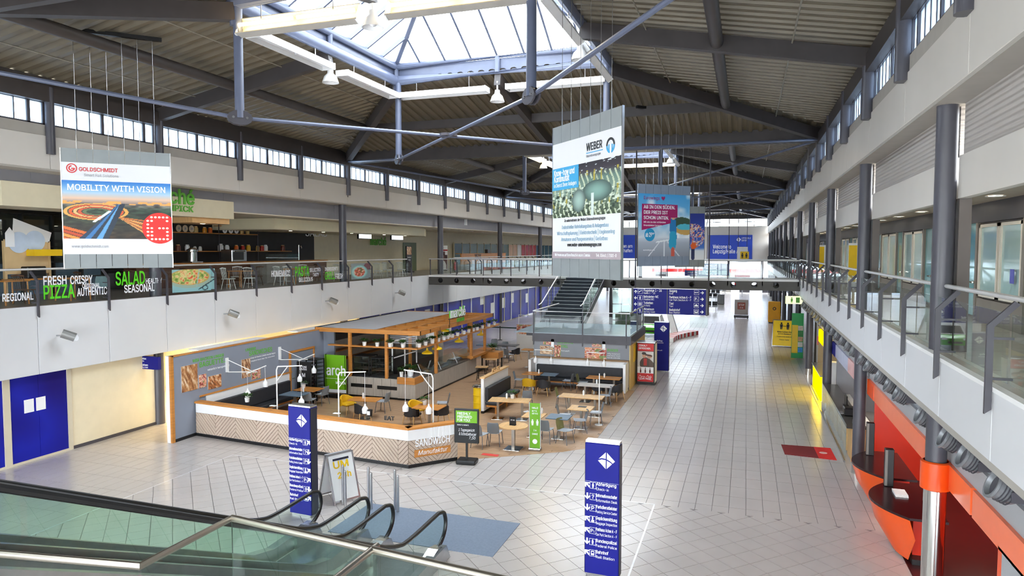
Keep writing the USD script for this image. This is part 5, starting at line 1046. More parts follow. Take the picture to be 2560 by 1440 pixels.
lg = Point(0, 0).buffer(.125).difference(Point(0, 0).buffer(.1)).union(Point(0, 0).buffer(.075).difference(Point(0, 0).buffer(.045)).difference(sbox(0, 0, .1, .1))).union(sbox(-.01, -.02, .07, .01))
part(t, 'emblem', fr(mv(ext(lg, .004), .095*W, .835*H), (0, -.024, 0), (1, 0, 0), (0, 0, 1)), m_red, label='red round G emblem')
part(t, 'white_lettering', T([('MOBILITY WITH VISION', .045, .655, .155, .9, True)]), m_signw)
gd = Point(.88*W, .345*H).buffer(.165*W, 24).intersection(sbox(0, 0, W, H)); part(t, 'red_disc', fr(ext(gd, .004), (0, -.026, 0), (1, 0, 0), (0, 0, 1)), M('banner_red', '#dc1b12', .45))
m_dot = M('dot_cream', '#e8dcc8', .5)
dots = [(c, r) for r, row in enumerate(('.xxxxx.', 'xx...xx', 'x......', 'xx.xxxx', 'xx...xx', 'xx...xx', '.xxxxxx')) for c, ch in enumerate(row) if ch == 'x']
for c, r in dots:
    if .865*W + (c - 2.6)*.097 < W - .03: part(t, 'dot', fr(mv(ext([(math.cos(a)*.036, math.sin(a)*.03) for a in np.arange(10)*math.pi/5], .004), .865*W + (c - 2.6)*.097, .345*H + (3 - r)*.102), (0, -.031, 0), (1, 0, 0), (0, 0, 1)), m_dot)
def plant(s, t):
    c = ramp(t, [(0, '#3c4a34'), (.45, '#7d9384'), (.7, '#5f7a70'), (.85, '#39323a'), (1, '#241f26')]); n = fnoise(s*3.2, t*.7, 12, 8); k = fnoise(s, t, 30, 4)
    pip = (np.sin(s*95 + 3*np.sin(t*9)) > .55) & (n > .42) & (t < .8); paint(c, pip, '#b9c4a8'); paint(c, (np.sin(s*61) > .8) & (n < .5) & (t < .85) & (t > .2), '#a89a3a'); paint(c, (k > .62) & (t < .55), '#c8d4c4'); paint(c, (k < .36) & (t < .5), '#2a3a30')
    e = ((s - .68)/.2)**2 + ((t - .45)/.2)**2; m = e < 1; sh = np.clip(1 - e, 0, 1); c[m] = (np.array(lin_srgb('#6f8f86'))*(.6 + .55*sh[..., None]))[m]
    e = ((s - .42)/.1)**2 + ((t - .3)/.22)**2; m = e < 1; c[m] = (np.array(lin_srgb('#8fa9a0'))*(.6 + .5*np.clip(1 - e, 0, 1)[..., None]))[m]
    paint(c, (np.abs(s - .62) < .022) & (t < .42), '#c9d6d0'); paint(c, (t > .8) & (k > .68), '#cfd8dc'); return c
t, W, H, P, T = banner('hanging banner with a green tank photo and a blue text box, nearest the camera', (1384, 321), (1558, 263), 690, 15.4, 12.1, 7, m_slat)
picture(t, 'photo_print', *P(.0, .39, 1, .72), 130, 110, plant, label='industrial plant photograph')
part(t, 'blue_box', fr(box(.0, .42*W, .575*H, .72*H, 0, .004), (0, -.024, 0), (1, 0, 0), (0, 0, 1)), M('cyan_print', '#3d9fd0', .45))
part(t, 'white_lettering', fr(lines([('Know-how und', .03*W, .67*H, .13, .33*W, True), ('Kontinuit\u00e4t', .03*W, .63*H, .13, .25*W, True), ('in Dienst Ihrer Anlagen', .03*W, .595*H, .085, .36*W, False)]), (0, -.03, 0), (1, 0, 0), (0, 0, 1)), m_signw)
part(t, 'black_lettering', T([('WEBER', .53, .79, .15, .22, True), ('Zu unternehmen der Weber Unternehmensgruppe', .2, .36, .06, .6, False), ('www.weber-unternehmensgruppe.com', .25, .2, .07, .5, True)]), M('print_black', '#26282c', .5)); part(t, 'underline', T([('_', .53, .795, .05, .22, True)]) if False else fr(box(.53*W, .76*W, .773*H, .778*H, 0, .003), (0, -.024, 0), (1, 0, 0), (0, 0, 1)), '/World/Looks/cyan_print'); part(t, 'grey_lettering', T([('Unternehmensgruppe', .53, .75, .05, .2, False)]), '/World/Looks/print_grey')
rg = Point(0, 0).buffer(.15, 20).difference(Point(0, 0).buffer(.105, 20)).difference(sbox(-.03, -.2, .03, 0)); part(t, 'emblem', fr(mv(ext(rg.intersection(sbox(-1, 0, 1, 1)), .004), .86*W, .79*H), (0, -.024, 0), (1, 0, 0), (0, 0, 1)), '/World/Looks/print_black', label='open ring emblem'); part(t, 'emblem_lower', fr(mv(ext(rg.intersection(sbox(-1, -1, 1, 0)).union(sbox(-.07, -.14, -.04, .02)).union(sbox(.04, -.14, .07, .02)), .004), .86*W, .79*H), (0, -.024, 0), (1, 0, 0), (0, 0, 1)), '/World/Looks/cyan_print')
part(t, 'blue_lettering', T([('Industrieller Rohrleitungsbau & Anlagenbau', .16, .315, .075, .68, False), ('Wirtschaftsplanung | Elektrotechnik | Engineering', .08, .275, .075, .84, False), ('Armaturen und Pumpenservice | Ger\u00fcstbau', .15, .235, .075, .68, False)]), M('print_steel_blue', '#7fa3ba', .5))
part(t, 'mauve_band', fr(box(0, W, .12*H, .165*H, 0, .003), (0, -.024, 0), (1, 0, 0), (0, 0, 1)), M('mauve_print', '#a79aa0', .5)); part(t, 'white_lettering', fr(lines([('Wir freuen uns auf Ihren Besuch in unserer Zentrale', .05*W, .135*H, .06, .55*W, False), ('Tel. 03461 / 7303-0', .68*W, .135*H, .06, .27*W, False)]), (0, -.03, 0), (1, 0, 0), (0, 0, 1)), m_signw)
def airline(s, t):
    c = ramp(t, [(0, '#8a8f9a'), (.22, '#a9b2bf'), (.3, '#c9d4de'), (.5, '#8fc4e6'), (1, '#3f9fdc')]); n = fnoise(s, t, 4, 12); k = np.clip((n - .5)*5, 0, 1)[..., None]*(t > .3)[..., None]; c = c*(1 - k) + k*np.array(lin_srgb('#eef3f6'))
    for q in ((.2, 0, .42, .24), (.5, 0, .5, .24), (.8, 0, .56, .24)): paint(c, mask_seg(s, t, q[:2], q[2:], .008), '#d8dce0')
    paint(c, mask_seg(s, t, (.35, .23), (.62, .27), .012), '#e6ebee')
    paint(c, ((s - .84)/.2)**2 + ((t - .55)/.09)**2 < 1, '#39523e'); paint(c, ((s - .92)/.2)**2 + ((t - .43)/.08)**2 < 1, '#c9a25a'); paint(c, ((s - .9)/.16)**2 + ((t - .48)/.05)**2 < 1, '#4fb6c9')
    paint(c, mask_seg(s, t, (.68, .3), (.66, .56), .065), '#1f78b4'); paint(c, mask_seg(s, t, (.66, .18), (.67, .34), .07), '#2b9fc4'); paint(c, mask_seg(s, t, (.67, .0), (.67, .12), .03), '#c85a4a'); paint(c, ((s - .67)/.05)**2 + ((t - .65)/.055)**2 < 1, '#d8a68a'); paint(c, ((s - .665)/.055)**2 + ((t - .71)/.04)**2 < 1, '#1d5f9c'); return c
t, W, H, P, T = banner('hanging banner with a stewardess photo and a magenta text box', (1595, 459), (1725, 466), 666, 27.4, 12.6, 7, M('banner_slat_blue', '#7f8b9c', .5))
picture(t, 'photo_print', *P(0, .12, 1, .885), 90, 120, airline, label='stewardess with a globe over a runway')
part(t, 'magenta_box', fr(ext([(.07*W, .44*H), (.62*W, .53*H), (.62*W, .6*H), (.75*W, .6*H), (.75*W, .76*H), (.07*W, .76*H)], .004), (0, -.024, 0), (1, 0, 0), (0, 0, 1)), M('magenta_print', '#a01560', .45))
part(t, 'white_lettering', fr(lines([('AB IN DEN S\u00dcDEN.', .1*W, .705*H, .13, .6*W, True), ('DER PREIS IST', .1*W, .64*H, .13, .46*W, True), ('SCHON UNTEN.', .1*W, .575*H, .13, .48*W, True), ('Mit uns zu den sch\u00f6nsten', .1*W, .53*H, .07, .42*W, False), ('Strandzielen Europas.', .1*W, .49*H, .07, .35*W, False)]), (0, -.03, 0), (1, 0, 0), (0, 0, 1)), m_signw)
part(t, 'brand_lettering', T([('Eurowings', .1, .815, .13, .3, False)]), '/World/Looks/magenta_print'); part(t, 'heart', fr(mv(ext([(x*.006, y*.006) for x, y in hp], .004), .47*W, .835*H), (0, -.024, 0), (1, 0, 0), (0, 0, 1)), '/World/Looks/magenta_print')
part(t, 'price_disc', fr(mv(ext([(math.cos(a)*.26, math.sin(a)*.26) for a in np.arange(24)*math.pi/12], .004), .22*W, .385*H), (0, -.026, 0), (1, 0, 0), (0, 0, 1)), M('price_blue', '#1b8fc0', .45)); part(t, 'price_lettering', fr(lines([('ab 29', .22*W - .22, .36*H, .17, .32, True), ('99*', .22*W + .11, .385*H, .08, .12, True)]), (0, -.034, 0), (1, 0, 0), (0, 0, 1)), m_signw); part(t, 'small_lettering', T([('eurowings.com', .1, .19, .06, .22, False)]), m_signw)
def balloons(s, t):
    c = ramp(t, [(0, '#e8eaee'), (.2, '#dfe6ee'), (.26, '#4a78c8'), (.5, '#2f52b8'), (1, '#23328e')]); n = fnoise(s, t, 26, 15)
    m = (((s - .6)/.42)**2 + ((t - .52)/.26)**2 < 1) & (n > .5); cols = np.array([lin_srgb(q) for q in ('#e8e4e0', '#d8584a', '#e6a15a', '#c8d4e0')]); c[m] = cols[(n[m]*97).astype(int) % 4]
    paint(c, mask_seg(s, t, (.6, .05), (.6, .22), .06), '#28325e'); paint(c, ((s - .62)/.1)**2 + ((t - .3)/.07)**2 < 1, '#e0642a'); return c
t, W, H, P, T = banner('far hanging banner with a blue picture, half hidden behind the stewardess banner', (1690, 516), (1762, 516.5), 668, 37.5, 12.3, 5, m_slat)
picture(t, 'photo_print', *P(0, .12, 1, .885), 50, 80, balloons, label='blue balloon picture')
# ---- end wall signs and far hanging signs
m_bluew = M('welcome_blue', '#2747b4', .45, var=.03)
t = thing('welcome_sign', 'large blue welcome sign on the right half of the far end wall', 'sign'); a, b = PY(1771, 588, YE - .1), PY(1880, 651, YE - .1)
part(t, 'panel', box(a[0], b[0], YE - .12, YE, b[2], a[2]), m_bluew); part(t, 'lettering', fr(lines([('Welcome to', .65, 1.75, .55, 2.6, True), ('Leipzig/Halle Airport', .65, 1.05, .55, 5.0, True), ('LEIPZIG/HALLE', 4.7, 3.15, .24, 1.3, False), ('AIRPORT', 4.7, 2.8, .24, .8, False)]), (a[0], YE - .13, b[2]), (1, 0, 0), (0, 0, 1)), m_signw); part(t, 'emblem', fr(mv(emblem(.36), 4.3, 3.05), (a[0], YE - .13, b[2]), (1, 0, 0), (0, 0, 1)), m_signw)
t = thing('welcome_sign', 'blue welcome sign on the left of the far end wall between the banners', 'sign'); a, b = PY(1500, 588, YE - .1), PY(1592, 645, YE - .1)
part(t, 'panel', box(a[0], b[0], YE - .12, YE, b[2], a[2]), m_bluew); part(t, 'lettering', fr(lines([('Willkommen am', 1.2, 1.6, .5, 3.9, True), ('Flughafen', 2.6, .9, .5, 2.5, True)]), (a[0], YE - .13, b[2]), (1, 0, 0), (0, 0, 1)), m_signw)
def farsign(label, u0, v0, u1, v1, y, mat=m_navy, rows=3, hang=True):
    a, b = PY(u0, v0, y), PY(u1, v1, y); t = thing('hanging_sign', label, 'sign', (a[0], y, b[2])); w, h = b[0] - a[0], a[2] - b[2]
    part(t, 'panel', box(0, w, 0, .15, 0, h), mat)
    if rows: part(t, 'lettering', fr(lines([(('Gates 1 - 26', 'Exit Ausgang', 'Taxi Bus', 'Check-in')[k % 4], w*.12, h*(1 - (k + .8)/rows), h*.34/rows, w*.4, False) for k in range(rows)]), (0, -.002, 0), (1, 0, 0), (0, 0, 1)), m_signw)
    if hang: part(t, 'hanger', [cyl((x, .07, h), (x, .07, roofz(a[0] + x, y) - b[2]), .03, 6) for x in (.1, w - .1)], m_dark)
    return t
farsign('blue direction sign seen through the bridge glass, lower left one', 1712, 676, 1770, 690, 62, rows=2); farsign('blue direction sign seen through the bridge glass, taller right one', 1757, 659, 1824, 689, 60, rows=4)
t = farsign('white hanging board with a yellow square in front of the welcome sign', 1843, 617, 1869, 655, 84, m_wht, 0); part(t, 'yellow_square', box(.35, 1.3, -.02, 0, .35, 1.2), m_yellow); part(t, 'pictogram', fr(mv(join(pers(.6), mv(pers(.6), .45)), .58, .45), (0, -.022, 0), (1, 0, 0), (0, 0, 1)), m_black)
farsign('small blue and white sign hanging below the left band, larger one', 1145, 546, 1166, 563, 50, m_wht, 0, False); farsign('small blue arrow sign hanging below the left band, smaller one', 1231, 562, 1246, 570, 60, m_navy, 1, False)
# ================================================================ left side: ground floor and restaurant gallery
m_bgl = usdkit.material(stage, '/World/Looks/blue_glass_wall', {'n': ('noise_texture', {'scale': .35, 'detail': 1.}), 'r': ('rgb_ramp', {'ramp': [(.3, lin('#1d1466')), (.5, lin('#2026a0')), (.7, lin('#1a1060'))]}), 'p': ('principled_bsdf', {'roughness': .3, 'specular_ior_level': .12})}, [('n.color', 'r.fac'), ('r.color', 'p.base_color')], 'p.BSDF')
m_warmw = M('warm_lit_wall', '#e3d6b8', .55, var=.03); m_mull = M('beige_mullion', '#cfc4ac', .45, var=.03)
gw = thing('wall_left_lower', 'blue glass and cream wall under the left gallery', 'wall', kind='structure'); gx_ = -20.42
for a, b in ((9.0, 11.4), (11.5, 13.98), (14.18, 15.05), (15.06, 15.98)): part(gw, 'blue_panel', box(gx_ - .03, gx_, a, b, .06, 2.66), m_bgl)
part(gw, 'mullion', [box(gx_ - .06, gx_ + .04, a, b, 0, 2.68) for a, b in ((8.9, 9.0), (11.4, 11.5), (13.98, 14.18), (15.98, 16.12))] + [box(gx_ - .06, gx_ + .03, 8.9, 16.1, 0, .07)], m_mull)
part(gw, 'cream_panel', box(gx_ - .06, gx_, 16.12, 19.42, .1, 2.68), m_warmw); part(gw, 'skirting', box(gx_ - .05, gx_ + .03, 16.12, 19.42, 0, .1), m_dark)
part(gw, 'cream_panel', box(-26.3, -26.2, 8, 60, 0, 2.68), m_warmw); part(gw, 'cream_panel', box(-26, gx_ - 1.2, 24.9, 25.0, 0, 2.68), m_warmw)
for k, y in enumerate((14.75, 15.12)): solo('paper_notice', box(gx_ + .001, gx_ + .006, y - .15, y + .15, 1.5, 1.9), m_wht, f'white paper notice on the blue glass wall, {("left", "right")[k]} of the two', 'notice')
yy = 33.4; k = 0
while yy < 78:
    w = (2.4, 2.6, 1.9, 2.8)[k % 4]; part(gw, 'blue_panel', box(gx_ - .03, gx_, yy + .05, yy + w - .05, .06, 2.66), m_bgl); part(gw, 'mullion', box(gx_ - .06, gx_ + .06, yy - .05, yy + .05, 0, 2.68), m_wht if k % 2 else m_mull); yy += w; k += 1
for k, (u, v) in enumerate(((1206, 748), (1282, 745), (1318, 745), (1260, 757), (1232, 770), (1070, 790))):
    p = PX(u, v, gx_ + .05); solo('window_poster', box(gx_ + .005, gx_ + .012, p[1] - .4, p[1] + .4, p[2] - .45, p[2] + .45), m_wht, f'white poster on the distant blue glass shopfront, {("fourth", "fifth", "farthest", "third", "second", "nearest")[k]} one', 'poster')
py = 18.9; a, b = PY(312, 888, py), PY(396, 925, py); t = thing('corridor_sign', 'small blue toilet sign hanging under the left gallery', 'sign', (a[0], py, b[2])); w, h = b[0] - a[0], a[2] - b[2]
part(t, 'panel', box(0, w, 0, .12, 0, h), m_navy); part(t, 'lettering', fr(lines([('Toiletten', w*.42, h*.76, .07, .35, True), ('Toilets', w*.42, h*.58, .06, .25, False), ('Wickelraum', w*.42, h*.26, .07, .42, True), ('Nursing room', w*.42, h*.08, .06, .42, False)]), (0, -.002, 0), (1, 0, 0), (0, 0, 1)), m_signw); part(t, 'pictogram', fr(join(mv(pict(10, .16), w*.18, h*.58), mv(pict(0, .16), w*.18, h*.12), mv(arrow(.14, U*2), w*.09, h*.7), mv(arrow(.14, U*2), w*.09, h*.2)), (0, -.002, 0), (1, 0, 0), (0, 0, 1)), m_signw); part(t, 'hanger', [box(x, x + .04, .04, .08, h, 2.7 - b[2]) for x in (.1, w - .14)], m_dark)
# spot lamps on the white fascia
for (u, v), l in zip(((172, 838), (584, 784), (834, 752), (1005, 732)), ('below the PIZZA panel', 'right of the pizza picture', 'below the GRILL panel', 'near the bridge')):
    p = PX(u, v, XL + .45); t = thing('spot_lamp', f'grey cylinder spot lamp on the white left fascia {l}', 'lamp', (XL, p[1], p[2])); part(t, 'arm', cyl((0, -.05, -.02), (.4, -.02, 0), .02, 8), m_steel, True)
    part(t, 'body', tube([(.34, -.14, .07), (.48, .02, -.02), (.56, .12, -.08)], .135, 14), M('lamp_grey', '#8a8a88', .35, metal=.3) if l.startswith('below the P') else '/World/Looks/lamp_grey', 40); part(t, 'lens', mv(disc(.11, 14), .565, .125, -.083, ry=1.2), m_signw)
# lit panels under the left gallery
m_panel = ME('warm_light_panel', '#ffe2a8', 11.0)
for k, (x, y) in enumerate([(-23.3, 11.5), (-23.3, 20.9), (-23.3, 25.6), (-23.3, 30.3), (-20.9, 21.8), (-19.2, 22.2), (-19.3, 28.2)] + [(-23.0, 36 + 5*j) for j in range(5)]):
    t = thing('ceiling_light', f'warm light panel under the left gallery, {ORD[k]} in order from the near end', 'light', (x, y, 2.7)); part(t, 'frame', box(-.5, .5, -1.9, 1.9, -.03, 0), m_wht); part(t, 'diffuser', box(-.46, .46, -1.86, 1.86, -.04, -.03), m_panel)
# printed glass on the railing
rail = stage.GetPrimAtPath('/World/gallery_railing_001'); gx2 = XL - .155
def gt(s, u0, v0, u1, v1, m):
    p, q = PX(u0, v1, gx2), PX(u1, v0, gx2); part(rail, 'lettering', fr(txt(s, q[2] - PX(u1, v1, gx2)[2], q[1] - p[1], True), (gx2, p[1], p[2]), (0, 1, 0), (0, 0, 1)), m, label=f'printed word {s}')
m_limet = M('bright_green_print', '#58d21a', .5, var=.02)
for a in (('REGIONAL', 5, 736, 83, 754, m_signw), ('FRESH', 107, 692, 166, 714, m_signw), ('CRISPY', 175, 691, 231, 710, m_signw), ('PIZZA', 107, 716, 186, 748, m_limet), ('ORIGINAL', 205, 710, 250, 720, m_signw), ('AUTHENTIC', 193, 722, 267, 740, m_signw), ('SALAD', 288, 682, 362, 713, m_limet), ('HEALTHY', 364, 697, 405, 709, m_signw), ('SEASONAL', 310, 714, 386, 732, m_signw),
          ('HOMEMADE', 678, 678, 725, 692, m_signw), ('PASTA', 737, 668, 773, 691, m_limet), ('SELECTED', 774, 671, 801, 680, m_signw), ('TASTY', 782, 683, 797, 691, m_signw), ('DELICIOUS', 747, 695, 782, 705, m_signw), ('INGREDIENTS', 812, 669, 845, 677, m_signw), ('GRILL', 812, 681, 837, 699, m_limet), ('FRESH', 838, 685, 857, 697, m_signw)): gt(*a)
def pizza(s, t):
    c = np.empty(s.shape + (3,)); c[:] = lin_srgb('#8fc0c4'); n = fnoise(s*2, t, 10, 31); e = ((s - .4)/.46)**2 + ((t - .66)/.36)**2
    paint(c, ((s - .42)/.5)**2 + ((t - .58)/.42)**2 < 1, '#9fb7a8'); m = e < 1; c[m] = ramp(n, [(.2, '#3f6a2a'), (.42, '#a9b85a'), (.55, '#ead79a'), (.7, '#d8562c')])[m]; paint(c, (e < 1) & (e > .85), '#c9a05a'); paint(c, mask_seg(s, t, (.55, .2), (.62, 1), .012), '#9ac0bc'); paint(c, mask_seg(s, t, (.6, .08), (.98, .5), .02), '#2f4a52'); paint(c, np.abs(np.hypot((s - .75)*1.6, t - .14) - .1) < .02, '#223a44'); return c
def dish(s, t):
    c = np.empty(s.shape + (3,)); c[:] = lin_srgb('#8a979a'); n = fnoise(s, t, 12, 33); r = np.hypot((s - .42)*1.0, (t - .45)*.95)
    paint(c, ((s - .85)/.2)**2 + ((t - .8)/.22)**2 < 1, '#7a4a50'); paint(c, r < .42, '#7fb8b4'); paint(c, r < .37, '#a8d0cc'); m = r < .28; c[m] = ramp(n, [(.25, '#5a7a3a'), (.42, '#d84a2a'), (.55, '#efe2c8'), (.7, '#c83a28')])[m]; return c
for fn, u0, v0, u1, v1, l in ((pizza, 431, 672, 537, 733, 'printed pizza picture'), (dish, 878, 657, 926, 701, 'printed salad bowl picture')):
    p, q = PX(u0, v1, gx2), PX(u1, v0, gx2); picture(rail, 'photo_print', (gx2, p[1], ZG + .1), (0, 1, 0), (0, 0, 1), q[1] - p[1], .86, 60, 40, fn, label=l)
# restaurant walls and canopy
rw = thing('wall_restaurant', 'dark restaurant back wall on the left gallery', 'wall', kind='structure'); m_char = M('charcoal_wall', '#2b2a2c', .6, var=.12); m_cream2 = M('restaurant_cream', '#d2c8ac', .55, var=.03)
part(rw, 'dark_panel', box(-26.2, -26, 8, 37.4, ZG, 8), m_char); part(rw, 'cream_panel', box(-26.2, -26, 37.4, 49, ZG, 8), m_cream2); part(rw, 'side_panel', box(-26.2, -22.3, 8, 8.1, ZG, 8), m_char)
part(rw, 'blue_panelling', box(-26, -25.9, 12, 22, ZG, 5.9), M('blue_grey_panelling', '#6b7f9c', .6, var=.05)); rb = thing('bar_counter', 'long brown restaurant bar counter with an oak top on the left gallery', 'counter'); part(rb, 'front', box(-25.2, -24.5, 22.5, 36.5, ZG, 5.75), M('brown_counter', '#5f4030', .5, var=.12)); part(rb, 'counter_top', box(-25.3, -24.4, 22.5, 36.5, 5.75, 5.8), m_oak)
part(rw, 'green_door', box(-25.98, -25.94, 49.3, 51.6, ZG, 7.0), M('moss_green', '#5c6b4e', .5)); part(rw, 'cream_panel', box(-26.2, -26, 49, YE, ZG, 8), m_cream2)
cn = thing('canopy', 'cream curved canopy over the restaurant bar on the left gallery', 'canopy')
CZ = 7.42; pts = [(-22.1, 28.5), (-22.1, 38), (-22.15, 43), (-22.5, 46), (-23.4, 48.2), (-25.9, 49.0), (-25.9, 28.5)]; part(cn, 'soffit', ext(pts, .06, CZ), m_cream2); part(cn, 'fascia', ext(Polygon(pts).difference(Polygon(pts).buffer(-.12)), 7.98 - CZ - .06, CZ + .06), M('canopy_cream', '#dcd3b4', .5, var=.02))
for y in (31, 34, 37, 41, 44): part(cn, 'downlight', lathe([(.001, CZ - .01), (.07, CZ - .01), (.09, CZ)], 14, -23, y), m_lamp)
t = thing('canopy_box', 'cream bulkhead with green letters marche behind the motorway banner', 'canopy'); bxx = -20.85; a, b = PX(440, 505, bxx), PX(585, 548, bxx); ztop = PX(585, 505, bxx)[2]
part(t, 'bulkhead', box(-22.6, bxx, 14.5, b[1], b[2], ztop), m_cream2); part(t, 'under_step', box(-22.5, -21.0, b[1] - 2.2, b[1] - .1, b[2] - .22, b[2]), m_oakl); part(t, 'lamp', lathe([(.001, b[2] - .23), (.08, b[2] - .23), (.1, b[2] - .22)], 14, -21.6, b[1] - 1), m_lamp)
e1 = PX(488, 500, bxx + .03)[1]; zl_ = PX(488, 512, bxx)[2]; part(t, 'lettering', fr(txt('march\u00e9', .55, 2.6, True, d=.05), (bxx + .005, e1 - 2.65, zl_), (0, 1, 0), (0, 0, 1)), m_green, label='green letters marche'); part(t, 'small_lettering', fr(txt('M\u00d6VENPICK', .22, 2.4, True, d=.03), (bxx + .005, e1 - 2.5, zl_ - .3), (0, 1, 0), (0, 0, 1)), m_green)
# shelves with plates and jars
sf = thing('wall_shelf', 'dark framed wall shelf unit with oak boards behind the restaurant bar', 'shelf'); fx = -25.3
sh = {1: (PX(432, 578, fx), PX(645, 586, fx)), 0: (PX(548, 565, fx), PX(645, 568, fx)), 2: (PX(436, 628, fx), PX(730, 627, fx))}
for k, (a, b) in sh.items(): part(sf, 'board', box(fx - .35, fx, a[1], b[1], b[2] - .04, b[2]), m_oak)
for u in (548, 645): y = PX(u, 600, fx)[1]; part(sf, 'upright', box(fx - .03, fx, y - .02, y + .02, 5.8, 7.9), m_dark)
zs = {k: v[1][2] for k, v in sh.items()}
for u, k in ((450, 1), (466, 1), (482, 1), (565, 1), (580, 1), (594, 1)):
    y = PX(u, 575, fx)[1]; light = u > 500
    t = thing('plate', f'{("brown patterned", "white patterned")[light]} plate upright on the bar shelf, {("first", "second", "third")[(450, 466, 482, 565, 580, 594).index(u) % 3]} of its three', 'plate', (fx - .1, y, zs[1] + .17)); part(t, 'disc', fr(lathe([(.001, 0), (.1, .0), (.165, .02), (.17, .03), (.001, .015)], 20), (0, 0, 0), (0, 1, 0), (0, 0, 1)), m_signw if light else M('tan_plate', '#c9b79c', .5) if u == 450 else '/World/Looks/tan_plate', 40)
    part(t, 'motif', fr(mv(ext([(-.05, -.04), (.03, -.06), (.06, .03), (-.02, .06)], .004), 0, 0, .035), (0, 0, 0), (0, 1, 0), (0, 0, 1)), '/World/Looks/print_grey')
jc = {'amber': M('amber_jar', '#c07a1a', .25), 'orange': M('orange_jar', '#d8621a', .25), 'red': M('red_jar', '#b0241c', .25), 'yellow': M('yellow_jar', '#e0b020', .25), 'tan': M('tan_jar', '#b89a5a', .3), 'white': m_wht, 'brown': M('brown_jar', '#6a3022', .3)}
for j, (u, k, c, s) in enumerate(((496, 1, 'tan', 1.1), (518, 1, 'amber', 1), (532, 1, 'orange', 1), (599, 0, 'tan', 1), (616, 0, 'yellow', 1.2), (633, 0, 'white', 1.4), (611, 1, 'tan', 1), (625, 1, 'tan', 1), (451, 2, 'brown', 1.1), (474, 2, 'white', 1.1), (493, 2, 'white', .8), (506, 2, 'white', .8), (557, 2, 'white', 1.3), (573, 2, 'white', 1.1), (596, 2, 'orange', 1.1), (612, 2, 'red', 1.1), (626, 2, 'yellow', 1.2), (649, 2, 'tan', 1), (660, 2, 'red', 1.1), (669, 2, 'white', 1.2), (712, 2, 'brown', 1.2))):
    a, b = sh[k]; y = PX(u, 600, fx)[1]
    nm = ('top', 'middle', 'long lower')[k]; t = thing('storage_jar', f'{c} jar on the {nm} bar shelf, {"by" if j % 2 else "near"} the {("plates", "shelf end", "shelf post", "steel machine", "bottles", "salad letters", "white jars")[j % 7]}', 'jar', (fx - .15, y, zs[k] + .0), group='jars on the bar shelves')
    part(t, 'body', lathe([(.001, 0), (.1*s, 0), (.105*s, .02), (.105*s, .2*s), (.07*s, .25*s), (.001, .25*s)], 14), jc[c], 40); part(t, 'lid', lathe([(.075*s, .24*s), (.075*s, .28*s), (.001, .285*s)], 12), m_oakl if c != 'white' else m_signw, 40)
p = PX(765, 588, -25.9); q = PX(822, 588, -25.9); part(rw, 'lettering', fr(txt('SALAD', .42, (q[1]-p[1])*.95, False, d=.03), (-25.97, p[1], p[2] - .05), (0, 1, 0), (0, 0, 1)), m_signw, label='pale letters SALAD')
t = thing('coffee_machine', 'tall chrome coffee machine on the restaurant bar', 'coffee machine', (-24.8, PX(481, 640, -24.8)[1], 5.8)); part(t, 'boiler', lathe([(.001, 0), (.22, 0), (.22, .5), (.26, .52), (.26, .62), (.1, .7), (.001, .7)], 18), m_chrome, 40); part(t, 'tray', box(-.3, .3, -.35, .35, 0, .06), m_steel)
t = thing('steel_oven', 'steel bar oven with a dark window beside the white bottles', 'oven', (-24.8, PX(585, 640, -24.8)[1], 5.8)); part(t, 'body', cbox(-.35, .35, -.55, .55, 0, .62, .03), m_steel); part(t, 'window', box(.35, .36, -.45, .3, .1, .5), m_black); part(t, 'handle', cyl((.4, -.45, .54), (.4, .35, .54), .02, 8), m_chrome)
t = thing('beer_tap', 'slim chrome tap pillar at the salad bar', 'tap', (-24.8, PX(747, 640, -24.8)[1], 5.8)); part(t, 'pillar', cyl((0, 0, 0), (0, 0, .9), .05, 10), m_chrome, 40); part(t, 'spout', tube([(0, 0, .8), (.18, 0, .82), (.2, 0, .7)], .025, 8), m_chrome, 40)
t = thing('salad_bar', 'glass topped salad bar cabinet before the end of the restaurant bar', 'counter', (-23.8, PX(690, 650, -23.8)[1], ZG)); part(t, 'body', box(-.5, .5, -1.4, 1.4, 0, 1.0), M('grey_cabinet', '#8a8680', .5)); part(t, 'glass_guard', box(.45, .46, -1.4, 1.4, 1.0, 1.5), m_glass)
# menu screens
for (u0, v0, u1, v1), l in (((897, 573, 929, 597), 'left'), ((979, 577, 1008, 600), 'right')):
    p, q = PX(u0, v1, -23.6), PX(u1, v0, -23.6); w, h = q[1] - p[1], q[2] - p[2]; t = thing('menu_screen', f'tilted menu screen hanging under the canopy, {l} one', 'screen', (-23.6, p[1], p[2]), 0)
    part(t, 'housing', box(-.12, -.01, 0, w, 0, h), m_black); part(t, 'bracket', cyl((-.06, w/2, h), (-.06, w/2, CZ - p[2]), .03, 8), m_dark)
    picture(t, 'display', (0, .03, .03), (0, 1, 0), (0, 0, 1), w - .06, h - .06, 24, 30, lambda s, t: np.where((t > .82)[..., None], np.array(lin_srgb('#3a9a6a' if l == 'left' else '#2a6fc0')), np.where(((np.sin(t*40) > .4) & (s > .12) & (s < .75))[..., None], np.array(lin_srgb('#b8c4cc')), np.array(lin_srgb('#eef2f4')))), mscreen)
p, q = PX(926, 612, -25.9), PX(968, 604, -25.9); part(rw, 'green_lettering', fr(txt('march\u00e9', .55, (q[1]-p[1])*.95, True, d=.05), (-25.95, p[1], p[2]), (0, 1, 0), (0, 0, 1)), m_green, label='small green letters marche')
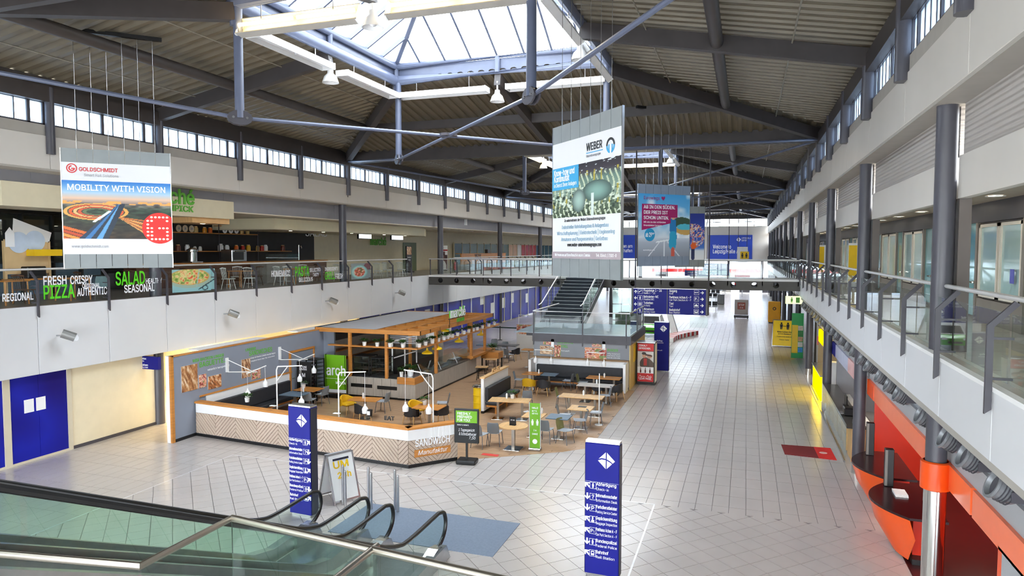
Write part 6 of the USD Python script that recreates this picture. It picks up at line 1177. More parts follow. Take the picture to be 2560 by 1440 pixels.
t = thing('menu_easel', 'black menu board with a picture beside the cream restaurant wall', 'board', PX(1022, 655, -24.2)*[1, 1, 0] + [0, 0, ZG]); part(t, 'board', cbox(-.04, .04, -.45, .45, .1, 2.0, .01), m_black); picture(t, 'photo_print', (.042, -.38, 1.35), (0, 1, 0), (0, 0, 1), .76, .6, 16, 16, bread(40)); part(t, 'foot', box(-.25, .25, -.4, .4, 0, .1), m_black); part(t, 'lettering', fr(lines([('Fruehstueck', -.3, 1.1, .1, .6, False), ('ab 8 Uhr', -.2, .9, .1, .4, False)]), (.042, 0, 0), (0, 1, 0), (0, 0, 1)), m_signw)
# gallery tables and spindle chairs behind the glass
m_wc = M('white_lacquer_chair', '#dfe2e0', .4, var=.03)
def spindle(name, label, m):
    t = thing(name, label, 'chair'); part(t, 'seat', cbox(-.22, .22, -.22, .2, .43, .465, .012), m)
    for x in (-1, 1):
        for y in (-1, 1): part(t, 'leg', tube([(x*.15, y*.14, .44), (x*.22, y*.21, 0)], [.018, .012], 6), m, True)
    for k in range(6): part(t, 'spindle', tube([(-.16 + .064*k, .17, .46), (-.19 + .076*k, .24, .9)], .009, 5), m, True)
    part(t, 'top_rail', tube([(-.22, .25, .89), (0, .28, .92), (.22, .25, .89)], .025, 7), m, True); part(t, 'stretcher', tube([(-.19, 0, .2), (.19, 0, .2)], .01, 5), m); return t
WC = spindle('spindle_chair', '', m_wc)
def gchair(src, u, xx, rz, label):
    p = (xx, PX(u, 660, xx)[1], ZG + .001); k = str(src.GetPath())
    if k not in _first: _first[k] = 1; place(src, p, rz); tag(src, label, 'chair'); return
    copy(src, p, rz, label)
BW = spindle('wood_chair', '', M('dark_wood_chair', '#5a3d2a', .5, var=.1)); GA = shell_chair('armchair', '', M('teal_grey_shell', '#6f8a90', .5), '/World/Looks/teal_grey_shell')
for u, xx, rz, l in ((625, -21.0, 190, 'left of the HOMEMADE panel'), (570, -21.3, 100, 'right of the pizza picture'), (700, -21.2, 170, 'behind the HOMEMADE letters'), (722, -20.9, 200, 'at the post before the PASTA panel'), (848, -21.0, 170, 'behind the GRILL letters'), (945, -20.9, 190, 'right of the salad bowl picture'), (968, -21.3, 160, 'under the right menu screen'), (1003, -21.0, 180, 'last before the bridge'), (590, -22.6, 30, 'by the bar oven'), (760, -22.4, 200, 'behind the PASTA letters')):
    gchair(WC, u, xx, rz, f'white spindle-back chair on the left gallery {l}')
for u, xx, rz, l in ((640, -22.2, 260, 'under the shelf post'), (470, -22.5, 180, 'behind the pizza picture'), (540, -22.4, 120, 'right of the pizza picture'), (210, -22.4, 170, 'behind the CRISPY letters'), (330, -22.4, 200, 'behind the SALAD letters'), (800, -22.3, 150, 'between PASTA and GRILL'), (60, -21.5, 190, 'behind the REGIONAL letters')):
    gchair(BW, u, xx, rz, f'dark brown wooden chair on the left gallery {l}')
gchair(GA, 250, -21.2, 240, 'teal grey armchair behind the AUTHENTIC letters')
def gtable(u, xx, label, w=.8, m='/World/Looks/oak_wood'):
    t = thing('gallery_table', label, 'table', (xx, PX(u, 660, xx)[1], ZG)); part(t, 'tabletop', cbox(-w/2, w/2, -.4, .4, .72, .76, .01), m)
    for x in (-1, 1):
        for y in (-1, 1): part(t, 'leg', beam((x*w*.42, y*.34, .72), (x*w*.44, y*.36, 0), .04, .04), m)
for u, xx, l in ((600, -21.9, 'between the white chairs right of the pizza picture'), (735, -21.8, 'behind the PASTA panel'), (500, -21.9, 'behind the pizza picture'), (180, -21.6, 'behind the PIZZA letters'), (900, -21.7, 'behind the salad bowl picture'), (20, -21.7, 'at the left edge of the photo')): gtable(u, xx, f'wooden table on the left gallery {l}')
t = thing('kids_station', 'plywood children station with paper characters and a yellow box', 'display', (-22.9, PX(68, 640, -22.9)[1], ZG)); m_ply = M('plywood', '#d8b98a', .55, var=.05)
part(t, 'back_board', box(-.03, .03, -.75, .75, .9, 2.05), m_ply); part(t, 'leg', [box(-.05, .05, y - .04, y + .04, 0, 2.0) for y in (-.75, .75)], m_ply); part(t, 'yellow_box', box(.03, .4, -.05, .95, 1.5, 1.72), m_yellow); part(t, 'desk', box(-.1, .5, -.8, .8, .7, .75), m_oak); part(t, 'till', cbox(.0, .35, -.25, .4, .75, 1.15, .03), m_black)
part(t, 'paper_sign', fr(ext([(-.5, 2.2), (.75, 1.95), (.85, 2.3), (-.45, 2.75)], .01), (.04, 0, 0), (0, 1, 0), (0, 0, 1)), m_wht); part(t, 'paper_cloud', fr(ext(Point(-.3, 1.95).buffer(.35).union(Point(.25, 2.0).buffer(.35)), .01), (.05, 0, 0), (0, 1, 0), (0, 0, 1)), M('paper_blue', '#c4d4ea', .6)); part(t, 'paper_house', fr(ext([(-.75, 1.8), (-.45, 1.8), (-.45, 2.25), (-.6, 2.45), (-.75, 2.25)], .01), (.06, 0, 0), (0, 1, 0), (0, 0, 1)), m_signw)
t = thing('wine_rack', 'dark open rack with glass panes in the restaurant behind the motorway banner', 'rack', (-25.8, PX(130, 600, -25.8)[1], ZG)); part(t, 'frame', [box(-.1, .1, y - .03, y + .03, 0, 3.1) for y in (-2.4, -1.2, 0, 1.2, 2.4)] + [box(-.1, .1, -2.4, 2.4, z, z + .05) for z in (.6, 1.2, 1.8, 2.4, 3.05)], M('rack_dark', '#1f2020', .5)); part(t, 'pane', box(-.02, .0, -2.4, 2.4, .1, 3.0), m_glass)
# beyond the restaurant: roll-up, counter, coloured glass
p = PZ(1103, 677, ZG); t = thing('rollup_banner', 'white and red roll-up banner with a portrait photo at the bridge head', 'banner', (p[0], p[1] + .3, ZG + .012), 8); part(t, 'base', cbox(-.45, .45, -.12, .12, 0, .08, .02), m_steel); part(t, 'sheet', box(-.42, .42, -.006, .006, .08, 2.05), m_wht); part(t, 'red_band', box(-.42, .42, -.01, -.006, 1.62, 1.72), m_red); part(t, 'lettering', fr(lines([('JETZT BEWERBEN', -.36, 1.64, .06, .7, True), ('Ausbildung', -.3, 1.85, .07, .4, False)]), (0, -.012, 0), (1, 0, 0), (0, 0, 1)), '/World/Looks/print_black')
def portrait(s, t):
    c = ramp(fnoise(s, t, 6, 50), [(.3, '#4a3436'), (.6, '#7a5a58')]); paint(c, ((s - .5)/.4)**2 + ((t - .1)/.4)**2 < 1, '#e4e0e0'); paint(c, ((s - .45)/.14)**2 + ((t - .72)/.15)**2 < 1, '#d8b0a0'); paint(c, ((s - .45)/.18)**2 + ((t - .85)/.1)**2 < 1, '#2a1c1c'); paint(c, (s < .2) & (t < .5), '#c8303a'); paint(c, (s > .75) & (t > .8), '#ece8e8'); return c
picture(t, 'photo_print', (-.4, -.009, .12), (1, 0, 0), (0, 0, 1), .8, 1.45, 24, 40, portrait)
p = PX(1210, 655, -23.2); t = thing('oak_counter', 'long oak service counter on the left gallery beyond the bridge', 'counter', (-23.2, p[1], ZG)); a, b = PX(1152, 650, -23.2)[1] - p[1], PX(1263, 650, -23.2)[1] - p[1]; part(t, 'front', box(-.05, .05, a, b, .45, 1.35), m_oak); part(t, 'top', box(-.5, .1, a, b, 1.35, 1.4), m_oak); part(t, 'base', box(-.45, .0, a, b, 0, .45), M('base_grey', '#8f8d8a', .5)); part(t, 'lettering', fr(txt('TETI', .35, 1.6, True, d=.03), (.06, a + 3, .95), (0, 1, 0), (0, 0, 1)), m_black); part(t, 'till', box(-.3, .0, b - 5, b - 4.2, 1.4, 1.75), m_black)
p = PX(1138, 668, -22.0); t = thing('fire_extinguisher', 'red fire extinguisher by the bridge head on the left gallery', 'extinguisher', (-22.0, p[1], ZG)); part(t, 'cylinder', lathe([(.001, .1), (.09, .1), (.1, .15), (.1, .6), (.05, .7), (.03, .78), (.001, .8)], 16), m_red, 40); part(t, 'hose', tube([(.05, 0, .75), (.14, 0, .6), (.13, 0, .3)], .015, 6), m_black); part(t, 'handle', box(-.03, .1, -.02, .02, .78, .83), m_black)
sw = thing('wall_shop_glass', 'row of teal and orange glass panels on the left gallery beyond the bridge', 'wall', kind='structure'); yy = PX(1134, 620, -25.9)[1]; cs = ['teal'] * 8 + ['peach'] * 2 + ['white'] + ['orange'] * 4 + ['teal'] * 8
gcol = {'teal': M('teal_glass', '#55777c', .12), 'peach': M('peach_glass', '#e8b78a', .2), 'white': m_wht, 'orange': M('orange_glass', '#e0572a', .2)}
for k, c in enumerate(cs): part(sw, 'glass_panel', box(-25.9, -25.85, yy + .06, yy + (1.9 if c == 'teal' else 1.5), ZG + (.1 if c == 'teal' else 1.0), 7.0), gcol[c]); part(sw, 'mullion', box(-25.92, -25.82, yy - .06, yy + .06, ZG, 7.1), m_cream2); yy += 1.95 if c == 'teal' else 1.55
for k in range(24):
    y = 47.5 + 2.4*k; t = thing('downlight', f'round recessed downlight in the left gallery ceiling, {ORD[k]} beyond the bridge', 'light', (-22.3, y, 7.99), group='downlights of the left gallery'); part(t, 'rim', lathe([(.17, 0), (.2, -.015), (.2, 0.01)], 18), m_wht, True); part(t, 'lens', disc(.17, 16, -.004), m_lamp)
# ================================================================ right side: upper doors, ground-floor shops
m_dframe = M('door_frame_grey', '#857c73', .45, var=.04); m_teal = M('teal_door_glass', '#6fa3a6', .06, spec=.7); m_door = usdkit.material(stage, '/World/Looks/door_glass', {'n': ('noise_texture', {'scale': .6}), 'r': ('rgb_ramp', {'ramp': [(.35, lin('#9fc0bf')), (.65, lin('#b5ccc8'))]}), 'p': ('principled_bsdf', {'roughness': .05, 'specular_ior_level': .8})}, [('n.color', 'r.fac'), ('r.color', 'p.base_color')], 'p.BSDF')
m_lfr = M('pale_window_frame', '#ded6c8', .45, var=.02); dxw = 5.3
ru = thing('wall_right_shops', 'dark framed wall of glass doors along the right gallery', 'wall', kind='structure')
part(ru, 'back_panel', box(dxw + .08, dxw + .2, 0, YE, ZG, 7.55), m_dframe); part(ru, 'top_beam', box(dxw - .06, dxw + .08, 0, YE, 7.05, 7.5), m_dark)
dn = 1
for k in range(12):
    y0 = 8.0 + 4.15*k
    if y0 > 56: break
    dn += 1; t = thing(f'door_{dn}', f'double glass door with pale frames on the right gallery, number {("one", "two", "three", "four", "five", "six", "seven", "eight", "nine", "ten", "eleven", "twelve")[k]} from the near end', 'door', kind='structure')
    part(t, 'frame', [box(dxw - .05, dxw + .08, y0 + .0, y0 + .14, ZG, 7.05), box(dxw - .05, dxw + .08, y0 + 3.0, y0 + 3.14, ZG, 7.05), box(dxw - .03, dxw + .08, y0 + .14, y0 + 3.0, ZG, 5.25)], m_dframe)
    for j in range(2):
        a, b = y0 + .2 + 1.42*j, y0 + .2 + 1.42*j + 1.3; part(t, 'sash', [box(dxw - .04, dxw + .04, a, a + .07, 5.3, 7.0), box(dxw - .04, dxw + .04, b - .07, b, 5.3, 7.0), box(dxw - .04, dxw + .04, a, b, 5.3, 5.38), box(dxw - .04, dxw + .04, a, b, 6.93, 7.0)], m_lfr); part(t, 'pane', box(dxw, dxw + .02, a + .07, b - .07, 5.38, 6.93), m_door)
    part(t, 'side_pane', box(dxw, dxw + .03, y0 + 3.14, y0 + 4.1, ZG + .1, 7.05), m_teal); part(t, 'handle', [cyl((dxw - .12, y0 + 2.98, 5.62), (dxw - .12, y0 + 3.2, 5.62), .02, 8), cyl((dxw - .12, y0 + 3.08, 5.62), (dxw, y0 + 3.08, 5.62), .035, 8)], m_chrome)
    if k == 2: solo('door_notice', box(dxw - .06, dxw - .05, y0 + .5, y0 + .72, 5.7, 6.0), M('notice_blue', '#5d62b8', .5), 'small blue notice on a glass door of the right gallery', 'notice')
yy = 58.0
while yy < YE - 2: part(ru, 'panel_door', box(dxw - .03, dxw + .08, yy, yy + 2.0, ZG, 7.0), m_dframe if int(yy) % 3 else m_teal); yy += 2.3
for k in range(14):
    for j, x in enumerate((4.0, 4.75)):
        y = 9.5 + 3.1*k + .7*j; t = thing('downlight', f'recessed downlight in the right gallery ceiling, {ORD[k]} from near end, {"railing" if j == 0 else "door"} row', 'light', (x, y, 7.495), group='downlights of the right gallery'); part(t, 'rim', lathe([(.14, 0), (.18, -.015), (.18, .0)], 16), m_wht, True); part(t, 'lens', disc(.14, 16, -.003), m_lamp)
for k, (y, c) in enumerate(((33.5, 'yellow'), (47, 'yellow'), (52, 'orange'))):
    t = thing('gallery_poster', f'{c} roll-up poster on the right gallery, {("nearest", "middle", "farthest")[k]} of three', 'poster', (4.6, y, ZG + .006)); part(t, 'sheet', box(-.35, .35, -.01, .01, .05, 2.0), m_wht); part(t, 'band', box(-.33, .0 if c == 'yellow' else .33, -.014, -.01, .3, 1.9), m_yellow if c == 'yellow' else M('orange_paint', '#ee5a10', .35, var=.04)); part(t, 'foot', box(-.36, .36, -.12, .12, 0, .05), m_steel)
# ---- grey bulkhead with floodlights under the slab
gb = thing('wall_right_bulkhead', 'grey bulkhead above the ground-floor shops on the right', 'wall', kind='structure'); m_bulk = M('bulkhead_grey', '#8d8f96', .5, var=.04); m_ribs = M('ribbed_grey_panel', '#a3a5a8', .5, var=.06, scale=30, stretch=(1, 1, 20))
part(gb, 'recess', box(3.42, 3.5, 4, YE, 3.1, 3.64), m_bulk); part(gb, 'lower_panel', box(3.36, 3.5, 4, YE, 2.78, 3.12), m_ribs)
m_flood = M('floodlight_grey', '#84878b', .4, metal=.3)
def flood(label, y, grp):
    t = thing('floodlight', label, 'lamp', (3.11, y, 3.42), 0, grp); part(t, 'body', mv(lathe([(.001, -.16), (.1, -.16), (.15, -.1), (.17, .12), (.19, .14), (.19, .17), (.16, .17), (.14, .1), (.001, .06)], 20), ry=-1.15), m_flood, 40); part(t, 'lens', mv(disc(.13, 16, .12), ry=-1.15), m_dark); part(t, 'fins', [mv(lathe([(.165, z), (.185, z + .008), (.165, z + .016)], 16), ry=-1.15) for z in (-.06, -.02, .02, .06)], m_dark)
    part(t, 'bracket', [box(.0, .26, -.2, -.185, -.1, .03), box(.0, .26, .185, .2, -.1, .03), box(.22, .25, -.2, .2, -.1, .06)], m_dark); return t
fl = None; ys_ = [PX(u, v, 3.18)[1] for u, v in ((2530, 1255), (2448, 1182), (2395, 1135), (2345, 1090), (2270, 1020), (2245, 985), (2220, 960), (2190, 935), (2172, 915))]
for k, y in enumerate(ys_ + [ys_[-1] + 1.35*j for j in range(1, 22)]):
    for c_ in CRY:
        if abs(y - c_) < .45: y = c_ + (.47 if y > c_ else -.47)
    if fl is None: fl = flood('grey finned floodlight under the right gallery, nearest the camera', y, None)
    elif k < 9: copy(fl, (3.11, y, 3.42), 0, f'grey finned floodlight under the right gallery, {("", "second", "third", "fourth", "fifth", "sixth", "seventh", "eighth", "ninth")[k]} from the near end')
    else: copy(fl, (3.11, y, 3.42), 0, f'small floodlight under the right gallery, {ORD[k]} from the near end', 'distant floodlights under the right gallery')
# ---- orange rental shop
m_spanel = ME('shop_light_panel', '#fff0dc', 9.0)
m_or = M('shop_orange', '#ea5210', .3, var=.03); m_orl = M('orange_band', '#f2703e', .25, var=.03); m_rd = M('shop_red_orange', '#d02a06', .35, var=.03)
so = thing('wall_orange_shop', 'orange and red walls of the rental shop under the right gallery', 'wall', kind='structure')
sh_ = thing('trim_5', 'bright orange header band of the rental shop', 'trim', kind='structure')
part(sh_, 'header_band', [box(3.3, 3.4, 7, 11.9, 2.36, 2.78), box(3.3, 3.4, 12.0, 13.2, 2.36, 2.78)], m_orl); part(sh_, 'header_band', box(3.3, 3.4, 13.5, 20.4, 2.36, 2.78), m_orl); part(sh_, 'header_end', box(3.29, 3.4, 20.4, 21.4, 2.36, 2.78), m_or)
part(so, 'back_wall', box(6.9, 7.0, 6, 21.5, 0, 2.8), m_rd); part(so, 'end_wall', box(3.5, 7, 21.4, 21.5, 0, 2.8), m_rd); solo('floor_shop', box(3.2, 7, 6, 21.4, 0, .012), M('dark_red_floor', '#3a1518', .25), 'dark red floor of the orange rental shop', 'floor', kind='structure'); solo('wall_low', box(5.2, 6.9, 14.0, 14.15, 0, 2.3), m_rd, 'red low wall inside the orange rental shop', 'wall', kind='structure'); part(so, 'ceiling_panel', box(3.4, 7, 6, 21.5, 2.72, 2.78), m_rd); part(sh_, 'jamb', box(3.3, 3.4, 10.6, 10.75, 0, 2.4), m_or); part(sh_, 'near_cladding', box(3.3, 3.5, 6, 10.6, 0, 2.4), m_ribs)
for c_ in stage.GetPrimAtPath('/World').GetChildren():
    if c_.GetName().startswith('column') and 'right gallery, number 2' in (c_.GetCustomData().get('label') or ''): part(c_, 'orange_sleeve', lathe([(.19, 2.3), (.23, 2.32), (.23, 2.78), (.19, 2.8)], 24), m_or, 40, label='orange sleeve')
def bow_desk(label, yc):
    t = thing('reception_desk', label, 'desk', (3.35, yc, 0)); a = np.linspace(-1, 1, 15)
    out = [(-.18 - .55*(1 - x*x), 1.15*x) for x in a]; lo = [(-.1 - .18*(1 - x*x), .9*x) for x in a]
    v = [(x, y, 1.04) for x, y in out] + [(x + .12, y*.97, .62 - .0) for x, y in out] + [(x, y*.72 - .1, .06) for x, y in lo]; n = len(a); f = []
    for r in range(2):
        for k in range(n - 1): p = r*n + k; f += [[p, p+1, p+n+1], [p, p+n+1, p+n]]
    part(t, 'front', (np.array(v), np.array(f)), M('desk_orange', '#e8560c', .25, var=.03) if yc < 17 else '/World/Looks/desk_orange', 50)
    part(t, 'worktop', ext(out + [(.5, 1.15), (.5, -1.15)], .05, 1.02), M('desk_black_red', '#2c1216', .2) if yc < 17 else '/World/Looks/desk_black_red'); part(t, 'pedestal', box(.0, .45, -.6, .6, 0, 1.02), m_rd); part(t, 'kick', box(-.05, .45, -.85, .75, 0, .12), m_black); return t
bow_desk('orange bow-fronted rental desk with a dark top, nearer the steel column', 16.4); bow_desk('orange bow-fronted rental desk with a dark top, farther from the steel column', 19.0)
for y, l in ((17.25, 'nearer'), (19.75, 'farther')): t = thing('desk_screen', f'tall black and grey screen pillar on the {l} orange desk', 'screen', (3.1, y, 1.07)); part(t, 'pillar', cbox(-.05, .13, -.08, .08, 0, .85, .01), m_black); part(t, 'face', box(-.055, .0, -.085, -.08, .02, .83), M('screen_grey', '#77746f', .4) if l == 'nearer' else '/World/Looks/screen_grey')
t = thing('desk_papers', 'pale stack of papers on the nearer orange desk', 'papers', (3.3, 16.7, 1.07)); part(t, 'sheet', [box(-.15, .1, -.2 + .01*k, .2 + .01*k, .012*k, .012*k + .01) for k in range(4)], m_wht)
for k, (x, y) in enumerate(((5.3, 11.5), (5.3, 17.5), (5.2, 25.5), (4.9, 33.0), (4.9, 37.0))): tt = thing('ceiling_light', f'white light panel in a shop ceiling under the right gallery, {ORD[k]} from the near end', 'light', (x, y, 2.72 if k < 2 else 2.8)); part(tt, 'frame', box(-.35, .35, -1.3, 1.3, -.03, 0), m_wht); part(tt, 'diffuser', box(-.31, .31, -1.26, 1.26, -.04, -.03), m_spanel)
# ---- grey service counter, pink and blue header, wooden desk
s2 = thing('wall_service_shop', 'grey service shop with a pale pink and blue header under the right gallery', 'wall', kind='structure')
part(s2, 'header_pink', box(3.3, 3.4, 22.2, 25.4, 2.3, 2.78), M('header_pink', '#e2a7a4', .3)); part(s2, 'header_blue', box(3.3, 3.4, 25.4, 28.8, 2.3, 2.78), M('header_pale_blue', '#b9bdd8', .3)); part(s2, 'header_navy', box(3.29, 3.4, 28.8, 29.9, 2.3, 2.78), m_navy)
part(s2, 'back_wall', box(6.9, 7, 21.6, 30, 0, 2.8), M('pale_grey_wall', '#b3b3b1', .5)); part(s2, 'screen', box(6.85, 6.9, 23, 25, 1.5, 2.4), m_black); part(s2, 'end_wall', box(3.5, 7, 30, 30.1, 0, 2.8), m_bulk); part(s2, 'cupboard', box(6.2, 6.9, 22, 29, 0, 1.0), m_wht)
t = thing('service_desk', 'wooden service desk with a glass front and a cluttered black worktop', 'desk', (3.2, 24.6, 0)); part(t, 'end_panel', box(-.12, .5, -2.1, -2.0, .05, 1.05), m_oakl); part(t, 'glass_front', box(-.26, -.25, -2.0, 5.0, .15, 1.15), m_glass); part(t, 'front', [box(-.1, -.05, -2.0 + 1.2*k, -2.0 + 1.2*k + .9, .05, 1.0) for k in range(6)], m_oakl); part(t, 'worktop', box(-.25, .3, -2.05, 5, 1.05, 1.1), M('worktop_grey', '#4a4744', .25)); part(t, 'back_shelf', box(.3, .75, -2.0, 5, .7, .74), m_wht); part(t, 'front_panel', box(-.06, -.02, -2, 5, .05, 1.0), M('glossy_grey_panel', '#b8b4aa', .15)); part(t, 'foot_strip', box(-.3, -.26, -2, 5, 0, .06), m_steel)
for k, (y, nm) in enumerate(((23.0, 'monitor'), (24.2, 'printer'), (25.2, 'monitor'))):
    t = thing('desk_' + nm, f'black {nm} on the wooden service desk, {("nearest", "middle", "farthest")[k]} device', nm, (3.25, y, 1.1))
    if nm == 'monitor': part(t, 'screen', cbox(-.02, .02, -.25, .25, .12, .45, .008), m_black); part(t, 'foot', box(-.08, .08, -.1, .1, 0, .13), m_black)
    else: part(t, 'body', cbox(-.2, .2, -.22, .22, 0, .26, .03), m_black); part(t, 'tray', box(-.3, -.2, -.15, .15, .05, .07), m_steel)
t = thing('office_chair', 'black office chair behind the wooden service desk', 'chair', (4.5, 23.6, 0)); part(t, 'backrest', cbox(.15, .25, -.24, .24, .6, 1.25, .04), m_black_up); part(t, 'seat', cbox(-.24, .24, -.24, .24, .44, .53, .03), m_black_up); part(t, 'column', cyl((0, 0, .1), (0, 0, .45), .03, 8), m_steel); part(t, 'base', [beam((0, 0, .09), (.3*math.cos(a), .3*math.sin(a), .05), .05, .04) for a in np.arange(5)*1.2566], m_black)
# ---- yellow rental shop and green totem farther on
s3 = thing('wall_yellow_shop', 'dark shop with lit yellow signs under the right gallery', 'wall', kind='structure'); m_ylit = ME('yellow_lit_sign', '#ffd800', 2.6)
part(s3, 'back_wall', box(6, 6.1, 30.3, 46, 0, 2.8), M('brown_black', '#3b332a', .5)); part(s3, 'end_wall', box(3.5, 6, 39.4, 39.5, 0, 2.8), '/World/Looks/brown_black'); part(s3, 'pillar', box(3.3, 3.9, 35.4, 35.8, 0, 2.8), M('bronze_panel', '#8d8068', .3, metal=.5)); part(s3, 'curved_wall', lathe([(.9, 0), (.9, 2.7)], 24, 4.4, 38.5), '/World/Looks/bronze_panel')
for k, (a, b) in enumerate(((31.0, 32.6), (33.0, 34.6))): tt = solo('lit_sign', box(3.24, 3.34, a, b, 2.2, 2.75), m_ylit, f'lit yellow shop sign under the right gallery, {("nearer", "farther")[k]} one', 'sign')
t = thing('yellow_desk', 'yellow fronted rental desk with steel trims', 'desk', (3.2, 33.0, 0)); part(t, 'front', box(-.15, -.1, -1.8, 1.8, .08, 1.1), m_ylit); part(t, 'worktop', box(-.2, .5, -1.85, 1.85, 1.1, 1.15), m_steel); part(t, 'body', box(-.1, .45, -1.8, 1.8, 0, 1.1), m_wht); part(t, 'foot_rail', cyl((-.25, -1.8, .12), (-.25, 1.8, .12), .03, 8), m_chrome); part(t, 'leaflet_rack', box(.1, .4, -2.4, -1.9, .2, 1.8), m_wht)
p = PZ(1996, 878, 0); t = thing('green_totem', 'green and yellow totem sign with small pictures in front of the dark shop', 'sign', (3.0, PX(1996, 878, 3.0)[1], 0)); part(t, 'panel', box(-.4, .25, -.03, .03, .05, 2.7), M('totem_green', '#0f9a4a', .4)); part(t, 'yellow_strip', box(-.38, -.05, -.036, -.03, .35, 2.0), m_yellow); 
for k, c in enumerate(('#2f8fd8', '#e8e4d8', '#caa27a', '#3f8a4a', '#d8c8b8')): part(t, 'picture', box(-.04, .22, -.037, -.03, .4 + .32*k, .68 + .32*k), M(f'totem_picture_{k}', c, .5, var=.2, scale=8))
solo('red_extinguisher_sign', box(3.28, 3.3, 35.42, 35.78, 1.9, 2.3), m_red, 'small red fire extinguisher sign beside the lit yellow signs', 'sign')
t = thing('exit_sign', 'lit pale green exit sign hanging under the right gallery', 'sign', PX(1985, 750, 2.6)); part(t, 'panel', box(-.45, .45, -.03, .03, -.22, .22), ME('exit_lit', '#d8f0a0', 1.0)); part(t, 'pictogram', fr(join(mv(pers(.3), -.12, -.15), mv(ext(sbox(.1, -.15, .3, .15), .004))), (0, -.035, 0), (1, 0, 0), (0, 0, 1)), m_green); part(t, 'hanger', cyl((0, 0, .2), (0, 0, .5), .015, 6), m_dark)
# ---- mat, A-frames, post box
a, b, c, d = PZ(1953, 1112, 0), PZ(2076, 1121, 0), PZ(2092, 1151, 0), PZ(1962, 1136, 0)
t = thing('red_mat', 'dark red mat with a bright red end lying before the service desk', 'mat'); e_ = lambda p, q, f: p + (q - p)*f
part(t, 'body', ext([x[:2] for x in (a, e_(a, b, .66), e_(d, c, .66), d)], .012, .001), M('mat_dark_red', '#7a1219', .8, var=.1, scale=30)); part(t, 'end', ext([x[:2] for x in (e_(a, b, .66), b, c, e_(d, c, .66))], .012, .001), M('mat_red', '#e0201c', .8, var=.06)); part(t, 'emblem', mv(ext([(math.cos(q)*.12, math.sin(q)*.12) for q in np.arange(12)*math.pi/6], .003), *(e_(e_(a, b, .8), e_(d, c, .8), .5) + [0, 0, .013])), M('mat_pink', '#f0b8b0', .8))
def aframe(label, loc, rz, w, h, m, sp=.55):
    t = thing('a_frame_sign', label, 'sign', loc, rz); n = h
    for s in (-1, 1):
        o, uy = (-w/2, s*sp, .0), np.array([0, -s*sp/h*.92, 1.0]); part(t, 'panel', fr(box(.03, w - .03, .08, h - .03, -.012, .012), o, (1, 0, 0), uy), m); part(t, 'frame', [fr(x, o, (1, 0, 0), uy) for x in (box(0, .04, 0, h, -.02, .02), box(w - .04, w, 0, h, -.02, .02), box(0, w, h - .04, h, -.02, .02), box(0, w, .05, .09, -.02, .02))], m_steel)
    return t, lambda m_: fr(m_, (-w/2, -sp - .018, 0), (1, 0, 0), np.array([0, sp/h*.92, 1.0]))
p = PZ(1958, 868, 0); t, F = aframe('yellow A-frame distance sign near the right column row', (p[0] + .1, p[1] + .5, 0), -8, 1.5, 1.75, m_yellow); part(t, 'pictogram', F(join(mv(pers(.45), .55, 1.15), mv(pers(.45), .95, 1.15), mv(box(-.1, .1, 0, .03, 0, .004), .75, 1.35))), m_black); part(t, 'lettering', F(lines([('Bitte halten Sie', .3, .95, .08, .9, True), ('1,5 m Abstand', .35, .82, .08, .8, True), ('Please keep distance', .3, .65, .07, .9, False), ('Vielen Dank', .45, .45, .07, .6, False)])), '/World/Looks/print_black')
p = PZ(848, 1245, 0); t, F = aframe('white A-frame sign with yellow letters behind the escalator heads', (p[0], p[1], 0), 62, .75, 1.2, m_wht, .42); part(t, 'lettering', F(lines([('UM', .12, .85, .16, .45, True), ('24h', .2, .6, .14, .4, True)])), m_yellow); part(t, 'dark_bar', F(box(.15, .6, 1.03, 1.08, 0, .004)), m_navyb)
p = PZ(1935, 808, 0); t = thing('post_box', 'yellow letter box on a stand by the right columns', 'post box', (p[0], p[1], 0)); part(t, 'box', cbox(-.5, .5, -.3, .3, .1, 1.9, .04), M('post_yellow', '#f0a808', .4)); part(t, 'emblem', fr(mv(ext(Point(0, 0).buffer(.14).difference(Point(0, 0).buffer(.08)), .004), 0, 1.3), (0, -.302, 0), (1, 0, 0), (0, 0, 1)), m_black); part(t, 'foot', box(-.45, .45, -.25, .25, 0, .1), m_dark)
# ---- far concourse
p = PZ(1853, 796, 0); t = thing('sign_trolley', 'grey trolley with a red notice alone in the middle of the far concourse', 'trolley', (p[0], p[1], 0)); part(t, 'panel', box(-.6, .6, -.05, .05, .35, 1.75), M('trolley_grey', '#b9b0ac', .5)); part(t, 'notice', box(-.35, .35, -.06, -.05, .85, 1.5), M('notice_red', '#a8584c', .5)); part(t, 'lettering', fr(lines([('STOP', -.25, 1.2, .14, .5, True), ('2 m', -.15, .95, .12, .3, True)]), (0, -.062, 0), (1, 0, 0), (0, 0, 1)), m_signw); part(t, 'base', box(-.65, .65, -.35, .35, .08, .3), m_dark); part(t, 'wheel', [cyl((x - .04, y, .08), (x + .04, y, .08), .08, 10) for x in (-.55, .55) for y in (-.3, .3)], m_black)
def seatrow(label, u, v):
    p = PZ(u, v, 0); t = thing('seat_row', label, 'seats', (p[0], p[1], 0))
    for k in range(3): part(t, 'seat', box(-.9 + .62*k, -.4 + .62*k, -.25, .25, .42, .47), m_black_up); part(t, 'backrest', box(-.9 + .62*k, -.4 + .62*k, .22, .27, .5, .95), m_black_up)
    part(t, 'beam', box(-.95, .95, -.03, .03, .34, .4), m_steel); part(t, 'leg', [box(x - .04, x + .04, -.25, .25, 0, .34) for x in (-.7, .7)], m_steel)
for u, v, l in ((1772, 776, 'nearest of the far rows'), (1775, 752, 'second of the far rows'), (1783, 742, 'third of the far rows'), (1800, 733, 'farthest row')): seatrow(f'black waiting seats on a steel beam behind the hanging sign, {l}', u, v)
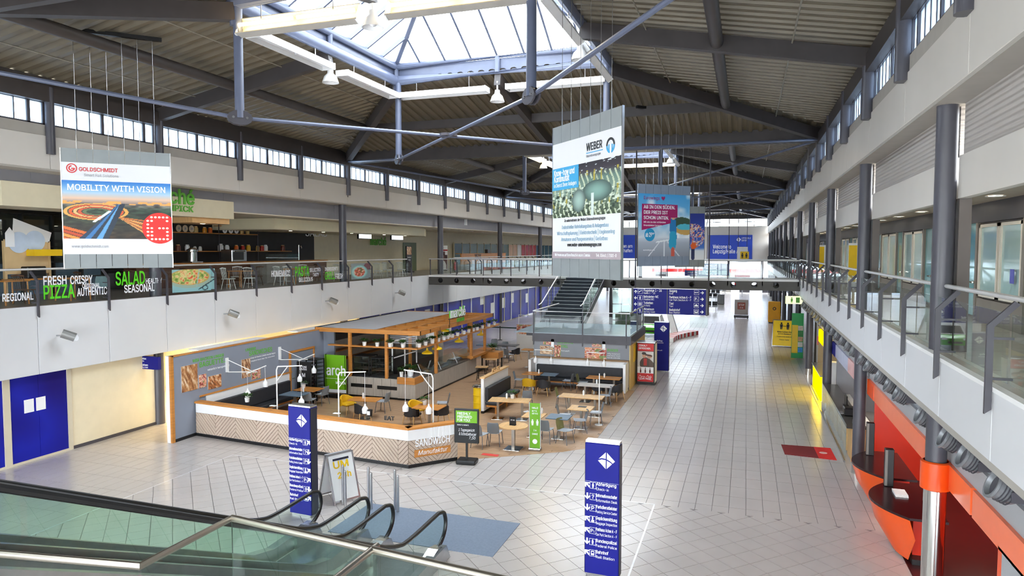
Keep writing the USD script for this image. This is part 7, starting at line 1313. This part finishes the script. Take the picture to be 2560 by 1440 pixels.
p = PZ(1802, 761, 0); t = thing('waste_bin', 'grey rectangular waste bin beside the far seats', 'bin', (p[0], p[1], 0)); part(t, 'body', cbox(-.4, .4, -.3, .3, .05, 1.1, .03), M('bin_grey', '#77797d', .4)); part(t, 'lid', box(-.42, .42, -.32, .32, 1.1, 1.16), m_dark); part(t, 'foot', box(-.35, .35, -.25, .25, 0, .05), m_black)
p = PZ(1855, 742, 0); t = thing('red_sign_stand', 'red sign stand with a white pictogram in the far concourse', 'sign', (p[0], p[1], 0)); part(t, 'panel', box(-1.0, 1.0, -.03, .03, 1.2, 3.0), m_red); part(t, 'pictogram', fr(mv(pers(1.2), 0, 1.5), (0, -.035, 0), (1, 0, 0), (0, 0, 1)), m_signw); part(t, 'pole', cyl((0, 0, 0), (0, 0, 1.3), .05, 8), m_steel)
m_cgreen = M('car_green', '#4fc414', .2, coat=.5)
p = PZ(1625, 842, 0); t = thing('show_car', 'small green and white show car behind the blue pillar', 'car', (p[0], p[1] + 1, 0), 0)
part(t, 'body', hull([(-.85, -1.5, .3), (.85, -1.5, .3), (-.85, 1.6, .3), (.85, 1.6, .3), (-.85, -1.6, .75), (.85, -1.6, .75), (-.8, 1.7, .9), (.8, 1.7, .9), (-.78, -.9, .95), (.78, -.9, .95)]), m_cgreen); part(t, 'cabin', hull([(-.78, -.95, .92), (.78, -.95, .92), (-.78, 1.4, .92), (.78, 1.4, .92), (-.62, -.3, 1.5), (.62, -.3, 1.5), (-.62, 1.0, 1.5), (.62, 1.0, 1.5)]), m_wht); part(t, 'windscreen', quad((-.66, -.88, 1.0), (.66, -.88, 1.0), (.56, -.36, 1.46), (-.56, -.36, 1.46)), m_black)
for x in (-.8, .8):
    for y in (-1.0, 1.1): part(t, 'wheel', cyl((x - .1, y, .3), (x + .1, y, .3), .3, 16), m_black, 40)
part(t, 'headlamp', [bx(x, -1.58, .65, .3, .06, .12) for x in (-.6, .6)], m_signw); part(t, 'grille', box(-.4, .4, -1.62, -1.58, .42, .55), m_black)
t = thing('yellow_post_sign', 'yellow flag sign beside the green show car', 'sign', PZ(1597, 838, 0)); part(t, 'pole', cyl((0, 0, 0), (0, 0, 2.6), .04, 8), m_steel); part(t, 'panel', box(-.3, .4, -.03, .03, 1.7, 2.6), M('flag_yellow', '#f0a818', .4))
t = thing('kiddie_ride', 'white and red striped curved ride base on the concourse behind the blue pillar', 'ride', PZ(1683, 850, 0)); cv = spline([(-.3, -1.5), (-.2, .2), (.3, 2.0), (1.1, 3.8)], 6)
for k in range(len(cv) - 1): d_ = cv[k+1] - cv[k]; part(t, 'segment', beam((*cv[k], .16), (*(cv[k] + d_*.94), .16), .9, .3), m_red if k % 2 else m_wht)
part(t, 'post', hull([(-.3, 2.0, 0), (.2, 2.0, 0), (-.3, 2.6, 0), (.2, 2.6, 0), (-.9, 2.0, 2.6), (-.6, 2.0, 2.6), (-.9, 2.6, 2.6), (-.6, 2.6, 2.6)]), m_wht); part(t, 'screen', box(.9, 2.2, 3.2, 3.25, .6, 1.4), m_glass)
p = PZ(1312, 880, 0); t = thing('food_lectern', 'white stand with a tilted food picture at the far edge of the cafe', 'stand', (p[0], p[1], 0)); part(t, 'body', box(-.55, .55, 0, .6, 0, 1.1), m_wht); part(t, 'frame', tube([(-.5, .3, 1.1), (-.5, .3, 2.3), (.5, .3, 2.3), (.5, .3, 1.1)], .03, 6), m_wht); part(t, 'print_board', box(-.55, .55, .0, .03, 1.1, 1.75), m_wht); picture(t, 'food_print', (-.53, -.003, 1.12), (1, 0, 0), (0, 0, 1), 1.06, .6, 20, 14, berries(60))
t = thing('belt_barrier', 'dark belt barrier at the far edge of the cafe', 'barrier', PZ(1250, 850, 0)); 
for x in (-2.4, 0, 1.6): part(t, 'post', lathe([(.16, 0), (.16, .03), (.03, .05), (.03, 1.0), (.001, 1.02)], 12, x, 0), m_black, 40)
part(t, 'belt', box(-2.4, 1.6, -.01, .01, .86, .94), M('belt_green', '#1d3a33', .7))
